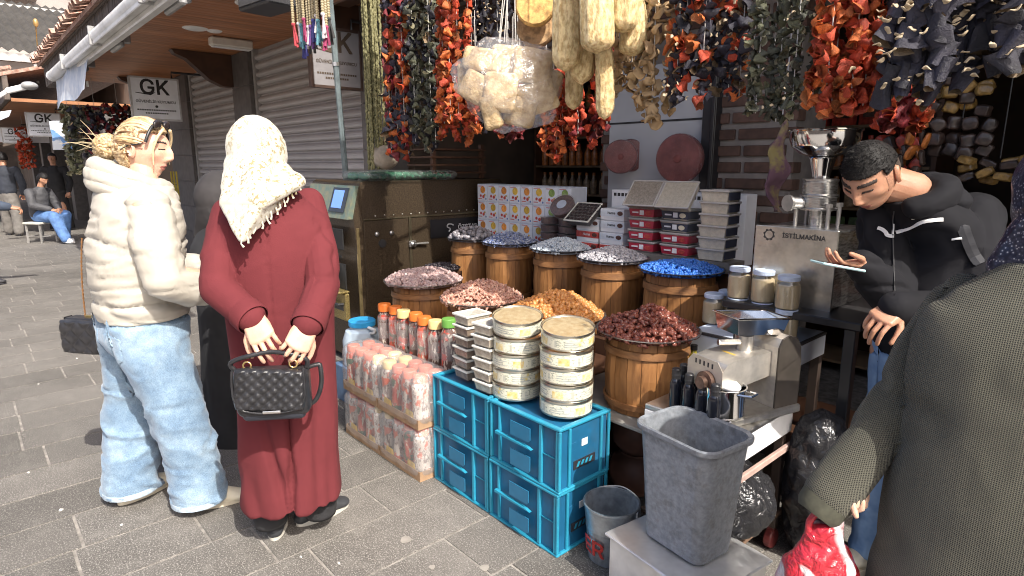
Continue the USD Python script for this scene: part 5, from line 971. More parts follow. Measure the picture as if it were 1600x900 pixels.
# round flat sponges
for (px, py, r, Y, lb, c) in ((837, 8, 32, 1.80, 'upper round golden sponge disc over the sponge bag', (.55, .33, .11)), (838, 42, 31, 1.86, 'lower round brown sponge disc wrapped in film', (.38, .24, .12))):
    p = PY(px, py, Y); d = float((p - C0) @ FW); rr = r * d / F; t = thing('sponge_disc', lb, 'sponge', p, 40)
    m = lathe([(0, -.02), (rr * .9, -.022), (rr, -.01), (rr, .01), (rr * .9, .022), (0, .02)], 32); m.vertices = m.vertices[:, [0, 2, 1]]; m.invert(); obj('sponge', wob(m.subdivide(), .005, 40, 2), mat('sponge_gold' if py < 20 else 'sponge_brown', c, .8, var=.4, vs=40, bump=.6, bs=90), t, smooth=40)
    obj('hanging_string', tube([(0, 0, rr), (0, 0, rr + .5)], .002, 4), cordm, t)
# bag of sponges
p = PY(792, 132, 1.70); d = float((p - C0) @ FW); k = d / F
t = thing('sponge_bag', 'big clear plastic bag full of pale sponge pads hanging on strings', 'bag', p, 47.7 - 5)   # local x runs across the view
padm = mat('sponge_pad', (.31, .21, .105), .85, c2=(.47, .36, .21), vs=45, bump=.8, bs=110, rnd=.12)
pads = [(-38, 36, 0, 30, 18, 10), (-8, 22, .02, 34, 20, -14), (40, 26, -.01, 30, 26, 8), (48, -20, 0, 30, 24, -18), (-46, -6, -.02, 26, 22, 30), (-8, -14, -.05, 26, 30, 5), (-22, -44, -.06, 14, 26, -14), (22, -42, -.02, 24, 22, 14), (60, 4, .03, 24, 22, 20), (-60, 14, .03, 20, 20, 0), (6, 46, .03, 30, 14, 4), (-30, 8, .04, 30, 24, 15)]
for i, (x, z, y, w, h, a) in enumerate(pads):
    m = wob(melt(man(bx(-w * k, w * k, -.024, .024, -h * k, h * k, .012)), .016, 2), .006, 20, i); obj('sponge_pad', tr(m, x * k, y, z * k, ry=a, rx=R.uniform(-14, 14), rz=R.uniform(-18, 18)), padm, t, smooth=True)
bagpts = [(-86, 22, 0), (-30, 66, -.03), (-20, 68, .03), (30, 62, .04), (66, 48, 0), (84, 4, .02), (70, -54, 0), (30, -62, -.05), (-18, -66, -.04), (-48, -48, .05), (-78, -4, -.03), (0, 0, -.13), (10, 10, .12), (-30, -30, -.11), (40, 20, -.10), (-40, 30, -.09), (20, -40, .1), (-6, -72, 0), (50, -30, -.09)]
bg = melt(m3.Manifold.hull_points(np.array([(x * k, y, z * k) for x, z, y in bagpts], np.float32)), .016, 2)
obj('bag', wob(wob(bg, .014, 17, 8, (1, 1, 1), True), .006, 45, 2), clearmat('bag_film', (.985, .985, .985), .20, .07, haze=.05, bump=.6, bs=30), t, smooth=24)
for s in range(5): obj('hanging_string', tube([(R.uniform(-.04, .04), 0, 62 * k), (.01 + s * .006, 0, 62 * k + .5)], .0022, 4), cordm, t)
# strings cluster above
for i, px in enumerate((630, 640, 655, 806, 1008, 1235)):
    a = PY(px, -20, 1.9); 
# hanging rail that carries the strings, out of sight above
t = thing('hanging_rail', 'steel rail above the picture edge carrying all hanging strings', 'rail'); obj('rail', tube([(-4.1, 1.95, 2.62), (.6, 1.85, 2.62)], .018, 8), steel_dull, t); obj('bracket', tube([(-2.2, 1.9, 2.62), (-2.2, 2.6, 2.85)], .014, 6), steel_dull, t); obj('bracket', tube([(.2, 1.87, 2.62), (.2, 2.6, 2.85)], .014, 6), steel_dull, t)

# ================================================================ goods inside the shop
def shelf(loc, w, h, d, n, label, rz=0):
    t = thing('goods_shelf', label, 'shelf', loc, rz)
    for s in (0, 1): obj('side_board', bx(s * (w - .03), s * (w - .03) + .03, 0, d, 0, h), wood_dark, t)
    obj('back_board', bx(.031, w - .031, d - .02, d, 0, h), wood_dark, t)
    for k in range(n): obj('shelf_board', bx(.031, w - .031, 0, d - .021, h * (k + .3) / n, h * (k + .3) / n + .02, .002), wood('shelf_wood', (.12, .075, .04), (.24, .16, .09), 4), t)
    return t
SX, SY, SH = -4.7, 4.55, 2.2
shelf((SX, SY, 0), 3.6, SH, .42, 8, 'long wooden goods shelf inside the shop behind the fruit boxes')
pk = [mat('goods_' + n, tuple(1.5 * q for q in c), .4, var=.45, vs=30, rnd=.35, coat=.3) for n, c in (('red', (.20, .025, .015)), ('ochre', (.20, .12, .035)), ('dark', (.04, .026, .02)), ('green', (.045, .07, .025)), ('tan', (.19, .13, .075)), ('orange', (.26, .085, .02)))]
for k in range(3, 8):
    z = SH * (k + .3) / 8 + .021; x = SX + .08; row = k % 3; first = None; num = 0; m = pk[(0, 1, 4, 3, 5)[k - 3]]; cnt = 0
    while x < SX + 3.45:
        sec = int((x - SX) / .9); m = pk[(sec * 2 + k) % 6]
        w = .085 if row else .16
        key = (k, (sec * 2 + k) % 6)
        num += 1; lb = f'{("red", "ochre", "dark", "green", "tan", "orange")[key[1]]} {"bottle" if row else "packet"}, {ordw(num)} from the left on the {ORD[k]} shelf board'
        if first is None or first[0] != key:
            nm = 'sauce_bottle' if row else 'spice_packet'
            t = thing(nm, lb, 'bottle' if row else 'packet', (x, SY + .09, z), 0, f'{("red", "ochre", "dark", "green", "tan", "orange")[key[1]]} goods on shelf board {ORD[k]}')
            if row: obj('body', lathe([(0, 0), (.032, 0), (.034, .01), (.034, .12), (.014, .16), (.014, .185), (0, .185)], 12), m, t, smooth=40); obj('cap', tr(lathe([(0, 0), (.017, 0), (.017, .025), (0, .025)], 10), 0, 0, .18), pk[(key[1] + 1) % 6], t)
            else: obj('packet', hull([(sx * .07, sy * (.03 if z_ < .15 else .006), z_) for sx in (-1, 1) for sy in (-1, 1) for z_ in (0, .02, .12, .2)]), m, t); obj('label', bx(-.045, .045, -.036, -.0305, .05, .12), pk[(key[1] + 2) % 6], t)
            first = (key, t, lb)
        else: dup(first[1], lb, (x, SY + .09 + R.uniform(-.01, .01), z), R.uniform(-6, 6))
        x += w + .012
# right interior: dark shelf of packets, lit faintly
shelf((-.35, 4.4, 0), 1.55, 2.3, .4, 7, 'dark goods shelf deep inside the shop behind the young man')
for k in range(3, 7):
    z = 2.3 * (k + .3) / 7 + .021; first = None; x = -.22; num = 0
    while x < 1.08:
        num += 1; key = k % 6; lb = f'{("red", "ochre", "dark", "green", "tan", "orange")[key]} jar, {ordw(num)} from left on the {ORD[k]} board behind the phone user'
        if first is None:
            t = thing('shelf_jar', lb, 'jar', (x, 4.5, z), 0, f'{("red", "ochre", "dark", "green", "tan", "orange")[key]} jars deep in the shop'); obj('jar', lathe([(0, 0), (.052, 0), (.055, .01), (.055, .13), (.04, .15), (0, .15)], 16), pk[key], t, smooth=40); obj('lid', tr(lathe([(0, 0), (.044, 0), (.044, .022), (0, .022)], 14), 0, 0, .148), pk[1], t); obj('label', lathe([(.0555, .04), (.056, .041), (.056, .1), (.0555, .101)], 16), pk[4], t); first = t
        else: dup(first, lb, (x, 4.5, z), R.uniform(0, 360))
        x += .135
for i, (px, py, Y, w, h, c, lb) in enumerate(((1432, 215, 3.3, .10, .22, 5, 'orange crate panel of goods behind the young man\'s head'), (1500, 150, 3.6, .26, .16, 1, 'golden wrapped goods hanging in the dark shop interior'), (1500, 215, 3.6, .26, .2, 2, 'brown packets under the golden wrapped goods'), (1560, 265, 3.5, .3, .12, 1, 'gold-topped packets behind the young man\'s shoulder'), (1400, 250, 3.5, .2, .22, 0, 'red cartons seen above the young man\'s hair'))):
    p = PY(px, py, Y); t = thing('goods_bundle', lb, 'packets', p, R.uniform(-6, 6))
    n = 4
    for a in range(n):
        for b in range(3): obj('packet', tr(wob(melt(man(bx(-w / n / 2 + .002, w / n / 2 - .002, -.025, .025, -h / 6 + .002, h / 6 - .002, .005)), .03, 1), .007, 40, a + b), w * (a + .5) / n - w / 2, R.uniform(-.06, .06), h * (b + .5) / 3 - h / 2 + R.uniform(-.02, .02), ry=R.uniform(-35, 35), rz=R.uniform(-30, 30)), pk[c] if (a + b) % 3 else pk[2], t, smooth=30)
    obj('hook', tube([(0, 0, h / 2 - .01), (0, 0, h / 2 + .9)], .003, 5), black_plastic, t)
# small bottles near the mill, dark row
for i in range(12):
    lb = f'dark oil bottle, {ORD[i]} from the left behind the mill column'
    p = np.array((-1.0 + .075 * i, 3.0 + .04 * (i % 2), .95))
    if i == 0:
        src = thing('mill_bottle', lb, 'bottle', p, 0, 'dark bottles behind the mill'); obj('body', lathe([(0, 0), (.028, 0), (.03, .006), (.03, .14), (.012, .18), (.012, .21), (0, .21)], 14), mat('brown_glass', (.03, .018, .01), .12, coat=.6), src, smooth=40); obj('cap', tr(lathe([(0, 0), (.014, 0), (.014, .03), (0, .03)], 10), 0, 0, .205), pk[1], src); obj('label', lathe([(.0305, .04), (.031, .041), (.031, .11), (.0305, .111)], 14), pk[2], src)
    else: dup(src, lb, p)
t = thing('bottle_shelf', 'dark side counter with a row of bottles behind the mill', 'counter', (0, 0, 0)); obj('board', bx(-1.06, .1, 2.95, 3.15, .91, .949, .004), wood_dark, t); obj('front', bx(-.72, .1, 2.96, 3.14, 0, .909), wood_dark, t)
R = random.Random(33)
# ================================================================ the street beyond the first building
far_wall = mat('far_wall', (.16, .125, .10), .85, var=.3, vs=1.2)
t = far = thing('far_shop_row', 'second row of eaved shops farther down the street with shutters and red pepper strings', 'building')
FX0, FX1, FY = -46.0, -14.6, 2.35
obj('wall', cat(bx(FX0, FX1, FY + .5, FY + .8, 0, 3.2), bx(FX1 - .2, FX1, FY + .8, 9, 0, 3.2)), far_wall, t)
obj('soffit', bx(FX0, FX1, .95, FY + .49, 2.60, 2.66), wood('far_soffit', (.20, .08, .03), (.36, .16, .07), 2, (2, .5, 1)), t)
obj('fascia', bx(FX0, FX1 + .02, .86, .945, 2.62, 3.05, .01), fascia_grey, t)
obj('roof', prism([(.75, 3.06), (8, 5.2), (8, 5.1), (.75, 3.0)], FX0, FX1 + .03, 'x'), tile_clay, t)
x = FX1 - .05
while x > FX1 - 9: obj('roof_tile', tr(tile_mesh(), x, .62 + R.uniform(-.02, .02), 3.06, rx=17, rz=R.uniform(-4, 4)), tile_clay, t); x -= .18
for i, x in enumerate((-14.9, -17.4, -20.2, -23.2, -26.5, -30.5)):
    obj('pillar', bx(x - .28, x + .28, FY - .05, FY + .5, 0, 2.6, .01), stone_grey, t)
    sh = obj('roller_shutter', bx(x - 2.4, x - .29, FY + .30, FY + .34, 0, 2.55), shutter_paint, t)
    for k in range(24 if i < 3 else 0): obj('slat', bx(x - 2.38, x - .31, FY + .275, FY + .2995, .05 + k * .103, .05 + k * .103 + .085, .008), shutter_paint, sh)
obj('sign_board', bx(-19.6, -19.5, .9, 1.9, 2.0, 2.32), paper_white, t)
# hanging goods in front of far shops (few pixels each)
for i, (px, py, X, w, h, ms, lb) in enumerate(((40, 232, -19.0, .30, .95, 'red', 'far red pepper bunch at the left edge beyond the seated man'), (128, 205, -12.3, .35, .75, 'dark', 'dark dried goods hanging under the far end of the eaves'), (152, 205, -12.2, .26, .75, 'magenta', 'dark red pepper bunch under the far end of the eaves'), (186, 190, -12.0, .40, .5, 'mixed', 'mixed red and black bunch beside the white jeweller sign'), (112, 220, -12.5, .18, 1.1, 'okra', 'olive okra ropes at the far end pillar'))):
    p = PX(px, py, X); mset = {'red': [red], 'dark': [egg, zuc], 'magenta': [mag, egg], 'mixed': [red, egg, mag, zuc], 'okra': [olive]}[ms]; V = {}
    for k in range(110):
        m = mset[k % len(mset)]; s = CUPS[k % 8]; M = trimesh.transformations.random_rotation_matrix(g.random(3))[:3, :3]
        V.setdefault(id(m), [m, []])[1].append(trimesh.Trimesh(s.vertices @ M.T * .042 + (0, g.uniform(-w / 2, w / 2), g.uniform(-h / 2, h / 2)) + (g.uniform(-.1, .1), 0, 0), s.faces, process=False))
    t = thing('far_pepper_bunch', lb, 'dried peppers', p)
    for m, L_ in V.values(): obj('peppers', cat(L_), m, t, smooth=True, kind='stuff')
    obj('string', tube([(0, 0, -h / 2), (0, 0, h / 2 + .5)], .004, 4), cordm, t)
t = thing('blue_poster', 'small white and blue poster on the far pillar', 'poster', PX(95, 212, -13.8)); obj('sheet', wob(bx(-.01, .01, -.14, .14, -.25, .25).subdivide().subdivide(), .02, 6), mat('poster_print', (.55, .60, .66), .5, c2=(.12, .25, .5), vs=5, lo=.5, hi=.56), t, smooth=30); obj('pin', ball((.012, 0, .23), .008, 1), grey_print, t)
p = PY(272, 288, 2.45); t = thing('yellow_rack', 'yellow wire rack of small packets against the left shutter pillar', 'rack', (p[0], 2.45, 0)); obj('frame', cat([bx(-.16 + .155 * k, -.15 + .155 * k, 0, .02, 0, 1.38) for k in range(3)] + [bx(-.149 + .155 * c, -.0051 + .155 * c - .0, 0.002, .018, .5 + .14 * k, .51 + .14 * k) for k in range(6) for c in range(2)]), mat('yellow_paint', (.45, .34, .03), .5), t)
for k in range(5):
    for c in range(2): obj('packet', bx(-.14 + .155 * c, -.02 + .155 * c, -.03, -.001, .52 + .14 * k, .62 + .14 * k, .004), mat('yellow_packet', (.42, .34, .06), .4, var=.4, vs=30), t)
# corrugated metal canopy across the street, and light sheeting below it
cor = mat('corrugated_metal', (.05, .045, .038), .8, .0, var=.3, vs=2, dirt=.4)
t = thing('street_canopy', 'grey corrugated metal canopy spanning the far end of the street', 'canopy')
def corr(x, y0, y1, z0, z1, slope, n):
    ys = np.linspace(y0, y1, n * 4 + 1); V = []; 
    for i, (xx, zz) in enumerate(((x, z0), (x - slope, z1))):
        for k, y in enumerate(ys): V.append((xx, y, zz + .035 * math.sin(k * np.pi / 2)))
    m = len(ys); f = [q for k in range(m - 1) for q in ((k, k + 1, m + k + 1), (k, m + k + 1, m + k))]; return trimesh.Trimesh(V, f, process=False)
for k in range(5): obj('roof_sheet', corr(-17 - k * .02, -9 + 2.6 * k, -6.38 + 2.6 * k, 3.82 + .012 * (k % 2), 5.85 + .012 * (k % 2), 5.5, 14), cor, t)
obj('beam', cat(bx(-17.3, -17.15, -9, 3.6, 3.62, 3.78), bx(-19.9, -19.75, -9, 3.6, 4.6, 4.74)), steel_dull, t); obj('post', bx(-17.32, -17.14, -9.2, -9.02, 0, 3.78), steel_dull, t); obj('purlin', bx(-22.3, -22.1, -9, 3.9, 5.55, 5.7), steel_dull, t)
for k in range(6): obj('strut', bx(-17.26, -17.2, -2 + .9 * k, -1.95 + .9 * k, 3.2, 3.619), steel_dull, t)
obj('lamp', cat(ball((-17, 1.72, 4.42), (.05, .05, .09), 2), tube([(-17, 1.72, 4.45), (-17.3, 1.72, 4.0)], .012, 6)), mat('brass_lamp', (.4, .26, .1), .4, .6), t, smooth=True)
t = thing('folding_awning_arm', 'white folding awning arm sticking out over the far left street', 'awning'); a = PX(-30, 168, -13.8); b = PX(12, 142, -13.6); c = PX(46, 134, -13.4)
obj('arm', tube([a, b], .035, 8), white_paint, t); obj('arm', tube([b, c], .05, 8), white_paint, t); obj('joint', ball(c, (.12, .12, .07), 2), mat('bracket_grey', None) if 'bracket_grey' in _mats else steel_dull, t, smooth=True); obj('valance', hull([PX(-40, 205, -13.9), PX(-40, 180, -13.9), PX(18, 172, -13.6), PX(14, 182, -13.6), PX(-40, 205, -13.95), PX(14, 182, -13.65)]), mat('valance_cloth', None), t)
# tall building far behind, with balconies
t = thing('apartment_block', 'pale apartment block rising behind the street canopy', 'building')
ab = mat('pale_render', (.30, .27, .25), .85, var=.12, vs=.6); obj('wall', bx(-62, -48, -8, 16, 0, 22), ab, t)
for fl in range(5):
    for c in range(7):
        y = -6 + c * 3; z = 5 + fl * 3.2
        w_ = obj('window', bx(-48.0, -47.9, y, y + 1.5, z, z + 1.7), mat('window_frame', (.5, .5, .5), .5), t); obj('pane', bx(-47.899, -47.88, y + .1, y + 1.4, z + .1, z + 1.6), mat('far_glass', (.06, .08, .10), .1), w_)
        if c % 2: obj('balcony', cat(bx(-47.9, -46.6, y - .5, y + 2, z - .5, z - .3), bx(-46.7, -46.6, y - .5, y + 2, z - .29, z + .6)), ab, t)
t = thing('end_shops', 'dark row of shop fronts closing the far end of the street', 'building'); obj('wall', bx(-47.5, -47.0, -14, 3.0, 0, 4.4), mat('far_dark', (.10, .075, .06), .85, var=.4, vs=1), t)
for k in range(5):
    d_ = obj('door', bx(-46.99, -46.9, -12 + 3 * k, -10 + 3 * k, 0, 2.5), mat('far_shutter', (.2, .19, .18), .6, var=.2, vs=1), t)
    obj('awning', prism([(-46.98, 3.0), (-45.4, 2.6), (-45.4, 2.52), (-46.98, 2.9)], -12.3 + 3 * k, -9.7 + 3 * k, 'y'), (pk[0], pk[1], pk[3], pk[5], ab)[k], t)
# opposite side of the street, out of frame: low shop row and the wall that shades the stall from the east
t = thing('opposite_shops', 'plain shop row on the opposite side of the street outside the frame', 'building'); obj('wall', bx(-40, 12, -9.5, -9.2, 0, 3.6), far_wall, t); obj('roof', prism([(-9.0, 3.61), (-12.5, 5), (-12.6, 4.9), (-9.0, 3.5)][::-1], -40, 12, 'x'), tile_clay, t)
# ================================================================ people
skin = mat('skin_light', (.50, .29, .20), .5, var=.10, vs=14, c2=(.60, .37, .27), sss=.12, bump=.15, bs=220); skin_t = mat('skin_tan', (.33, .165, .10), .48, var=.1, vs=14, c2=(.42, .225, .145), sss=.12, bump=.15, bs=220)
lipm = mat('lip', (.36, .14, .115), .4, var=.1); browm = mat('brow_hair', (.025, .016, .012), .7, var=.2); eyem = mat('eye_white', (.6, .58, .55), .2, var=.05); nailm = mat('nail', (.55, .32, .27), .25, var=.05)
def head_mesh(male=False, n=5, wide=1.0):
    s = trimesh.creation.icosphere(subdivisions=n, radius=1.0); d = s.vertices.copy(); a = np.array([.074 * wide, .095, .118]); v = d * a
    z = v[:, 2]; low = np.clip(-z / .118, 0, 1); jaw = .30 if male else .36
    v[:, 0] *= 1 - jaw * low ** 1.5; v[:, 1] = np.where(v[:, 1] < 0, v[:, 1] * (1 - .30 * low ** 1.2), v[:, 1] * (1 - .12 * low)) ; v[:, 1] -= .004 * low
    back = np.clip(z / .118, 0, 1); v[:, 1] -= .012 * (1 - np.abs(z) / .118) * (d[:, 1] < -.2)
    front = v[:, 1] > 0
    def bump(c, sg, vec, sym=False):
        nonlocal v
        for sx in ((1, -1) if sym else (1,)):
            cc = np.array(c, float) * (sx, 1, 1); q = (v - cc) / np.asarray(sg); w = np.exp(-.5 * (q * q).sum(1)); v = v + w[:, None] * np.asarray(vec, float) * (sx, 1, 1)
    bump((.0, .092, .040), (.05, .03, .018), (0, .004, 0)); bump((.032, .083, .036), (.016, .02, .008), (0, .006 if male else .003, 0), True)
    bump((.031, .085, .017), (.013, .02, .009), (0, -.011, 0), True); bump((.052, .062, -.012), (.018, .02, .014), (.004, .004, 0), True); bump((.048, .066, -.045), (.02, .03, .02), (-.004, -.004, 0), True)
    for zz, am, sg in ((.018, .006, .009), (.006, .009, .009), (-.006, .011, .009), (-.018, .0105, .010), (-.027, .0095, .010)): bump((0, .092, zz), (.0085, .03, sg), (0, am, 0))
    bump((0, .108, -.025), (.011, .02, .008), (0, .003, 0)); bump((.012, .095, -.029), (.007, .02, .007), (.003, .007, 0), True)
    bump((0, .092, -.054), (.020, .02, .0055), (0, .008, 0)); bump((0, .090, -.068), (.017, .02, .006), (0, .0085, 0)); bump((0, .096, -.0605), (.024, .02, .0026), (0, -.005, 0)); bump((0, .088, -.080), (.02, .02, .005), (0, -.004, 0)); bump((0, .080, -.100), (.02, .03, .014), (0, .012, -.003))
    bump((.031, .080, .016), (.0095, .012, .0075), (0, .0075, 0), True); bump((.031, .09, .0125), (.011, .012, .0018), (0, -.0025, 0), True)
    s.vertices = v; return s
def ear_mesh(sx):
    e = wob(ball((0, 0, 0), (.010, .019, .032), 3), .0, 1); v = e.vertices; q = v / (.010, .019, .032); rim = np.exp(-((np.hypot(q[:, 1], q[:, 2]) - .82) / .22) ** 2); v = v + np.stack([sx * (.006 * rim - .004 * (1 - rim)), 0 * rim, 0 * rim], 1)
    v[:, 1] *= 1 - .25 * np.clip(-v[:, 2] / .032, 0, 1); e.vertices = v; return tr(e, sx * .073, -.012, .002, rz=sx * -22, rx=8)
def patch(mesh, mask, off, thick=.004, noise=0, nsc=60, seed=0):
    """a closed shell laid over part of a surface (hair cap, lips, brows)"""
    m = mesh.copy(); keep = mask(m.triangles_center); f = m.faces[keep]; idx = np.unique(f); mp = -np.ones(len(m.vertices), int); mp[idx] = np.arange(len(idx)); f = mp[f]; n = np.asarray(m.vertex_normals)[idx]; v = m.vertices[idx]
    o = off + (noise * (meshkit.fbm(v * nsc, 3, seed) - .35) if noise else 0); out = v + n * (np.broadcast_to(o, (len(v),)))[:, None]; inn = v - n * .002; k = len(v)
    e = np.sort(np.vstack([f[:, [0, 1]], f[:, [1, 2]], f[:, [2, 0]]]), 1); de = np.vstack([f[:, [0, 1]], f[:, [1, 2]], f[:, [2, 0]]]); u, inv, cnt = np.unique(e, axis=0, return_inverse=True, return_counts=True); b = de[cnt[inv] == 1]
    F_ = np.vstack([f, f[:, ::-1] + k, np.stack([b[:, 1], b[:, 0], b[:, 0] + k], 1), np.stack([b[:, 1], b[:, 0] + k, b[:, 1] + k], 1)]); return trimesh.Trimesh(np.vstack([out, inn]), F_, process=False)
def pose(m, M):
    m = m.copy(); m.apply_transform(M); return m
def mat4(loc, yaw=0, pitch=0, roll=0, s=1):
    M = trimesh.transformations.euler_matrix(math.radians(pitch), math.radians(roll), math.radians(yaw), 'sxyz'); M[:3, :3] *= s; M[:3, 3] = loc; return M
def hand(M, side=1, curl=(40, 45, 30), thumb=(.3, .0), spread=4, s=1.0, each=(0, 0, 0, 0)):
    """side +1: thumb at +x. fingers along +y, palm looks to -z. Returns one Manifold"""
    def sp(p, r): return np.array([*p, r])
    bs = []; kn = [(-.033, .078, 0), (-.0115, .087, .002), (.0115, .088, .002), (.033, .082, 0)]; ln = [(.033, .022, .018), (.041, .027, .02), (.045, .029, .021), (.040, .025, .02)]
    palm = m3.Manifold.batch_hull([m3.Manifold.sphere(r, 14).translate(list(p)) for p, r in [((side * -.022, 0, 0), .017), ((side * .022, 0, 0), .017)] + [((side * k[0], k[1] - .006, k[2]), .0115) for k in kn] + [((side * .030, .035, -.006), .015), ((side * -.030, .03, -.006), .014)]]); out = [palm]
    for i, (k, l) in enumerate(zip(kn, ln)):
        p = np.array([side * k[0], k[1] - .008, k[2]]); an = 0; az = math.radians(spread * (i - 1.5)) * side; r = (.0082, .0090, .0092, .0088)[i]
        for j in range(3):
            an += math.radians(curl[j] + each[i] * (1 if j == 0 else .6)); q = p + l[j] * np.array([math.sin(az) * math.cos(an), math.cos(az) * math.cos(an), -math.sin(an)]); r2 = r * .92
            out.append(bones({}, [(sp(p, r), sp(q, r2))], 12)); p, r = q, r2
    p = np.array([side * .026, .022, -.006]); dirs = [np.array([side * (.62 + thumb[0]), .62, -.35 + thumb[1]]), np.array([side * (.25 + thumb[0] * .5), .85, -.35 + thumb[1]]), np.array([side * .05, .9, -.4 + thumb[1]])]; r = .0125
    for dd, l in zip(dirs, (.042, .033, .026)):
        dd = dd / np.linalg.norm(dd); q = p + dd * l; out.append(bones({}, [(sp(p, r), sp(q, r * .85))], 12)); p, r = q, r * .85
    m = m3.Manifold.batch_boolean(out, m3.OpType.Add); t = melt(m, .0055, 5); t.vertices *= s; t.apply_transform(M); return man(t)
def lookM(loc, fwd, up):
    """hand frame: +y along fwd (fingers), +z along up (back of the hand)"""
    f = np.asarray(fwd, float); f /= np.linalg.norm(f); x = np.cross(f, up); x /= np.linalg.norm(x); u = np.cross(x, f); M = np.eye(4); M[:3, 0], M[:3, 1], M[:3, 2], M[:3, 3] = x, f, u, loc; return M
mixp = lambda a, b, q: a * (1 - q) + b * q
def V4(p, r): return np.array([*p, r], float)
def chainM(pts, n=20): return bones({}, [(V4(a[:3], a[3]), V4(b[:3], b[3])) for a, b in zip(pts[:-1], pts[1:])], n)
def folds(t, amp, sc, seed, stretch, mask=None): return wob(t, amp, sc, seed, stretch, True, mask)
def shoe(loc, yaw, l=.27, upper=None, sole=None, parent=None, w=.048, h=.075):
    rings = [(0, -.085, .03, w * .75, .04)]
    up = union([m3.Manifold.batch_hull([m3.Manifold.sphere(r, 20).scale([1, 1, z]).translate(list(p)) for p, r, z in (((0, -.075, .035), w * .72, .9), ((0, -.06, h), w * .60, .6), ((0, .01, h + .004), w * .62, .6), ((0, .06, .045), w * .86, .62), ((.006, l - .155, .032), w * .80, .55))])])
    u = pose(melt(up, .012, 4), mat4(loc, yaw)); obj('shoe', u, upper, parent, smooth=True)
    pts = [(w * .82 * math.cos(a) * (1 if math.sin(a) < 0 else 1.08), (.10 if math.sin(a) < 0 else l - .118) * math.sin(a)) for a in np.linspace(0, 2 * np.pi, 29)[:-1]]
    obj('sole', pose(prism(pts, .001, .022), mat4(loc, yaw)), sole, parent, smooth=30)
# ---------------------------------------------------------------- blonde woman in the cream jacket
ox, oy = -2.90, .515; TH = 6.0
t = thing('person', 'blonde person in a puffy cream jacket and wide light blue jeans seen from behind', 'person', (ox, oy, 0), TH)
c6, s6 = math.cos(math.radians(TH)), math.sin(math.radians(TH))
def loc1(p): q = np.asarray(p, float) - (ox, oy, 0); return np.array([q[0] * c6 + q[1] * s6, -q[0] * s6 + q[1] * c6, q[2]])
hc = loc1(PD(226, 236, 2.60)); HY = -44; HM = mat4(hc, HY, -5, 0, 1.04)
hd = head_mesh(); neck = chainM([(hc[0] * .5, hc[1] * .45, 1.32, .065), (hc[0] * .85, hc[1] * .8, 1.44, .056), (*(HM @ np.array([0, -.015, -.04, 1]))[:3], .052)])
wR = np.array([.25, .30, 1.0]); wL = np.array([-.10, .26, 1.04])
body = union([man(pose(hd, HM)), man(pose(ear_mesh(1), HM)), man(pose(ear_mesh(-1), HM)), neck, chainM([(0, 0, .80, .09), (0, .0, 1.10, .11), (hc[0] * .4, hc[1] * .4, 1.32, .08)]), chainM([(hc[0] * .4, hc[1] * .4, 1.30, .07), (.19, 0, 1.33, .05), (.29, 0, 1.08, .045), (*wR, .028)]), chainM([(hc[0] * .4, hc[1] * .4, 1.30, .07), (-.19, 0, 1.33, .05), (-.28, .02, 1.08, .045), (*wL, .028)]),
              hand(lookM(wR, (-.3, 1, .1), (0, -.1, 1)), -1), hand(lookM(wL, (.4, 1, 0), (0, -.1, 1)), 1), chainM([(.09, 0, .82, .09), (.13, .03, .45, .06), (.16, .08, .08, .045)]), chainM([(-.09, 0, .82, .09), (-.12, -.03, .45, .06), (-.15, -.08, .08, .045)])])
obj('body', tm(body), skin, t, smooth=35)
hw = lambda p: HM[:3, :3] @ np.asarray(p) + HM[:3, 3]
hp_ = pose(hd, HM); Hi = np.linalg.inv(HM); tol = lambda c: (c - HM[:3, 3]) @ Hi[:3, :3].T
obj('lips', patch(hp_, lambda c: (np.abs(tol(c)[:, 0]) < .021) & (np.abs(tol(c)[:, 2] + .0605) < .0125 - .25 * np.abs(tol(c)[:, 0])) & (tol(c)[:, 1] > .07), .0012), lipm, t, smooth=True)
for sx in (-1, 1):
    obj('eyebrow', patch(hp_, lambda c: (np.abs(tol(c)[:, 0] * sx - .033) < .019) & (np.abs(tol(c)[:, 2] - .041 + 8 * (tol(c)[:, 0] * sx - .036) ** 2) < .0032) & (tol(c)[:, 1] > .04), .0012), browm, t, smooth=True); obj('eyelash', patch(hp_, lambda c: (np.abs(tol(c)[:, 0] * sx - .031) < .013) & (np.abs(tol(c)[:, 2] - .0135) < .0022) & (tol(c)[:, 1] > .05), .0018), browm, t, smooth=True)
blond = usdkit.material(stage, L + 'blonde_hair', {'tc': ('texture_coordinate', {}), 'mp': ('mapping', {'rotation': (.35, .2, .78), 'scale': (9, 150, 110)}), 'n': ('noise_texture', {'scale': 1.0, 'detail': 4.0, 'distortion': .4}), 'rp': ('rgb_ramp', {'ramp': [(.30, (.10, .055, .028)), (.45, (.30, .20, .10)), (.6, (.56, .44, .27)), (.75, (.70, .60, .42))]}), 'p': ('principled_bsdf', {'roughness': .42}), 'bu': ('bump', {'strength': .7, 'distance': .004})},
    [('tc.object', 'mp.vector'), ('mp.vector', 'n.vector'), ('n.fac', 'rp.fac'), ('rp.color', 'p.base_color'), ('n.fac', 'bu.height'), ('bu.normal', 'p.normal')], surface='p.BSDF')
def hairmask(c):
    q = tol(c); front_line = .060 + .10 * np.clip(-q[:, 1], -1, 1); face = (q[:, 1] > .012) & (q[:, 2] < .074 - .0 * q[:, 1]) & (np.abs(q[:, 0]) < .2) | ((q[:, 1] > -.028) & (q[:, 2] < .035)) | (q[:, 2] < -.062)
    return ~face
cap = patch(hp_, hairmask, .013, noise=.012, nsc=40); hairp = obj('hair', cap, blond, t, smooth=True)
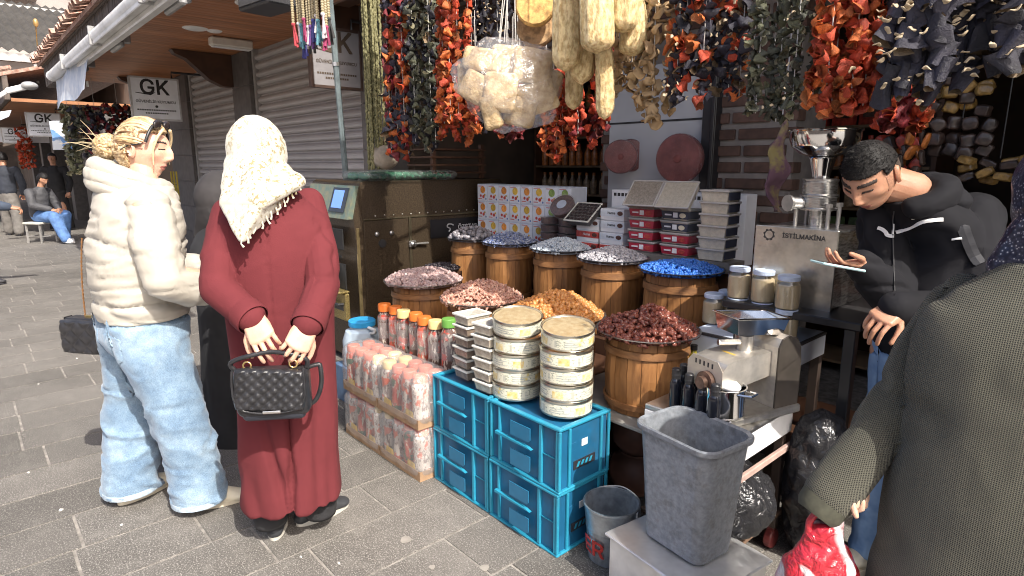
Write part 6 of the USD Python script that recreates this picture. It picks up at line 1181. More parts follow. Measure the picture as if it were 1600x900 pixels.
bun = loc1(PD(168, 229, 2.60)); b0 = melt(m3.Manifold.batch_hull([m3.Manifold.sphere(.046, 20).translate(list(map(float, bun))), m3.Manifold.sphere(.030, 16).translate(list(map(float, bun + (-.03, -.01, -.03))))]), .010, 3); obj('bun', wob(b0, .014, 26, 3, (1, 1, 2), True), blond, hairp, smooth=True)
tints = [mat('blonde_light', (.52, .41, .24), .42, var=.2, vs=30), mat('blonde_mid', (.36, .25, .125), .42, var=.2, vs=30), mat('blonde_dark', (.15, .085, .042), .45, var=.2, vs=30)]
EL = np.array([.074, .095, .118]) + .012; bd = np.array([-.02, -.97, .10]); bd /= np.linalg.norm(bd)
for k in range(150):   # hair combed back from the hairline into the bun
    az = g.uniform(-1.75, 1.75); el = g.uniform(.0, 1.0); f0 = np.array([math.sin(az) * .95, math.cos(az) * .80, .0]); f0[2] = .62 + .25 * math.cos(az) if abs(az) < 1.0 else .30 - .25 * (abs(az) - 1.0)
    if k > 90: f0 = f0 * (1 - el * .6) + bd * el * .6 + (0, 0, .3 * el)
    f0 /= np.linalg.norm(f0); om = math.acos(np.clip(f0 @ bd, -1, 1)); P = []
    for q in np.linspace(0, 1, 12): d_ = (math.sin((1 - q) * om) * f0 + math.sin(q * om) * bd) / math.sin(om); P.append(hw(d_ * (EL + .005 * math.sin(q * 3.1) + g.normal(0, .0012))))
    P[-1] = bun + g.normal(0, .014, 3) + hw((0, .02, 0)) - hw((0, 0, 0)); r0 = g.uniform(.0035, .0065)
    obj('lock', tube(P, [r0 * .5] + [r0] * 9 + [r0 * .8, r0 * .4], 5), tints[0 if g.random() < .5 else 1 if g.random() < .65 else 2], hairp, smooth=True)
for k in range(26):    # twisted strands of the bun
    th = k * 2.399; ax = np.array([math.cos(th), .3 * math.sin(3 * k), math.sin(th)]); ax /= np.linalg.norm(ax); u_ = np.cross(ax, (0, 1, 0.2)); u_ /= np.linalg.norm(u_); w_ = np.cross(ax, u_); R_ = .040 + .010 * g.random()
    obj('lock', tube([bun + R_ * (math.cos(q) * u_ + math.sin(q) * w_) + ax * .012 * math.sin(q) for q in np.linspace(0, 4.2, 14)], [.003] + [.007] * 12 + [.003], 5), tints[k % 2 if k % 5 else 2], hairp, smooth=True)
for sx in (1, -1): obj('face_strand', tube(smoothpath([hw((sx * .03, .088, .092)), hw((sx * .062, .078, .05)), hw((sx * .068, .066, .0)), hw((sx * .066, .066, -.05))], 14), np.linspace(.007, .0025, 14), 6), tints[0], hairp, smooth=True)
for k in range(14): q = bun + g.normal(0, .018, 3); e = np.array([-.10 - .10 * g.random(), -.05 + .03 * g.normal(), .05 * g.normal()]); obj('wisp', tube([q, q + e * .6 + (0, 0, .006), q + e], [.0016, .0011, .0006], 4), tints[0], hairp)
cream_j = mat('cream_puffer', (.39, .365, .315), .55, var=.07, vs=5, bump=.12, bs=60, sheen=.0)
jr = densify([(0, 0, .872, .196, .160), (0, 0, .888, .200, .164), (0, .0, .925, .206, .168), (0, .0, 1.0, .210, .168), (0, .0, 1.10, .216, .170), (.0, .01, 1.20, .226, .168), (.01, .02, 1.30, .212, .15), (hc[0] * .35, hc[1] * .35, 1.375, .165, .14), (hc[0] * .5, hc[1] * .45, 1.42, .115, .115)], 26)
jk = union([man(loft(jr, 40, 2.3)), chainM([(.16, .02, 1.32, .082), (.245, .0, 1.19, .084), (.285, .01, 1.06, .080), (.26, .14, .99, .072), (*wR, .056)]), chainM([(-.16, .02, 1.32, .082), (-.24, .0, 1.19, .082), (-.27, .02, 1.06, .078), (-.20, .17, 1.03, .072), (*wL, .056)])])
jm = melt(jk, .013, 9)
def quilts(v):   # puffed panels: creases at the yoke, waist and hem
    z = v[:, 2]; x = v[:, 0]; zy = 1.185 + .03 * np.cos(x * 9); d = -.013 * np.exp(-((z - zy) / .009) ** 2) - .010 * np.exp(-((z - 1.005 - .02 * np.sin(x * 5)) / .010) ** 2) - .014 * np.exp(-((z - .945) / .008) ** 2); return d * (np.abs(x) < .235)
jm.vertices = jm.vertices + np.asarray(jm.vertex_normals) * quilts(jm.vertices)[:, None]
jm = folds(jm, .005, 7.5, 5, (.55, .6, 1.7)); jm = creases(jm, .009, 6.5, 7, (.45, .5, 1.9), .05); jm = creases(jm, .0045, 13, 9, (.5, .5, 1.5), .06); obj('jacket', jm, cream_j, t, smooth=True)
cr = [np.array((hc[0] * .62, hc[1] * .55 - .022, 1.405))]; cl = []
for q, rad, rr in ((0, .135, .030), (.036, .128, .036), (.072, .118, .032)):
    a = np.linspace(0, 2 * np.pi, 34, endpoint=False); ring = np.stack([cr[0][0] + rad * np.cos(a), cr[0][1] + rad * 1.0 * np.sin(a), cr[0][2] - .035 + q - .42 * rad * np.sin(a + .35)], 1); cl.append(chainM([(*p, rr) for p in np.vstack([ring, ring[:1]])], 12))
obj('collar', folds(melt(union(cl), .012, 6), .006, 12, 2, (1, 1, 1.6)), cream_j, t, smooth=True)
denim = usdkit.material(stage, L + 'light_denim', {'tc': ('texture_coordinate', {}), 'n': ('noise_texture', {'scale': 7.0, 'detail': 6.0, 'roughness': .7}), 'rp': ('rgb_ramp', {'ramp': [(.32, (.105, .175, .27)), (.5, (.18, .27, .37)), (.7, (.31, .41, .50))]}), 'n2': ('noise_texture', {'scale': 320.0, 'detail': 2.0}), 'r2': ('rgb_ramp', {'ramp': [(.35, (.72, .72, .72)), (.65, (1.15, 1.15, 1.15))]}), 'm': ('mix', {'mix_type': 'multiply', 'fac': 1.0}), 'p': ('principled_bsdf', {'roughness': .85, 'sheen_weight': .15}), 'bu': ('bump', {'strength': .3, 'distance': .002})},
    [('tc.object', 'n.vector'), ('tc.object', 'n2.vector'), ('n.fac', 'rp.fac'), ('n2.fac', 'r2.fac'), ('rp.color', 'm.color1'), ('r2.color', 'm.color2'), ('m.color', 'p.base_color'), ('n2.fac', 'bu.height'), ('bu.normal', 'p.normal')], surface='p.BSDF')
def leg(x, y, sx): return man(loft(densify([(sx * .10, -.005, .86, .105, .15), (sx * .112, -.01, .74, .112, .138), (sx * .12 + x * .1, y * .3, .58, .108, .120), (sx * .08 + x * .5, y * .5, .42, .103, .110), (x * .95, y * .9, .22, .104, .110), (x, y, .09, .108, .115), (x, y, .05, .106, .113)], 24), 30, 2.2))
jn = union([man(loft(densify([(0, 0, .72, .17, .13), (0, -.01, .80, .196, .158), (0, -.005, .860, .180, .144), (0, 0, .8735, .168, .132)], 12), 40, 2.3)), leg(.165, .085, 1), leg(-.15, -.09, -1)])
jm = melt(jn, .013, 8); lowmask = lambda v: np.clip(1.15 - v[:, 2], .3, 1.1); jm = folds(jm, .005, 5.0, 11, (1.0, 1.0, 1.0), lowmask); jm = creases(jm, .018, 4.5, 12, (1, 1, 1.5), .05, lowmask); jm = creases(jm, .006, 10, 15, (1, 1, 1.6), .06, lowmask); jn_o = obj('jeans', jm, denim, t, smooth=True)
stitch = mat('denim_seam', (.34, .42, .50), .9, var=.2, vs=60)
for x, y in ((.165, .085), (-.15, -.09)): obj('hem', skin_rings([np.stack([x + r_ * 1.0 * np.cos(a), y + r_ * 1.06 * np.sin(a), np.full(40, z)], 1) for a in [np.linspace(0, 2 * np.pi, 40, endpoint=False)] for z, r_ in ((.046, .106), (.044, .1085), (.066, .1095), (.068, .107))], False), stitch, jn_o, smooth=True)
for sx in (1, -1):   # back pockets
    pts = [(sx * .035, .83), (sx * .155, .825), (sx * .155, .735), (sx * .097, .70), (sx * .04, .735)]; m = prism(pts if sx < 0 else pts[::-1], -.30, .0, 'y'); pm = trimesh.Trimesh(*[np.array(x) for x in (jm.vertices, jm.faces)], process=False)
    poly = Polygon(pts); inside = lambda c: np.array([poly.contains(Point(q[0], q[2])) and q[1] < -.02 for q in c]); pk_ = patch(pm, inside, .0035); obj('pocket', pk_, denim, jn_o, smooth=True)
ws = mat('cream_shoe', (.62, .57, .44), .5, var=.1); wsl = mat('cream_sole', (.60, .54, .42), .5, var=.1, vs=20)
shoe((.165, .115, .0), -28, .28, ws, wsl, t, .050); shoe((-.15, -.06, .0), 12, .28, ws, wsl, t, .050)
# sunglasses on the head and shoulder bag
a = np.linspace(-1.35, 1.35, 16); t2 = thing('sunglasses', 'dark sunglasses pushed up into the blonde hair', 'sunglasses', (ox, oy, 0), TH)
band = [hw((.092 * math.sin(q), .045 + .018 * math.cos(q), .118 * math.cos(q * .95) + .004)) for q in a]; obj('frame', tube(band, .0065, 8), black_plastic, t2, smooth=True)
for sx in (1, -1): obj('lens', pose(ball((sx * .040, .070, .108), (.026, .012, .020), 2), HM), mat('dark_lens', (.015, .012, .012), .08, coat=.5), t2, smooth=True); obj('temple', tube([hw((sx * .088, .035, .03)), hw((sx * .086, -.02, .02)), hw((sx * .082, -.05, .0))], .003, 6), black_plastic, t2)
leather = mat('black_leather', (.016, .016, .018), .34, var=.3, vs=30, bump=.2, bs=160)
def quilted(w, h, d, n, depth=.006):
    gx, gz = 44, 34; X, Z = np.meshgrid(np.linspace(-1, 1, gx), np.linspace(-1, 1, gz)); 
    sq = lambda X, Z: (X * w / 2 * (1 - .06 * np.abs(Z) ** 4), Z * h / 2 * (1 - .05 * np.abs(X) ** 4)); xx, zz = sq(X, Z); u = (xx + zz) / n; v = (xx - zz) / n
    bulge = (np.abs(np.sin(u * np.pi)) ** .6) * (np.abs(np.sin(v * np.pi)) ** .6); edge = np.clip((1 - np.maximum(np.abs(X), np.abs(Z))) * 9, 0, 1); yy = -d / 2 * (.4 + .6 * edge ** .5) - depth * bulge * edge
    A = np.stack([xx, yy, zz], -1).reshape(-1, 3); B = np.stack([xx, 0 * xx + .002, zz], -1).reshape(-1, 3); f = []
    I = np.arange(gx * gz).reshape(gz, gx); q = np.stack([I[:-1, :-1], I[:-1, 1:], I[1:, 1:], I[1:, :-1]], -1).reshape(-1, 4); f = np.vstack([q[:, [0, 1, 2]], q[:, [0, 2, 3]]]); rim = np.r_[I[0, :-1], I[:-1, -1], I[-1, :0:-1], I[:0:-1, 0]]; rn = np.roll(rim, -1); K = gx * gz
    return trimesh.Trimesh(np.vstack([A, B]), np.vstack([f, f[:, ::-1] + K, np.stack([rn, rim, rim + K], 1), np.stack([rn, rim + K, rn + K], 1)]), process=False)
bp = PD(143, 520, 2.66); t2 = thing('shoulder_bag', 'black quilted shoulder bag hanging on a thin chain at the hip of the blonde person', 'handbag', bp, 36)
obj('bag', union([man(bx(-.115, .10, -.045, .045, -.085, .07, .02))]), leather, t2, smooth=30); obj('flap', tr(quilted(.20, .15, .03, .075, .010), 0, -.048, -.005), leather, t2, smooth=True); obj('side_gusset', hull([(-.118, -.04, -.08), (-.118, .04, -.08), (-.135, 0, .0), (-.112, -.02, .07), (-.112, .02, .07)]), leather, t2)
tp = PD(128, 372, 2.72); chain_pts = smoothpath([(-.02, 0, .07), (-.035, .02, .25), tp - bp], 60)
M_ = trimesh.transformations.rotation_matrix(math.radians(-36), (0, 0, 1))[:3, :3]; end = M_ @ (tp - bp); chain_pts = [np.array((-.02, 0, .07)) * (1 - q) + end * q + (-.01 * math.sin(q * 3.1), 0, 0) for q in np.linspace(0, 1, 40)]
obj('chain', tube(chain_pts, [.0045 if i % 2 else .0028 for i in range(40)], 6), mat('bronze_chain', (.34, .17, .07), .35, .8), t2); obj('clasp', bx(-.02, .03, -.005, .006, .066, .08, .003), mat('gold_clasp', (.6, .45, .2), .25, .9), t2)

# ---------------------------------------------------------------- person in the red coat
ox2, oy2 = -2.29, .865; T2 = 60.0
t = thing('person', 'person in wine-red coat and speckled white headscarf, hands behind the back', 'person', (ox2, oy2, 0), T2)
cc, ss = math.cos(math.radians(T2)), math.sin(math.radians(T2))
def loc2(p): q = np.asarray(p, float) - (ox2, oy2, 0); return np.array([q[0] * cc + q[1] * ss, -q[0] * ss + q[1] * cc, q[2]])
h2 = loc2(PD(402, 243, 2.30)); HM2 = mat4(h2, -6, -8, 0, 1.0); hd2 = head_mesh()
wl2, wr2 = loc2(PD(396, 500, 2.09)), loc2(PD(480, 510, 2.09)); hl2, hr2 = loc2(PD(424, 556, 2.04)), loc2(PD(454, 554, 2.04)); el2, er2 = loc2(PD(342, 452, 2.17)), loc2(PD(506, 445, 2.23)); sl2, sr2 = loc2(PD(345, 322, 2.27)), loc2(PD(490, 305, 2.37))
upv = loc2(C0 + (ox2 - 0, oy2 - 0, 0) * np.array([1, 1, 0]) * 0) ; toc = loc2(C0 * (1, 1, 0) + (0, 0, 0.9)); toc[2] = 0; toc /= np.linalg.norm(toc)
body = union([man(pose(hd2, HM2)), chainM([(0, 0, 1.33, .07), (h2[0] * .6, h2[1] * .6, 1.42, .055), (*(h2 + (0, -.01, -.03)), .05)]), chainM([(0, 0, .8, .12), (0, 0, 1.1, .12), (0, 0, 1.33, .09)]), chainM([(0, 0, 1.25, .06), (sl2[0] * .8, sl2[1] * .8, sl2[2] - .05, .03), (*el2, .035), (*wl2, .026)]), chainM([(0, 0, 1.25, .06), (sr2[0] * .8, sr2[1] * .8, sr2[2] - .05, .03), (*er2, .035), (*wr2, .026)]),
              hand(lookM(wl2, hl2 - wl2, toc), 1, (26, 38, 26), (.15, -.2), 3, 1.0, (4, 0, -4, -10)), hand(lookM(wr2, (hr2 - wr2) + np.array([0, 0, -.01]), toc), -1, (34, 48, 34), (.1, -.15), 3, 1.0, (0, 4, 0, -8)), chainM([(.08, 0, .8, .08), (.095, 0, .12, .035)]), chainM([(-.08, 0, .8, .08), (-.095, -.03, .12, .035)])])
obj('body', tm(body), skin, t, smooth=35)
redcoat = mat('wine_red_coat', (.115, .022, .026), .9, var=.10, vs=4, spec=.2, sheen=.0, bump=.15, bs=260)
cr_ = densify([(-.01, .0, .165, .190, .183), (-.01, .0, .32, .188, .175), (0, .0, .55, .186, .160), (0, .0, .80, .192, .150), (0, .0, .98, .200, .138), (0, .0, 1.15, .212, .136), (0, .0, 1.27, .205, .115), (0, .01, 1.34, .150, .088), (0, .015, 1.40, .080, .070)], 30)
ct = union([man(loft(cr_, 48, 2.25)), chainM([(sl2[0] * .86, sl2[1] * .86, sl2[2] - .03, .060), (*(sl2 * .35 + el2 * .65), .064), (*el2, .062), (*(el2 * .45 + wl2 * .55), .056), (*(wl2 + (el2 - wl2) * .08), .052)]), chainM([(sr2[0] * .86, sr2[1] * .86, sr2[2] - .03, .060), (*(sr2 * .35 + er2 * .65), .064), (*er2, .062), (*(er2 * .45 + wr2 * .55), .056), (*(wr2 + (er2 - wr2) * .08), .052)])])
cm = melt(ct, .012, 7); v = cm.vertices
px0 = .012; slit = -.028 * np.exp(-((v[:, 0] - px0 - .01 * np.sin(v[:, 2] * 3)) / .010) ** 2) * np.clip((.80 - v[:, 2]) / .25, 0, 1) * (v[:, 1] < 0)
pl1 = -.018 * np.exp(-((v[:, 0] + .05 + .16 * (v[:, 2] - .45)) / .015) ** 2) * np.clip((.75 - v[:, 2]) / .3, 0, 1) * (v[:, 1] < 0) - .014 * np.exp(-((v[:, 0] - .10 - .05 * v[:, 2]) / .02) ** 2) * np.clip((.9 - v[:, 2]) / .4, 0, 1) * (v[:, 1] < 0)
seam = -.006 * np.exp(-((v[:, 0] + .01) / .004) ** 2) * (v[:, 1] < 0) * (v[:, 2] > .8)
cm.vertices = v + np.asarray(cm.vertex_normals) * (slit + pl1 + seam)[:, None]
cm = creases(cm, .012, 4.2, 25, (1.3, 1.3, .28), .06, lambda v: np.clip(1.15 - v[:, 2], 0, .9)); cm = folds(cm, .007, 5.0, 21, (1.5, 1.5, .32), lambda v: np.clip(1.1 - v[:, 2], .25, 1)); cm = creases(cm, .008, 6, 22, (.9, .9, 1.1), .05, lambda v: np.clip((v[:, 2] - .8) * 3, .1, 1) * (.35 + .65 * (np.abs(v[:, 0]) > .15))); coat = obj('coat', cm, redcoat, t, smooth=True)
for w_, e_ in ((wl2, el2), (wr2, er2)): d_ = (w_ - e_) / np.linalg.norm(w_ - e_); obj('cuff', tube([w_ - d_ * .055, w_ - d_ * .05, w_ - d_ * .004, w_ - d_ * .0], [.058, .0605, .060, .056], 22, False), redcoat, coat, smooth=True)
scarf_m = usdkit.material(stage, L + 'speckled_scarf', {'tc': ('texture_coordinate', {}), 'n': ('noise_texture', {'scale': 58.0, 'detail': 2.5, 'roughness': .7}), 'rp': ('rgb_ramp', {'ramp': [(.55, (.46, .44, .36)), (.585, (.22, .17, .075)), (.68, (.26, .22, .11))]}), 'n2': ('noise_texture', {'scale': 5.0}), 'r2': ('rgb_ramp', {'ramp': [(.52, (0, 0, 0)), (.72, (1, 1, 1))]}), 'm': ('mix', {'color2': (.47, .455, .39)}), 'p': ('principled_bsdf', {'roughness': .75, 'sheen_weight': .15})},
    [('tc.object', 'n.vector'), ('tc.object', 'n2.vector'), ('n.fac', 'rp.fac'), ('n2.fac', 'r2.fac'), ('rp.color', 'm.color1'), ('r2.color', 'm.fac'), ('m.color', 'p.base_color')], surface='p.BSDF')
tip, lw, rw, lw2 = loc2(PD(378, 372, 2.07)), loc2(PD(354, 318, 2.13)), loc2(PD(468, 284, 2.20)), loc2(PD(358, 250, 2.25)); mid = loc2(PD(405, 318, 2.08)); S = lambda p, r: m3.Manifold.sphere(r, 20).translate([float(q) for q in p])
dome = m3.Manifold.sphere(1, 48).scale([.103, .122, .136]).translate([float(h2[0]), float(h2[1] - .004), float(h2[2] + .008)])
nape = h2 + np.array([0, -.06, -.10]); sc = union([dome, m3.Manifold.batch_hull([S(h2 + (0, -.05, .0), .075), S(nape, .07), S(lw2 + (.02, 0, -.01), .035), S(lw, .022), S(mid, .024)]), m3.Manifold.batch_hull([S(nape, .06), S(mid, .022), S(rw, .018), S(h2 + (.06, -.02, -.06), .05)]), m3.Manifold.batch_hull([S(lw, .020), S(mid, .02), S(tip, .010), S(loc2(PD(430, 318, 2.17)), .018)]), m3.Manifold.batch_hull([S(h2 + (0, .02, -.07), .09), S(h2 + (0, .05, -.17), .07)])])
sm = melt(sc, .010, 10); sm = folds(sm, .006, 9, 31, (1.3, 1.3, .55)); sm = wob(sm, .004, 25, 4); sco = obj('headscarf', sm, scarf_m, t, smooth=True)
edge = [lw * (1 - q) + tip * q for q in np.linspace(0.1, 1, 5)] + [tip * (1 - q) + loc2(PD(430, 322, 2.15)) * q for q in np.linspace(.12, 1, 7)] + [loc2(PD(430, 322, 2.15)) * (1 - q) + rw * q for q in np.linspace(.15, 1, 6)]
for p in edge: e = p + toc * .012; obj('fringe', cat(tube([e, e + (g.normal(0, .004), 0, -.018), e + (g.normal(0, .006), 0, -.030)], [.004, .003, .0045], 5)), scarf_m, sco, smooth=True)
blk_cloth = mat('black_cloth', (.016, .016, .018), .85, var=.3, vs=8); bshoe = mat('black_shoe', (.028, .03, .034), .55, var=.2, bump=.2, bs=200); bsole = mat('shoe_sole', (.50, .48, .42), .6, var=.15)
for x, y in ((.095, .0), (-.095, -.03)): obj('trouser_leg', loft(densify([(x, y, .07, .062, .07), (x, y, .12, .068, .078), (x, y, .2, .07, .08)], 6), 20), blk_cloth, t, smooth=True)
pl_ = loc2(PZ(430, 836)); pr_ = loc2(PZ(500, 818)); shoe((pl_[0], pl_[1] + .055, 0), 3, .25, bshoe, bsole, t, .046, .07); shoe((pr_[0] - .01, pr_[1] + .05, 0), -58, .26, bshoe, bsole, t, .046, .07)
# quilted handbag in her hands
bp = PD(428, 608, 2.10); t2 = thing('handbag', 'black quilted flap handbag held behind the back of the person in the red coat', 'handbag', bp, 62 - 6)
obj('bag', union([m3.Manifold.batch_hull([m3.Manifold.sphere(.03, 20).translate([x, y, z]) for x in (-.092, .092) for y in (-.012, .012) for z in (-.062, .05)])]), leather, t2, smooth=40); obj('flap', tr(quilted(.235, .15, .030, .036, .009), -.004, -.034, .012, ry=4), leather, t2, smooth=True)
obj('flap_trim', tube(smoothpath([(-.118, -.044, .085), (-.122, -.045, .0), (-.095, -.046, -.055), (0, -.048, -.070), (.09, -.046, -.055), (.112, -.045, .0), (.11, -.044, .085)], 30), .004, 6), leather, t2, smooth=True); obj('metal_bar', bx(-.03, .03, -.056, -.050, -.068, -.058, .002), steel, t2); obj('base_panel', union([m3.Manifold.batch_hull([m3.Manifold.sphere(.02, 14).translate([x, -.015, z]) for x in (-.085, .085) for z in (-.085, -.06)])]), mat('navy_leather', (.02, .022, .03), .4), t2, smooth=True)
obj('handle', tube(smoothpath([(-.11, -.01, .07), (-.13, -.015, .10), (-.07, -.02, .128), (.0, -.012, .138), (.07, -.02, .13), (.12, -.01, .10), (.11, .0, .07)], 30), .008, 10), leather, t2, smooth=True)
for x in (-.075, .075): obj('ring', tr(trimesh.creation.torus(.013, .003, 18, 8), x, -.02, .095, rx=90), mat('gold_clasp', (.6, .45, .2), .25, .9), t2, smooth=True)
obj('strap', tube(smoothpath([(.105, .03, .06), (.15, .04, .07), (.155, .035, .02), (.13, .03, -.06), (.07, .03, -.085)], 20), [.008] * 20, 8), leather, t2, smooth=True)

# ---------------------------------------------------------------- person in black behind them
p3 = PZ(338, 688); t = thing('person', 'person in long black garment and dark hood behind the red coat', 'person', (p3[0] + .02, p3[1] + .16, -.05), 30)
hm3 = mat4((-.02, .02, 1.36), 20, -8); gm = melt(union([man(loft(densify([(0, 0, .03, .24, .20), (0, 0, .4, .21, .18), (0, 0, .8, .20, .17), (0, 0, 1.05, .215, .17), (0, 0, 1.17, .17, .14), (0, 0, 1.24, .10, .10)], 20), 36))]), .02, 4)
obj('body', tm(union([man(pose(head_mesh(n=4), hm3)), chainM([(0, 0, .2, .1), (0, 0, 1.1, .1), (-.01, .01, 1.32, .05)]), hand(lookM((-.12, .22, .9), (.5, 1, 0), (0, 0, 1)), 1), chainM([(-.16, 0, 1.08, .05), (-.2, .06, .92, .045), (-.12, .22, .9, .027)]), chainM([(0, 0, 1.08, .06), (-.16, 0, 1.08, .05)]), hand(lookM((.12, .22, .9), (-.5, 1, 0), (0, 0, 1)), -1), chainM([(.16, 0, 1.08, .05), (.2, .06, .92, .045), (.12, .22, .9, .027)]), chainM([(0, 0, 1.08, .06), (.16, 0, 1.08, .05)])])), skin, t, smooth=35)
obj('gown', folds(gm, .012, 5, 8, (1.3, 1.3, .3)), blk_cloth, t, smooth=True); hood = melt(union([m3.Manifold.sphere(1, 36).scale([.115, .13, .145]).translate([-.02, -.012, 1.37]), m3.Manifold.batch_hull([S((-.02, -.05, 1.32), .09), S((-.11, -.05, 1.18), .05), S((.09, -.05, 1.18), .05)])]), .015, 6); obj('hood', folds(hood, .006, 9, 3, (1, 1, .6)), mat('dark_grey_cloth', (.028, .025, .026), .85, var=.2), t, smooth=True)
for s in (-1, 1): obj('sleeve', melt(chainM([(s * .15, 0, 1.10, .08), (s * .215, .05, .94, .075), (s * .14, .19, .90, .055)]), .015, 4), blk_cloth, t, smooth=True)

# ---------------------------------------------------------------- young man with the phone
ox4, oy4 = -.52, 2.34; T4 = 152.0
t = thing('person', 'young dark-haired person in a black hooded zip top looking at a phone', 'person', (ox4, oy4, 0), T4)
cc4, ss4 = math.cos(math.radians(T4)), math.sin(math.radians(T4))
def loc4(p): q = np.asarray(p, float) - (ox4, oy4, 0); return np.array([q[0] * cc4 + q[1] * ss4, -q[0] * ss4 + q[1] * cc4, q[2]])
h4 = loc4(PD(1360, 276, 1.94)); hd4 = head_mesh(True); fdir = loc4(np.array([ox4, oy4, 0]) + (-VR * .80 - VH * .55) * (1, 1, 0)); yaw4 = math.degrees(math.atan2(-fdir[0], fdir[1])); HM4 = mat4(h4, yaw4, 0, 0, .98); HM4[:3, :3] = trimesh.transformations.rotation_matrix(math.radians(yaw4), (0, 0, 1))[:3, :3] @ trimesh.transformations.rotation_matrix(math.radians(-40), (1, 0, 0))[:3, :3] * .98
nk4 = loc4(PD(1424, 298, 1.97)); sl4, sr4 = loc4(PD(1535, 352, 1.96)), loc4(PD(1375, 350, 2.08)); el4, er4 = loc4(PD(1530, 500, 1.86)), loc4(PD(1402, 470, 2.02)); wl4, wr4 = loc4(PD(1402, 480, 1.74)), loc4(PD(1346, 414, 1.93)); fl4, fr4 = loc4(PD(1362, 508, 1.72)), loc4(PD(1296, 412, 1.90)); tc4 = loc4(PD(1455, 430, 2.06))
tow = loc4(C0 * (1, 1, 0) + (0, 0, 1.1)); tow = tow / np.linalg.norm(tow)
body = union([man(pose(hd4, HM4)), man(pose(ear_mesh(1), HM4)), man(pose(ear_mesh(-1), HM4)), chainM([(*(nk4 * .7 + tc4 * .3), .07), (*nk4, .060), (*(HM4 @ np.array([0, -.03, -.04, 1]))[:3], .058)]), chainM([(0, 0, .85, .09), (*tc4, .075), (*(nk4 * .6 + tc4 * .4), .06)]), chainM([(*(nk4 * .4 + tc4 * .6), .05), (*(mixp(sl4, nk4, .2) - (0, 0, .04)), .028), (*el4, .03), (*wl4, .026)]), chainM([(*(nk4 * .4 + tc4 * .6), .05), (*(mixp(sr4, nk4, .2) - (0, 0, .04)), .028), (*er4, .03), (*wr4, .026)]),
              hand(lookM(wl4, fl4 - wl4, tow * .8 + np.array([0, 0, .6])), -1, (30, 38, 26), (.0, -.1), 2, .86, (6, 0, -4, -8)), hand(lookM(wr4, fr4 - wr4, np.array([0, 0, -1.0]) + tow * .35), 1, (14, 40, 30), (.0, .15), 2, .90, (8, 2, -4, -10)), chainM([(.09, 0, .85, .1), (.1, 0, .45, .06), (.1, 0, .08, .045)]), chainM([(-.09, 0, .85, .1), (-.1, 0, .45, .06), (-.1, 0, .08, .045)])])
obj('body', tm(body), skin_t, t, smooth=35)
hp_ = pose(hd4, HM4); Hi = np.linalg.inv(HM4); HMx = HM4; tol = lambda c: (c - HMx[:3, 3]) @ Hi[:3, :3].T
obj('lips', patch(hp_, lambda c: (np.abs(tol(c)[:, 0]) < .021) & (np.abs(tol(c)[:, 2] + .0605) < .011 - .22 * np.abs(tol(c)[:, 0])) & (tol(c)[:, 1] > .07), .0010), mat('lip_tan', (.30, .11, .09), .45), t, smooth=True)
for sx in (-1, 1):
    obj('eyebrow', patch(hp_, lambda c: (np.abs(tol(c)[:, 0] * sx - .032) < .022) & (np.abs(tol(c)[:, 2] - .040 + 7 * (tol(c)[:, 0] * sx - .036) ** 2) < .0048) & (tol(c)[:, 1] > .04), .0018), browm, t, smooth=True); obj('eyelash', patch(hp_, lambda c: (np.abs(tol(c)[:, 0] * sx - .031) < .014) & (np.abs(tol(c)[:, 2] - .0115) < .0024) & (tol(c)[:, 1] > .05), .0020), browm, t, smooth=True)
hair_b = mat('black_hair', (.007, .006, .006), .6, var=.4, vs=60, stretch=(4, 1, 1), bump=.6, bs=150, spec=.3)
hm_top = lambda c: (tol(c)[:, 2] > .036 - .25 * np.minimum(tol(c)[:, 1] + .02, 0) * 0) & ((tol(c)[:, 1] < .09) | (tol(c)[:, 2] > .058)) & (tol(c)[:, 2] > np.where(tol(c)[:, 1] > .03, .058, .036 + .0 * tol(c)[:, 1]))
hm_all = lambda c: (tol(c)[:, 2] > np.where(tol(c)[:, 1] > .028, .066, np.where(tol(c)[:, 1] > -.005, .030, np.where(tol(c)[:, 1] > -.03, .026, -.045))))
ho = obj('hair', patch(hp_, hm_top, .006, noise=.004, nsc=90), hair_b, t, smooth=True); obj('short_hair', patch(hp_, hm_all, .0022, noise=.002, nsc=200), mat('cropped_hair', (.022, .016, .013), .7, c2=(.055, .036, .026), vs=160), ho, smooth=True)
fc = hp_.triangles_center; fn = hp_.face_normals; sel = np.nonzero(hm_top(fc))[0]; rg = np.random.default_rng(8); V_, F_ = [], []
for q, ix in enumerate(rg.choice(sel, 1500)):
    p_ = fc[ix] + fn[ix] * .002; dr = fn[ix] * .5 + HMx[:3, :3] @ np.array([rg.normal(0, .35), .75, .15]); dr /= np.linalg.norm(dr); sd = np.cross(dr, fn[ix]); sd /= np.linalg.norm(sd) + 1e-9; ln = rg.uniform(.010, .019); w0 = .0016
    V_ += [p_ - sd * w0, p_ + sd * w0, p_ + fn[ix] * .003, p_ + dr * ln]; b_ = 4 * q; F_ += [(b_, b_ + 1, b_ + 3), (b_ + 1, b_ + 2, b_ + 3), (b_ + 2, b_, b_ + 3)]
obj('hair_tufts', trimesh.Trimesh(V_, F_, process=False), hair_b, ho, kind='stuff')
obj('stubble', patch(hp_, lambda c: (tol(c)[:, 1] > -.01) & (tol(c)[:, 1] < .035) & (tol(c)[:, 2] > -.03) & (tol(c)[:, 2] < .03), .0006), mat('faint_stubble', (.30, .155, .098), .6, var=.25, vs=160), ho, smooth=True)
fleece = mat('black_fleece', (.0075, .0075, .010), .85, var=.2, vs=6, spec=.25, sheen=.0, bump=.1, bs=300)
tz = tc4[2]
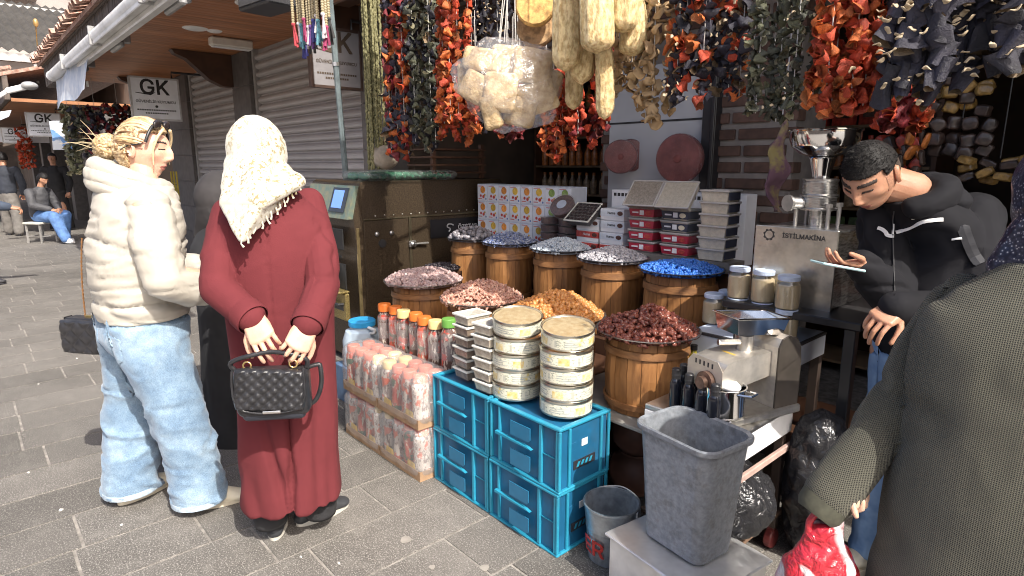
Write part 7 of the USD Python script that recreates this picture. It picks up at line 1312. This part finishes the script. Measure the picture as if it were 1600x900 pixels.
top = union([man(loft(densify([(0, 0, .80, .17, .115), (0, .0, .95, .172, .118), (*(tc4 * .5)[:2], 1.08, .182, .12), (*tc4[:2], 1.20, .188, .12), (*(mixp(tc4, nk4, .45))[:2], 1.30, .172, .112), (*(mixp(tc4, nk4, .75))[:2], 1.375, .12, .105)], 22), 44, 2.3)), chainM([(*mixp(sl4, nk4, .15), .088), (*mixp(sl4, el4, .5), .085), (*el4, .074), (*mixp(el4, wl4, .55), .062), (*mixp(el4, wl4, 1.02), .044)]), chainM([(*mixp(sr4, nk4, .15), .088), (*mixp(sr4, er4, .5), .082), (*er4, .072), (*mixp(er4, wr4, .55), .060), (*mixp(er4, wr4, 1.0), .044)])])
tmn = melt(top, .012, 7); tmn = folds(tmn, .005, 6, 41, (.9, .9, 1.0)); tmn = creases(tmn, .008, 6.5, 42, (.8, .8, 1.2), .05); tops = obj('zip_top', tmn, fleece, t, smooth=True)
hr = [(*(nk4 + np.array([.10 * math.sin(a), -.03 - .085 * math.cos(a) + .03, -.025 + .035 * math.cos(a)])), .034 + .012 * max(math.cos(a), 0)) for a in np.linspace(-2.3, 2.3, 18)]
hod = union([chainM(hr, 14), m3.Manifold.batch_hull([S(nk4 + (-.09, -.08, -.03), .04), S(nk4 + (.09, -.08, -.03), .04), S(nk4 + (0, -.12, -.09), .05), S(nk4 + (0, -.075, .02), .035)])]); obj('hood', folds(melt(hod, .012, 5), .007, 12, 5, (1, 1, 1)), fleece, tops, smooth=True)
# white stripes, zip, small tick mark and sleeve pocket laid on the cloth
def on_cloth(pix, w, m, nm, par=tops, lift=.004):
    """a strip laid on the top: finds the cloth under each picture point once, then keeps those places"""
    import trimesh.ray
    W4 = trimesh.transformations.rotation_matrix(math.radians(T4), (0, 0, 1)); W4[:3, 3] = (ox4, oy4, 0); mw = pose(tmn, W4); pts = []
    for (x, y) in pix:
        dd = ray(x, y); hit = mw.ray.intersects_location([C0 + dd * .3], [dd], multiple_hits=True)[0]
        if len(hit): pts.append(hit[np.argmin(np.linalg.norm(hit - C0, axis=1))] - dd * lift)
    if len(pts) < 2: return
    P = np.array([loc4(p) for p in pts]); obj(nm, strip(P, w), m, par)
def strip(P, w):
    n = len(P); T_ = np.gradient(P, axis=0); T_ /= np.linalg.norm(T_, axis=1, keepdims=True); N_ = np.broadcast_to(tow, P.shape); B = np.cross(T_, N_); B /= np.linalg.norm(B, axis=1, keepdims=True); w = np.broadcast_to(w, (n,))[:, None]
    return skin_rings([np.array([P[i] + B[i] * w[i], P[i] + N_[i] * .002, P[i] - B[i] * w[i], P[i] - N_[i] * .004]) for i in range(n)])
dense = lambda a: smoothpath(np.array(a, float), max(6, len(a) * 5))
on_cloth(dense([(1400, 363), (1420, 357), (1445, 346), (1474, 343)]), .006, white_paint, 'stripe'); on_cloth(dense([(1371, 356), (1384, 363), (1386, 367), (1397, 369)]), .006, white_paint, 'stripe')
on_cloth(dense([(1396, 350), (1395, 366)]), .003, white_paint, 'zip_pull'); on_cloth(dense([(1397, 330), (1395, 350), (1396, 400), (1398, 460)]), .002, mat('zip_dark', (.05, .05, .052), .4), 'zip')
on_cloth([(1424, 343), (1427, 341.5), (1432, 340), (1440, 334)], [.0008, .0045, .003, .0006], white_paint, 'tick_mark')
on_cloth(dense([(1504, 352), (1511, 372), (1522, 398), (1532, 412)]), [.006] + [.016] * 18 + [.012], mat('pocket_tape', (.022, .023, .028), .6), 'sleeve_pocket'); on_cloth(dense([(1487, 374), (1503, 372)]), .0035, white_paint, 'pocket_zip')
bj = mat('blue_jeans', (.10, .19, .36), .85, var=.3, vs=9, c2=(.22, .34, .52)); lg = melt(union([man(loft(densify([(0, 0, .72, .15, .11), (0, 0, .86, .18, .12)], 6), 36)), *[man(loft(densify([(s * .095, 0, .84, .095, .11), (s * .10, 0, .45, .08, .085), (s * .10, 0, .06, .085, .09)], 10), 24)) for s in (1, -1)]]), .02, 4)
obj('jeans', folds(lg, .008, 8, 4, (1, 1, 1.6)), bj, t, smooth=True)
for s in (-1, 1): shoe((s * .10, .03, 0), 0, .28, ws, wsl, t)
pp = PD(1309, 415, 1.885); t2 = thing('phone', 'pale blue-green phone seen edge-on in the hand of the young person in black', 'phone', M=(lambda d_: (lambda M: M)(np.vstack([np.c_[np.stack([d_, np.cross(np.array([0, 0, 1.]), d_), np.array([0, 0, 1.])], 1), pp], [0, 0, 0, 1]])))((lambda q: q / np.linalg.norm(q))(PD(1345, 422, 1.90) - PD(1273, 409, 1.87))))
obj('case', bx(-.075, .075, -.035, .035, -.0045, .0035, .003), mat('pale_case', (.40, .58, .60), .4, var=.05), t2); obj('screen', bx(-.072, .072, -.032, .032, .0036, .0042), mat('phone_glass', (.02, .02, .025), .08), t2); obj('lens', bx(.045, .068, -.03, -.005, -.0065, -.0046, .001), black_plastic, t2)

# ---------------------------------------------------------------- person in the olive knit top, close at the right edge
ox5, oy5 = -.165, 1.55; t = thing('person', 'person in an olive waffle-knit top and shiny navy headscarf close at the right edge', 'person', (ox5, oy5, 0), 0)
L5 = lambda p: np.asarray(p, float) - (ox5, oy5, 0)
s5, e5, w5 = L5(PD(1488, 470, 1.38)), L5(PD(1410, 628, 1.38)), L5(PD(1306, 762, 1.38)); f5 = L5(PD(1290, 830, 1.39)); h5 = np.array([.02, .10, 1.435]); hm5 = mat4(h5, -30, -12)
body = union([man(pose(head_mesh(), hm5)), chainM([(0, .02, 1.16, .05), (*(h5 + (0, -.01, -.08)), .055), (*h5, .06)]), chainM([(0, 0, .7, .12), (0, 0, 1.12, .06)]), chainM([(0, 0, 1.10, .06), (s5[0] * .85, s5[1], s5[2] - .06, .03), (*e5, .032), (*mixp(e5, w5, .80), .026)]), chainM([(0, 0, 1.10, .06), (.16, .0, 1.12, .03), (.25, .03, .98, .035), (.22, .2, .92, .028)]), hand(lookM(mixp(e5, w5, .78), f5 - w5, (-1, .2, .1)), -1, (55, 75, 55), (-.25, -.2), 0, .82), hand(lookM((.22, .2, .92), (0, 1, 0), (0, 0, 1)), -1), chainM([(.1, 0, .7, .1), (.1, 0, .1, .05)]), chainM([(-.1, 0, .7, .1), (-.1, 0, .1, .05)])])
obj('body', tm(body), skin, t, smooth=35)
knit = usdkit.material(stage, L + 'olive_waffle_knit', {'tc': ('texture_coordinate', {}), 'wa': ('wave_texture', {'wave_type': 'bands', 'bands_direction': 'z', 'scale': 84.0, 'distortion': .4}), 'wb': ('wave_texture', {'wave_type': 'bands', 'bands_direction': 'x', 'scale': 84.0, 'distortion': .4}), 'mm': ('math', {'math_type': 'maximum'}), 'rp': ('rgb_ramp', {'ramp': [(.35, (.020, .020, .014)), (.9, (.092, .089, .066))]}), 'p': ('principled_bsdf', {'roughness': .9, 'sheen_weight': .05}), 'bu': ('bump', {'strength': .8, 'distance': .003})},
    [('tc.object', 'wa.vector'), ('tc.object', 'wb.vector'), ('wa.fac', 'mm.value1'), ('wb.fac', 'mm.value2'), ('mm.value', 'rp.fac'), ('rp.color', 'p.base_color'), ('mm.value', 'bu.height'), ('bu.normal', 'p.normal')], surface='p.BSDF')
kt = union([man(loft(densify([(.05, -.02, .35, .275, .22), (.05, -.02, .60, .270, .21), (.045, -.01, .80, .258, .195), (.03, .0, 1.0, .235, .17), (.02, .0, 1.12, .222, .150), (.01, .01, 1.20, .19, .125), (.01, .03, 1.26, .12, .10), (.01, .04, 1.30, .08, .08)], 30), 56, 2.3)), chainM([(*(s5 * np.array([.86, 1, 1]) + (0, 0, -.005)), .066), (*mixp(s5, e5, .5), .060), (*e5, .057), (*mixp(e5, w5, .6), .052), (*mixp(e5, w5, 1.08), .052)]), chainM([(.17, 0, 1.19, .08), (.25, .02, .98, .08), (.23, .2, .92, .06)])])
km = melt(kt, .011, 8); km = folds(km, .006, 4.5, 51, (1.2, 1.2, .6)); km = creases(km, .009, 3.6, 52, (1, 1, 1.0), .05); kn = obj('knit_top', km, knit, t, smooth=True)
obj('cuff', tube([mixp(e5, w5, 1.02), mixp(e5, w5, 1.06), mixp(e5, w5, 1.26), mixp(e5, w5, 1.32)], [.050, .055, .050, .040], 22, False), mat('knit_cuff', (.05, .05, .034), .9, var=.2, vs=60), kn, smooth=True)
obj('skirt', loft(densify([(.04, 0, .03, .26, .22), (.04, 0, .5, .25, .19)], 8), 32), blk_cloth, t, smooth=True)
nav = usdkit.material(stage, L + 'shiny_navy_scarf', {'tc': ('texture_coordinate', {}), 'v': ('voronoi_texture', {'scale': 150.0, 'feature': 'f1'}), 'rp': ('rgb_ramp', {'ramp': [(.15, (.34, .34, .36)), (.30, (.035, .038, .065)), (.7, (.012, .014, .028))]}), 'p': ('principled_bsdf', {'roughness': .28, 'metallic': .35}), 'n': ('noise_texture', {'scale': 60.0}), 'bu': ('bump', {'strength': .6, 'distance': .004})}, [('tc.object', 'v.vector'), ('tc.object', 'n.vector'), ('v.distance', 'rp.fac'), ('rp.color', 'p.base_color'), ('n.fac', 'bu.height'), ('bu.normal', 'p.normal')], surface='p.BSDF')
sc = union([m3.Manifold.sphere(1, 40).scale([.108, .128, .145]).translate([float(q) for q in h5 + (0, -.005, .005)]), m3.Manifold.batch_hull([S(h5 + (0, -.06, -.02), .07), S(h5 + (-.09, -.07, -.14), .032), S(h5 + (.10, -.07, -.15), .035), S(h5 + (.0, -.10, -.18), .03)]), m3.Manifold.batch_hull([S(h5 + (0, .0, -.08), .09), S(h5 + (-.06, -.02, -.15), .06), S(h5 + (.06, -.02, -.15), .06)])]); obj('headscarf', folds(melt(sc, .010, 6), .008, 12, 6, (1, 1, .7)), nav, t, smooth=True)
# red plastic bag in the hand
b5 = PD(1283, 868, 1.39); t2 = thing('plastic_bag', 'red and white plastic carrier bag hanging from the olive-sleeved hand', 'plastic bag', (b5[0], b5[1], b5[2] - .06), 47)
rings = [(0, 0, -.22, .07, .05), (0, 0, -.20, .09, .065), (0, 0, -.10, .098, .07), (0, 0, .0, .086, .058), (0, 0, .06, .062, .040), (0, 0, .10, .045, .028), (.0, 0, .135, .026, .018)]
bagm = usdkit.material(stage, L + 'red_plastic_bag', {'tc': ('texture_coordinate', {}), 'n': ('noise_texture', {'scale': 7.0, 'detail': 2.0, 'distortion': .5}), 'rp': ('rgb_ramp', {'ramp': [(.50, (.36, .018, .03)), (.54, (.56, .54, .54)), (.60, (.50, .34, .36)), (.66, (.30, .02, .03))]}), 'p': ('principled_bsdf', {'roughness': .2, 'coat_weight': .4}), 'n2': ('noise_texture', {'scale': 26.0, 'detail': 3.0, 'distortion': 1.2}), 'bu': ('bump', {'strength': .8, 'distance': .02})}, [('tc.object', 'n.vector'), ('tc.object', 'n2.vector'), ('n.fac', 'rp.fac'), ('rp.color', 'p.base_color'), ('n2.fac', 'bu.height'), ('bu.normal', 'p.normal')], surface='p.BSDF')
obj('bag', folds(wob(melt(man(loft(densify(rings, 26), 40)), .009, 2), .010, 18, 3), .010, 20, 5, (1, 1, .5)), bagm, t2, smooth=True)
for s in (-1, 1): obj('handle', tube(smoothpath([(s * .03, .0, .10), (s * .035, .0, .14), (s * .012, 0, .175)], 8), [.014, .011, .008, .008, .008, .008, .008, .008], 8), bagm, t2, smooth=True)

# ---------------------------------------------------------------- far figures
def figure(label, loc, rz, J, top, legs, hairm, footm, scale=1.0, skirt=False):
    t = thing('person', label, 'person', loc, rz); q = lambda k: np.array(J[k], float); hm = mat4(q('head'), J.get('yaw', 0), J.get('pitch', 0)); hd = head_mesh(n=4); hp = pose(hd, hm); I = np.linalg.inv(hm)
    parts = [man(hp), chainM([(*q('chest'), .09), (*q('neck'), .055), (*q('head'), .055)]), chainM([(*q('hip'), .11), (*q('chest'), .11)])]
    for s in 'lr':
        parts += [chainM([(*q('chest'), .08), (*q('sh' + s), .05), (*q('el' + s), .045), (*q('wr' + s), .028)]), chainM([(*q('hip'), .1), (*q('kn' + s), .065), (*q('an' + s), .045)]), hand(lookM(q('wr' + s), q('wr' + s) - q('el' + s) + np.array((0, .05, 0)), (.2, .2, 1)), 1 if s == 'l' else -1)]
    obj('body', tm(union(parts)), skin_t, t, smooth=35)
    tp = [chainM([(*(q('hip') + (0, 0, .04)), .155), (*((q('hip') + q('chest')) / 2), .155), (*q('chest'), .15), (*(q('neck') - (0, 0, .04)), .075)])] + [chainM([(*q('chest'), .11), (*q('sh' + s), .075), (*q('el' + s), .066), (*(q('wr' + s) * .9 + q('el' + s) * .1), .05)]) for s in 'lr']
    obj('top', folds(melt(union(tp), .022, 5), .008, 7, 3, (1, 1, 1.3)), top, t, smooth=True)
    if skirt: obj('skirt', loft(densify([(*q('hip')[:2], .05, .24, .2), (*q('hip')[:2], .6, .2, .17), (*q('hip')[:2], q('hip')[2], .17, .14)], 10), 28), legs, t, smooth=True)
    else: obj('trousers', folds(melt(union([chainM([(*q('hip'), .14), (*q('kn' + s), .095), (*(q('an' + s) + (0, 0, .02)), .085)]) for s in 'lr']), .022, 5), .008, 7, 6, (1, 1, 1.3)), legs, t, smooth=True)
    obj('hair', patch(hp, lambda c: (((c - hm[:3, 3]) @ I[:3, :3].T)[:, 2] > np.where(((c - hm[:3, 3]) @ I[:3, :3].T)[:, 1] > .02, .06, -.03)), .012, noise=.01), hairm, t, smooth=True)
    for s in 'lr': a = q('an' + s); shoe((a[0], a[1] + .04, a[2] - .07), 0, .27, footm, footm, t)
    return t
grey_j = mat('dark_grey_jacket', (.05, .05, .055), .7, var=.2); bluej2 = mat('mid_blue_jeans', (.09, .18, .38), .85, var=.25); wsh = mat('white_trainer', (.6, .6, .6), .5); drk = mat('black_trainer', (.03, .03, .035), .5)
p = PZ(72, 380); sit = dict(head=(0, .14, 1.20), yaw=-8, pitch=-30, neck=(0, .06, 1.05), chest=(0, .0, .90), hip=(0, -.06, .52), shl=(-.19, .0, .96), shr=(.19, 0, .96), ell=(-.25, .10, .72), elr=(.25, .10, .72), wrl=(-.08, .32, .64), wrr=(.09, .32, .64), knl=(-.12, .40, .52), knr=(.14, .42, .50), anl=(-.10, .34, .09), anr=(.16, .62, .09))
figure('seated person in dark grey jacket and blue jeans on a far stool', (p[0] - .2, p[1] + .02, 0), -52, sit, grey_j, bluej2, hair_b, wsh)
tq = thing('stool', 'low pale stool under the seated person at the far left', 'stool', (p[0] - .2, p[1] - .02, 0), -52); obj('seat', bx(-.2, .2, -.2, .18, .36, .40, .01), mat('stool_pale', (.5, .48, .42), .5), tq)
for x in (-.17, .15):
    for y in (-.17, .13): obj('leg', bx(x, x + .025, y, y + .025, 0, .359), mat('stool_leg', (.4, .39, .37), .4, .5), tq)
for z in (.12,): obj('brace', cat(bx(-.165, .17, -.165, -.15, z, z + .02), bx(-.165, .17, .135, .15, z, z + .02)), mat('stool_leg', None), tq)
stand = lambda h=1.0, dx=0, st=.1: dict(head=(0, .03, 1.60), yaw=0, pitch=0, neck=(0, 0, 1.44), chest=(0, 0, 1.28), hip=(0, 0, .90), shl=(-.19, 0, 1.36), shr=(.19, 0, 1.36), ell=(-.26, -.02, 1.08), elr=(.26, -.02, 1.08), wrl=(-.24, .12, .86), wrr=(.24, .12, .86), knl=(-.10, .02 + st, .48), knr=(.10, .02 - st, .48), anl=(-.10, st * 1.6, .08), anr=(.10, -st * 1.6, .08))
pz = PX(84, 262, -17.2); figure('standing person in a black headscarf and coat behind the seated person', (-17.2, pz[1], 0), -110, {**stand(), 'wrr': (.30, .18, .80)}, blk_cloth, blk_cloth, blk_cloth, drk, skirt=True)
pz = PX(6, 262, -16.6); figure('person in a dark top and grey trousers walking away at the far left edge', (-16.6, pz[1], 0), 80, stand(), mat('dark_navy_top', (.02, .024, .035), .8), mat('grey_trousers', (.13, .12, .11), .8), hair_b, drk)
camo = mat('camouflage_cloth', (.045, .04, .022), .85, c2=(.14, .115, .07), vs=14, lo=.47, hi=.53)
pz = PZ(-8, 448); wk = {**stand(), 'head': (0, .05, 1.62), 'wrr': (.30, .46, .98), 'elr': (.30, .12, 1.06)}; figure('walking person at the left edge in dark blue jacket and camouflage trousers', (pz[0], pz[1] - .22, 0), 5, wk, mat('slate_jacket', (.04, .055, .085), .75, var=.2), camo, hair_b, drk)
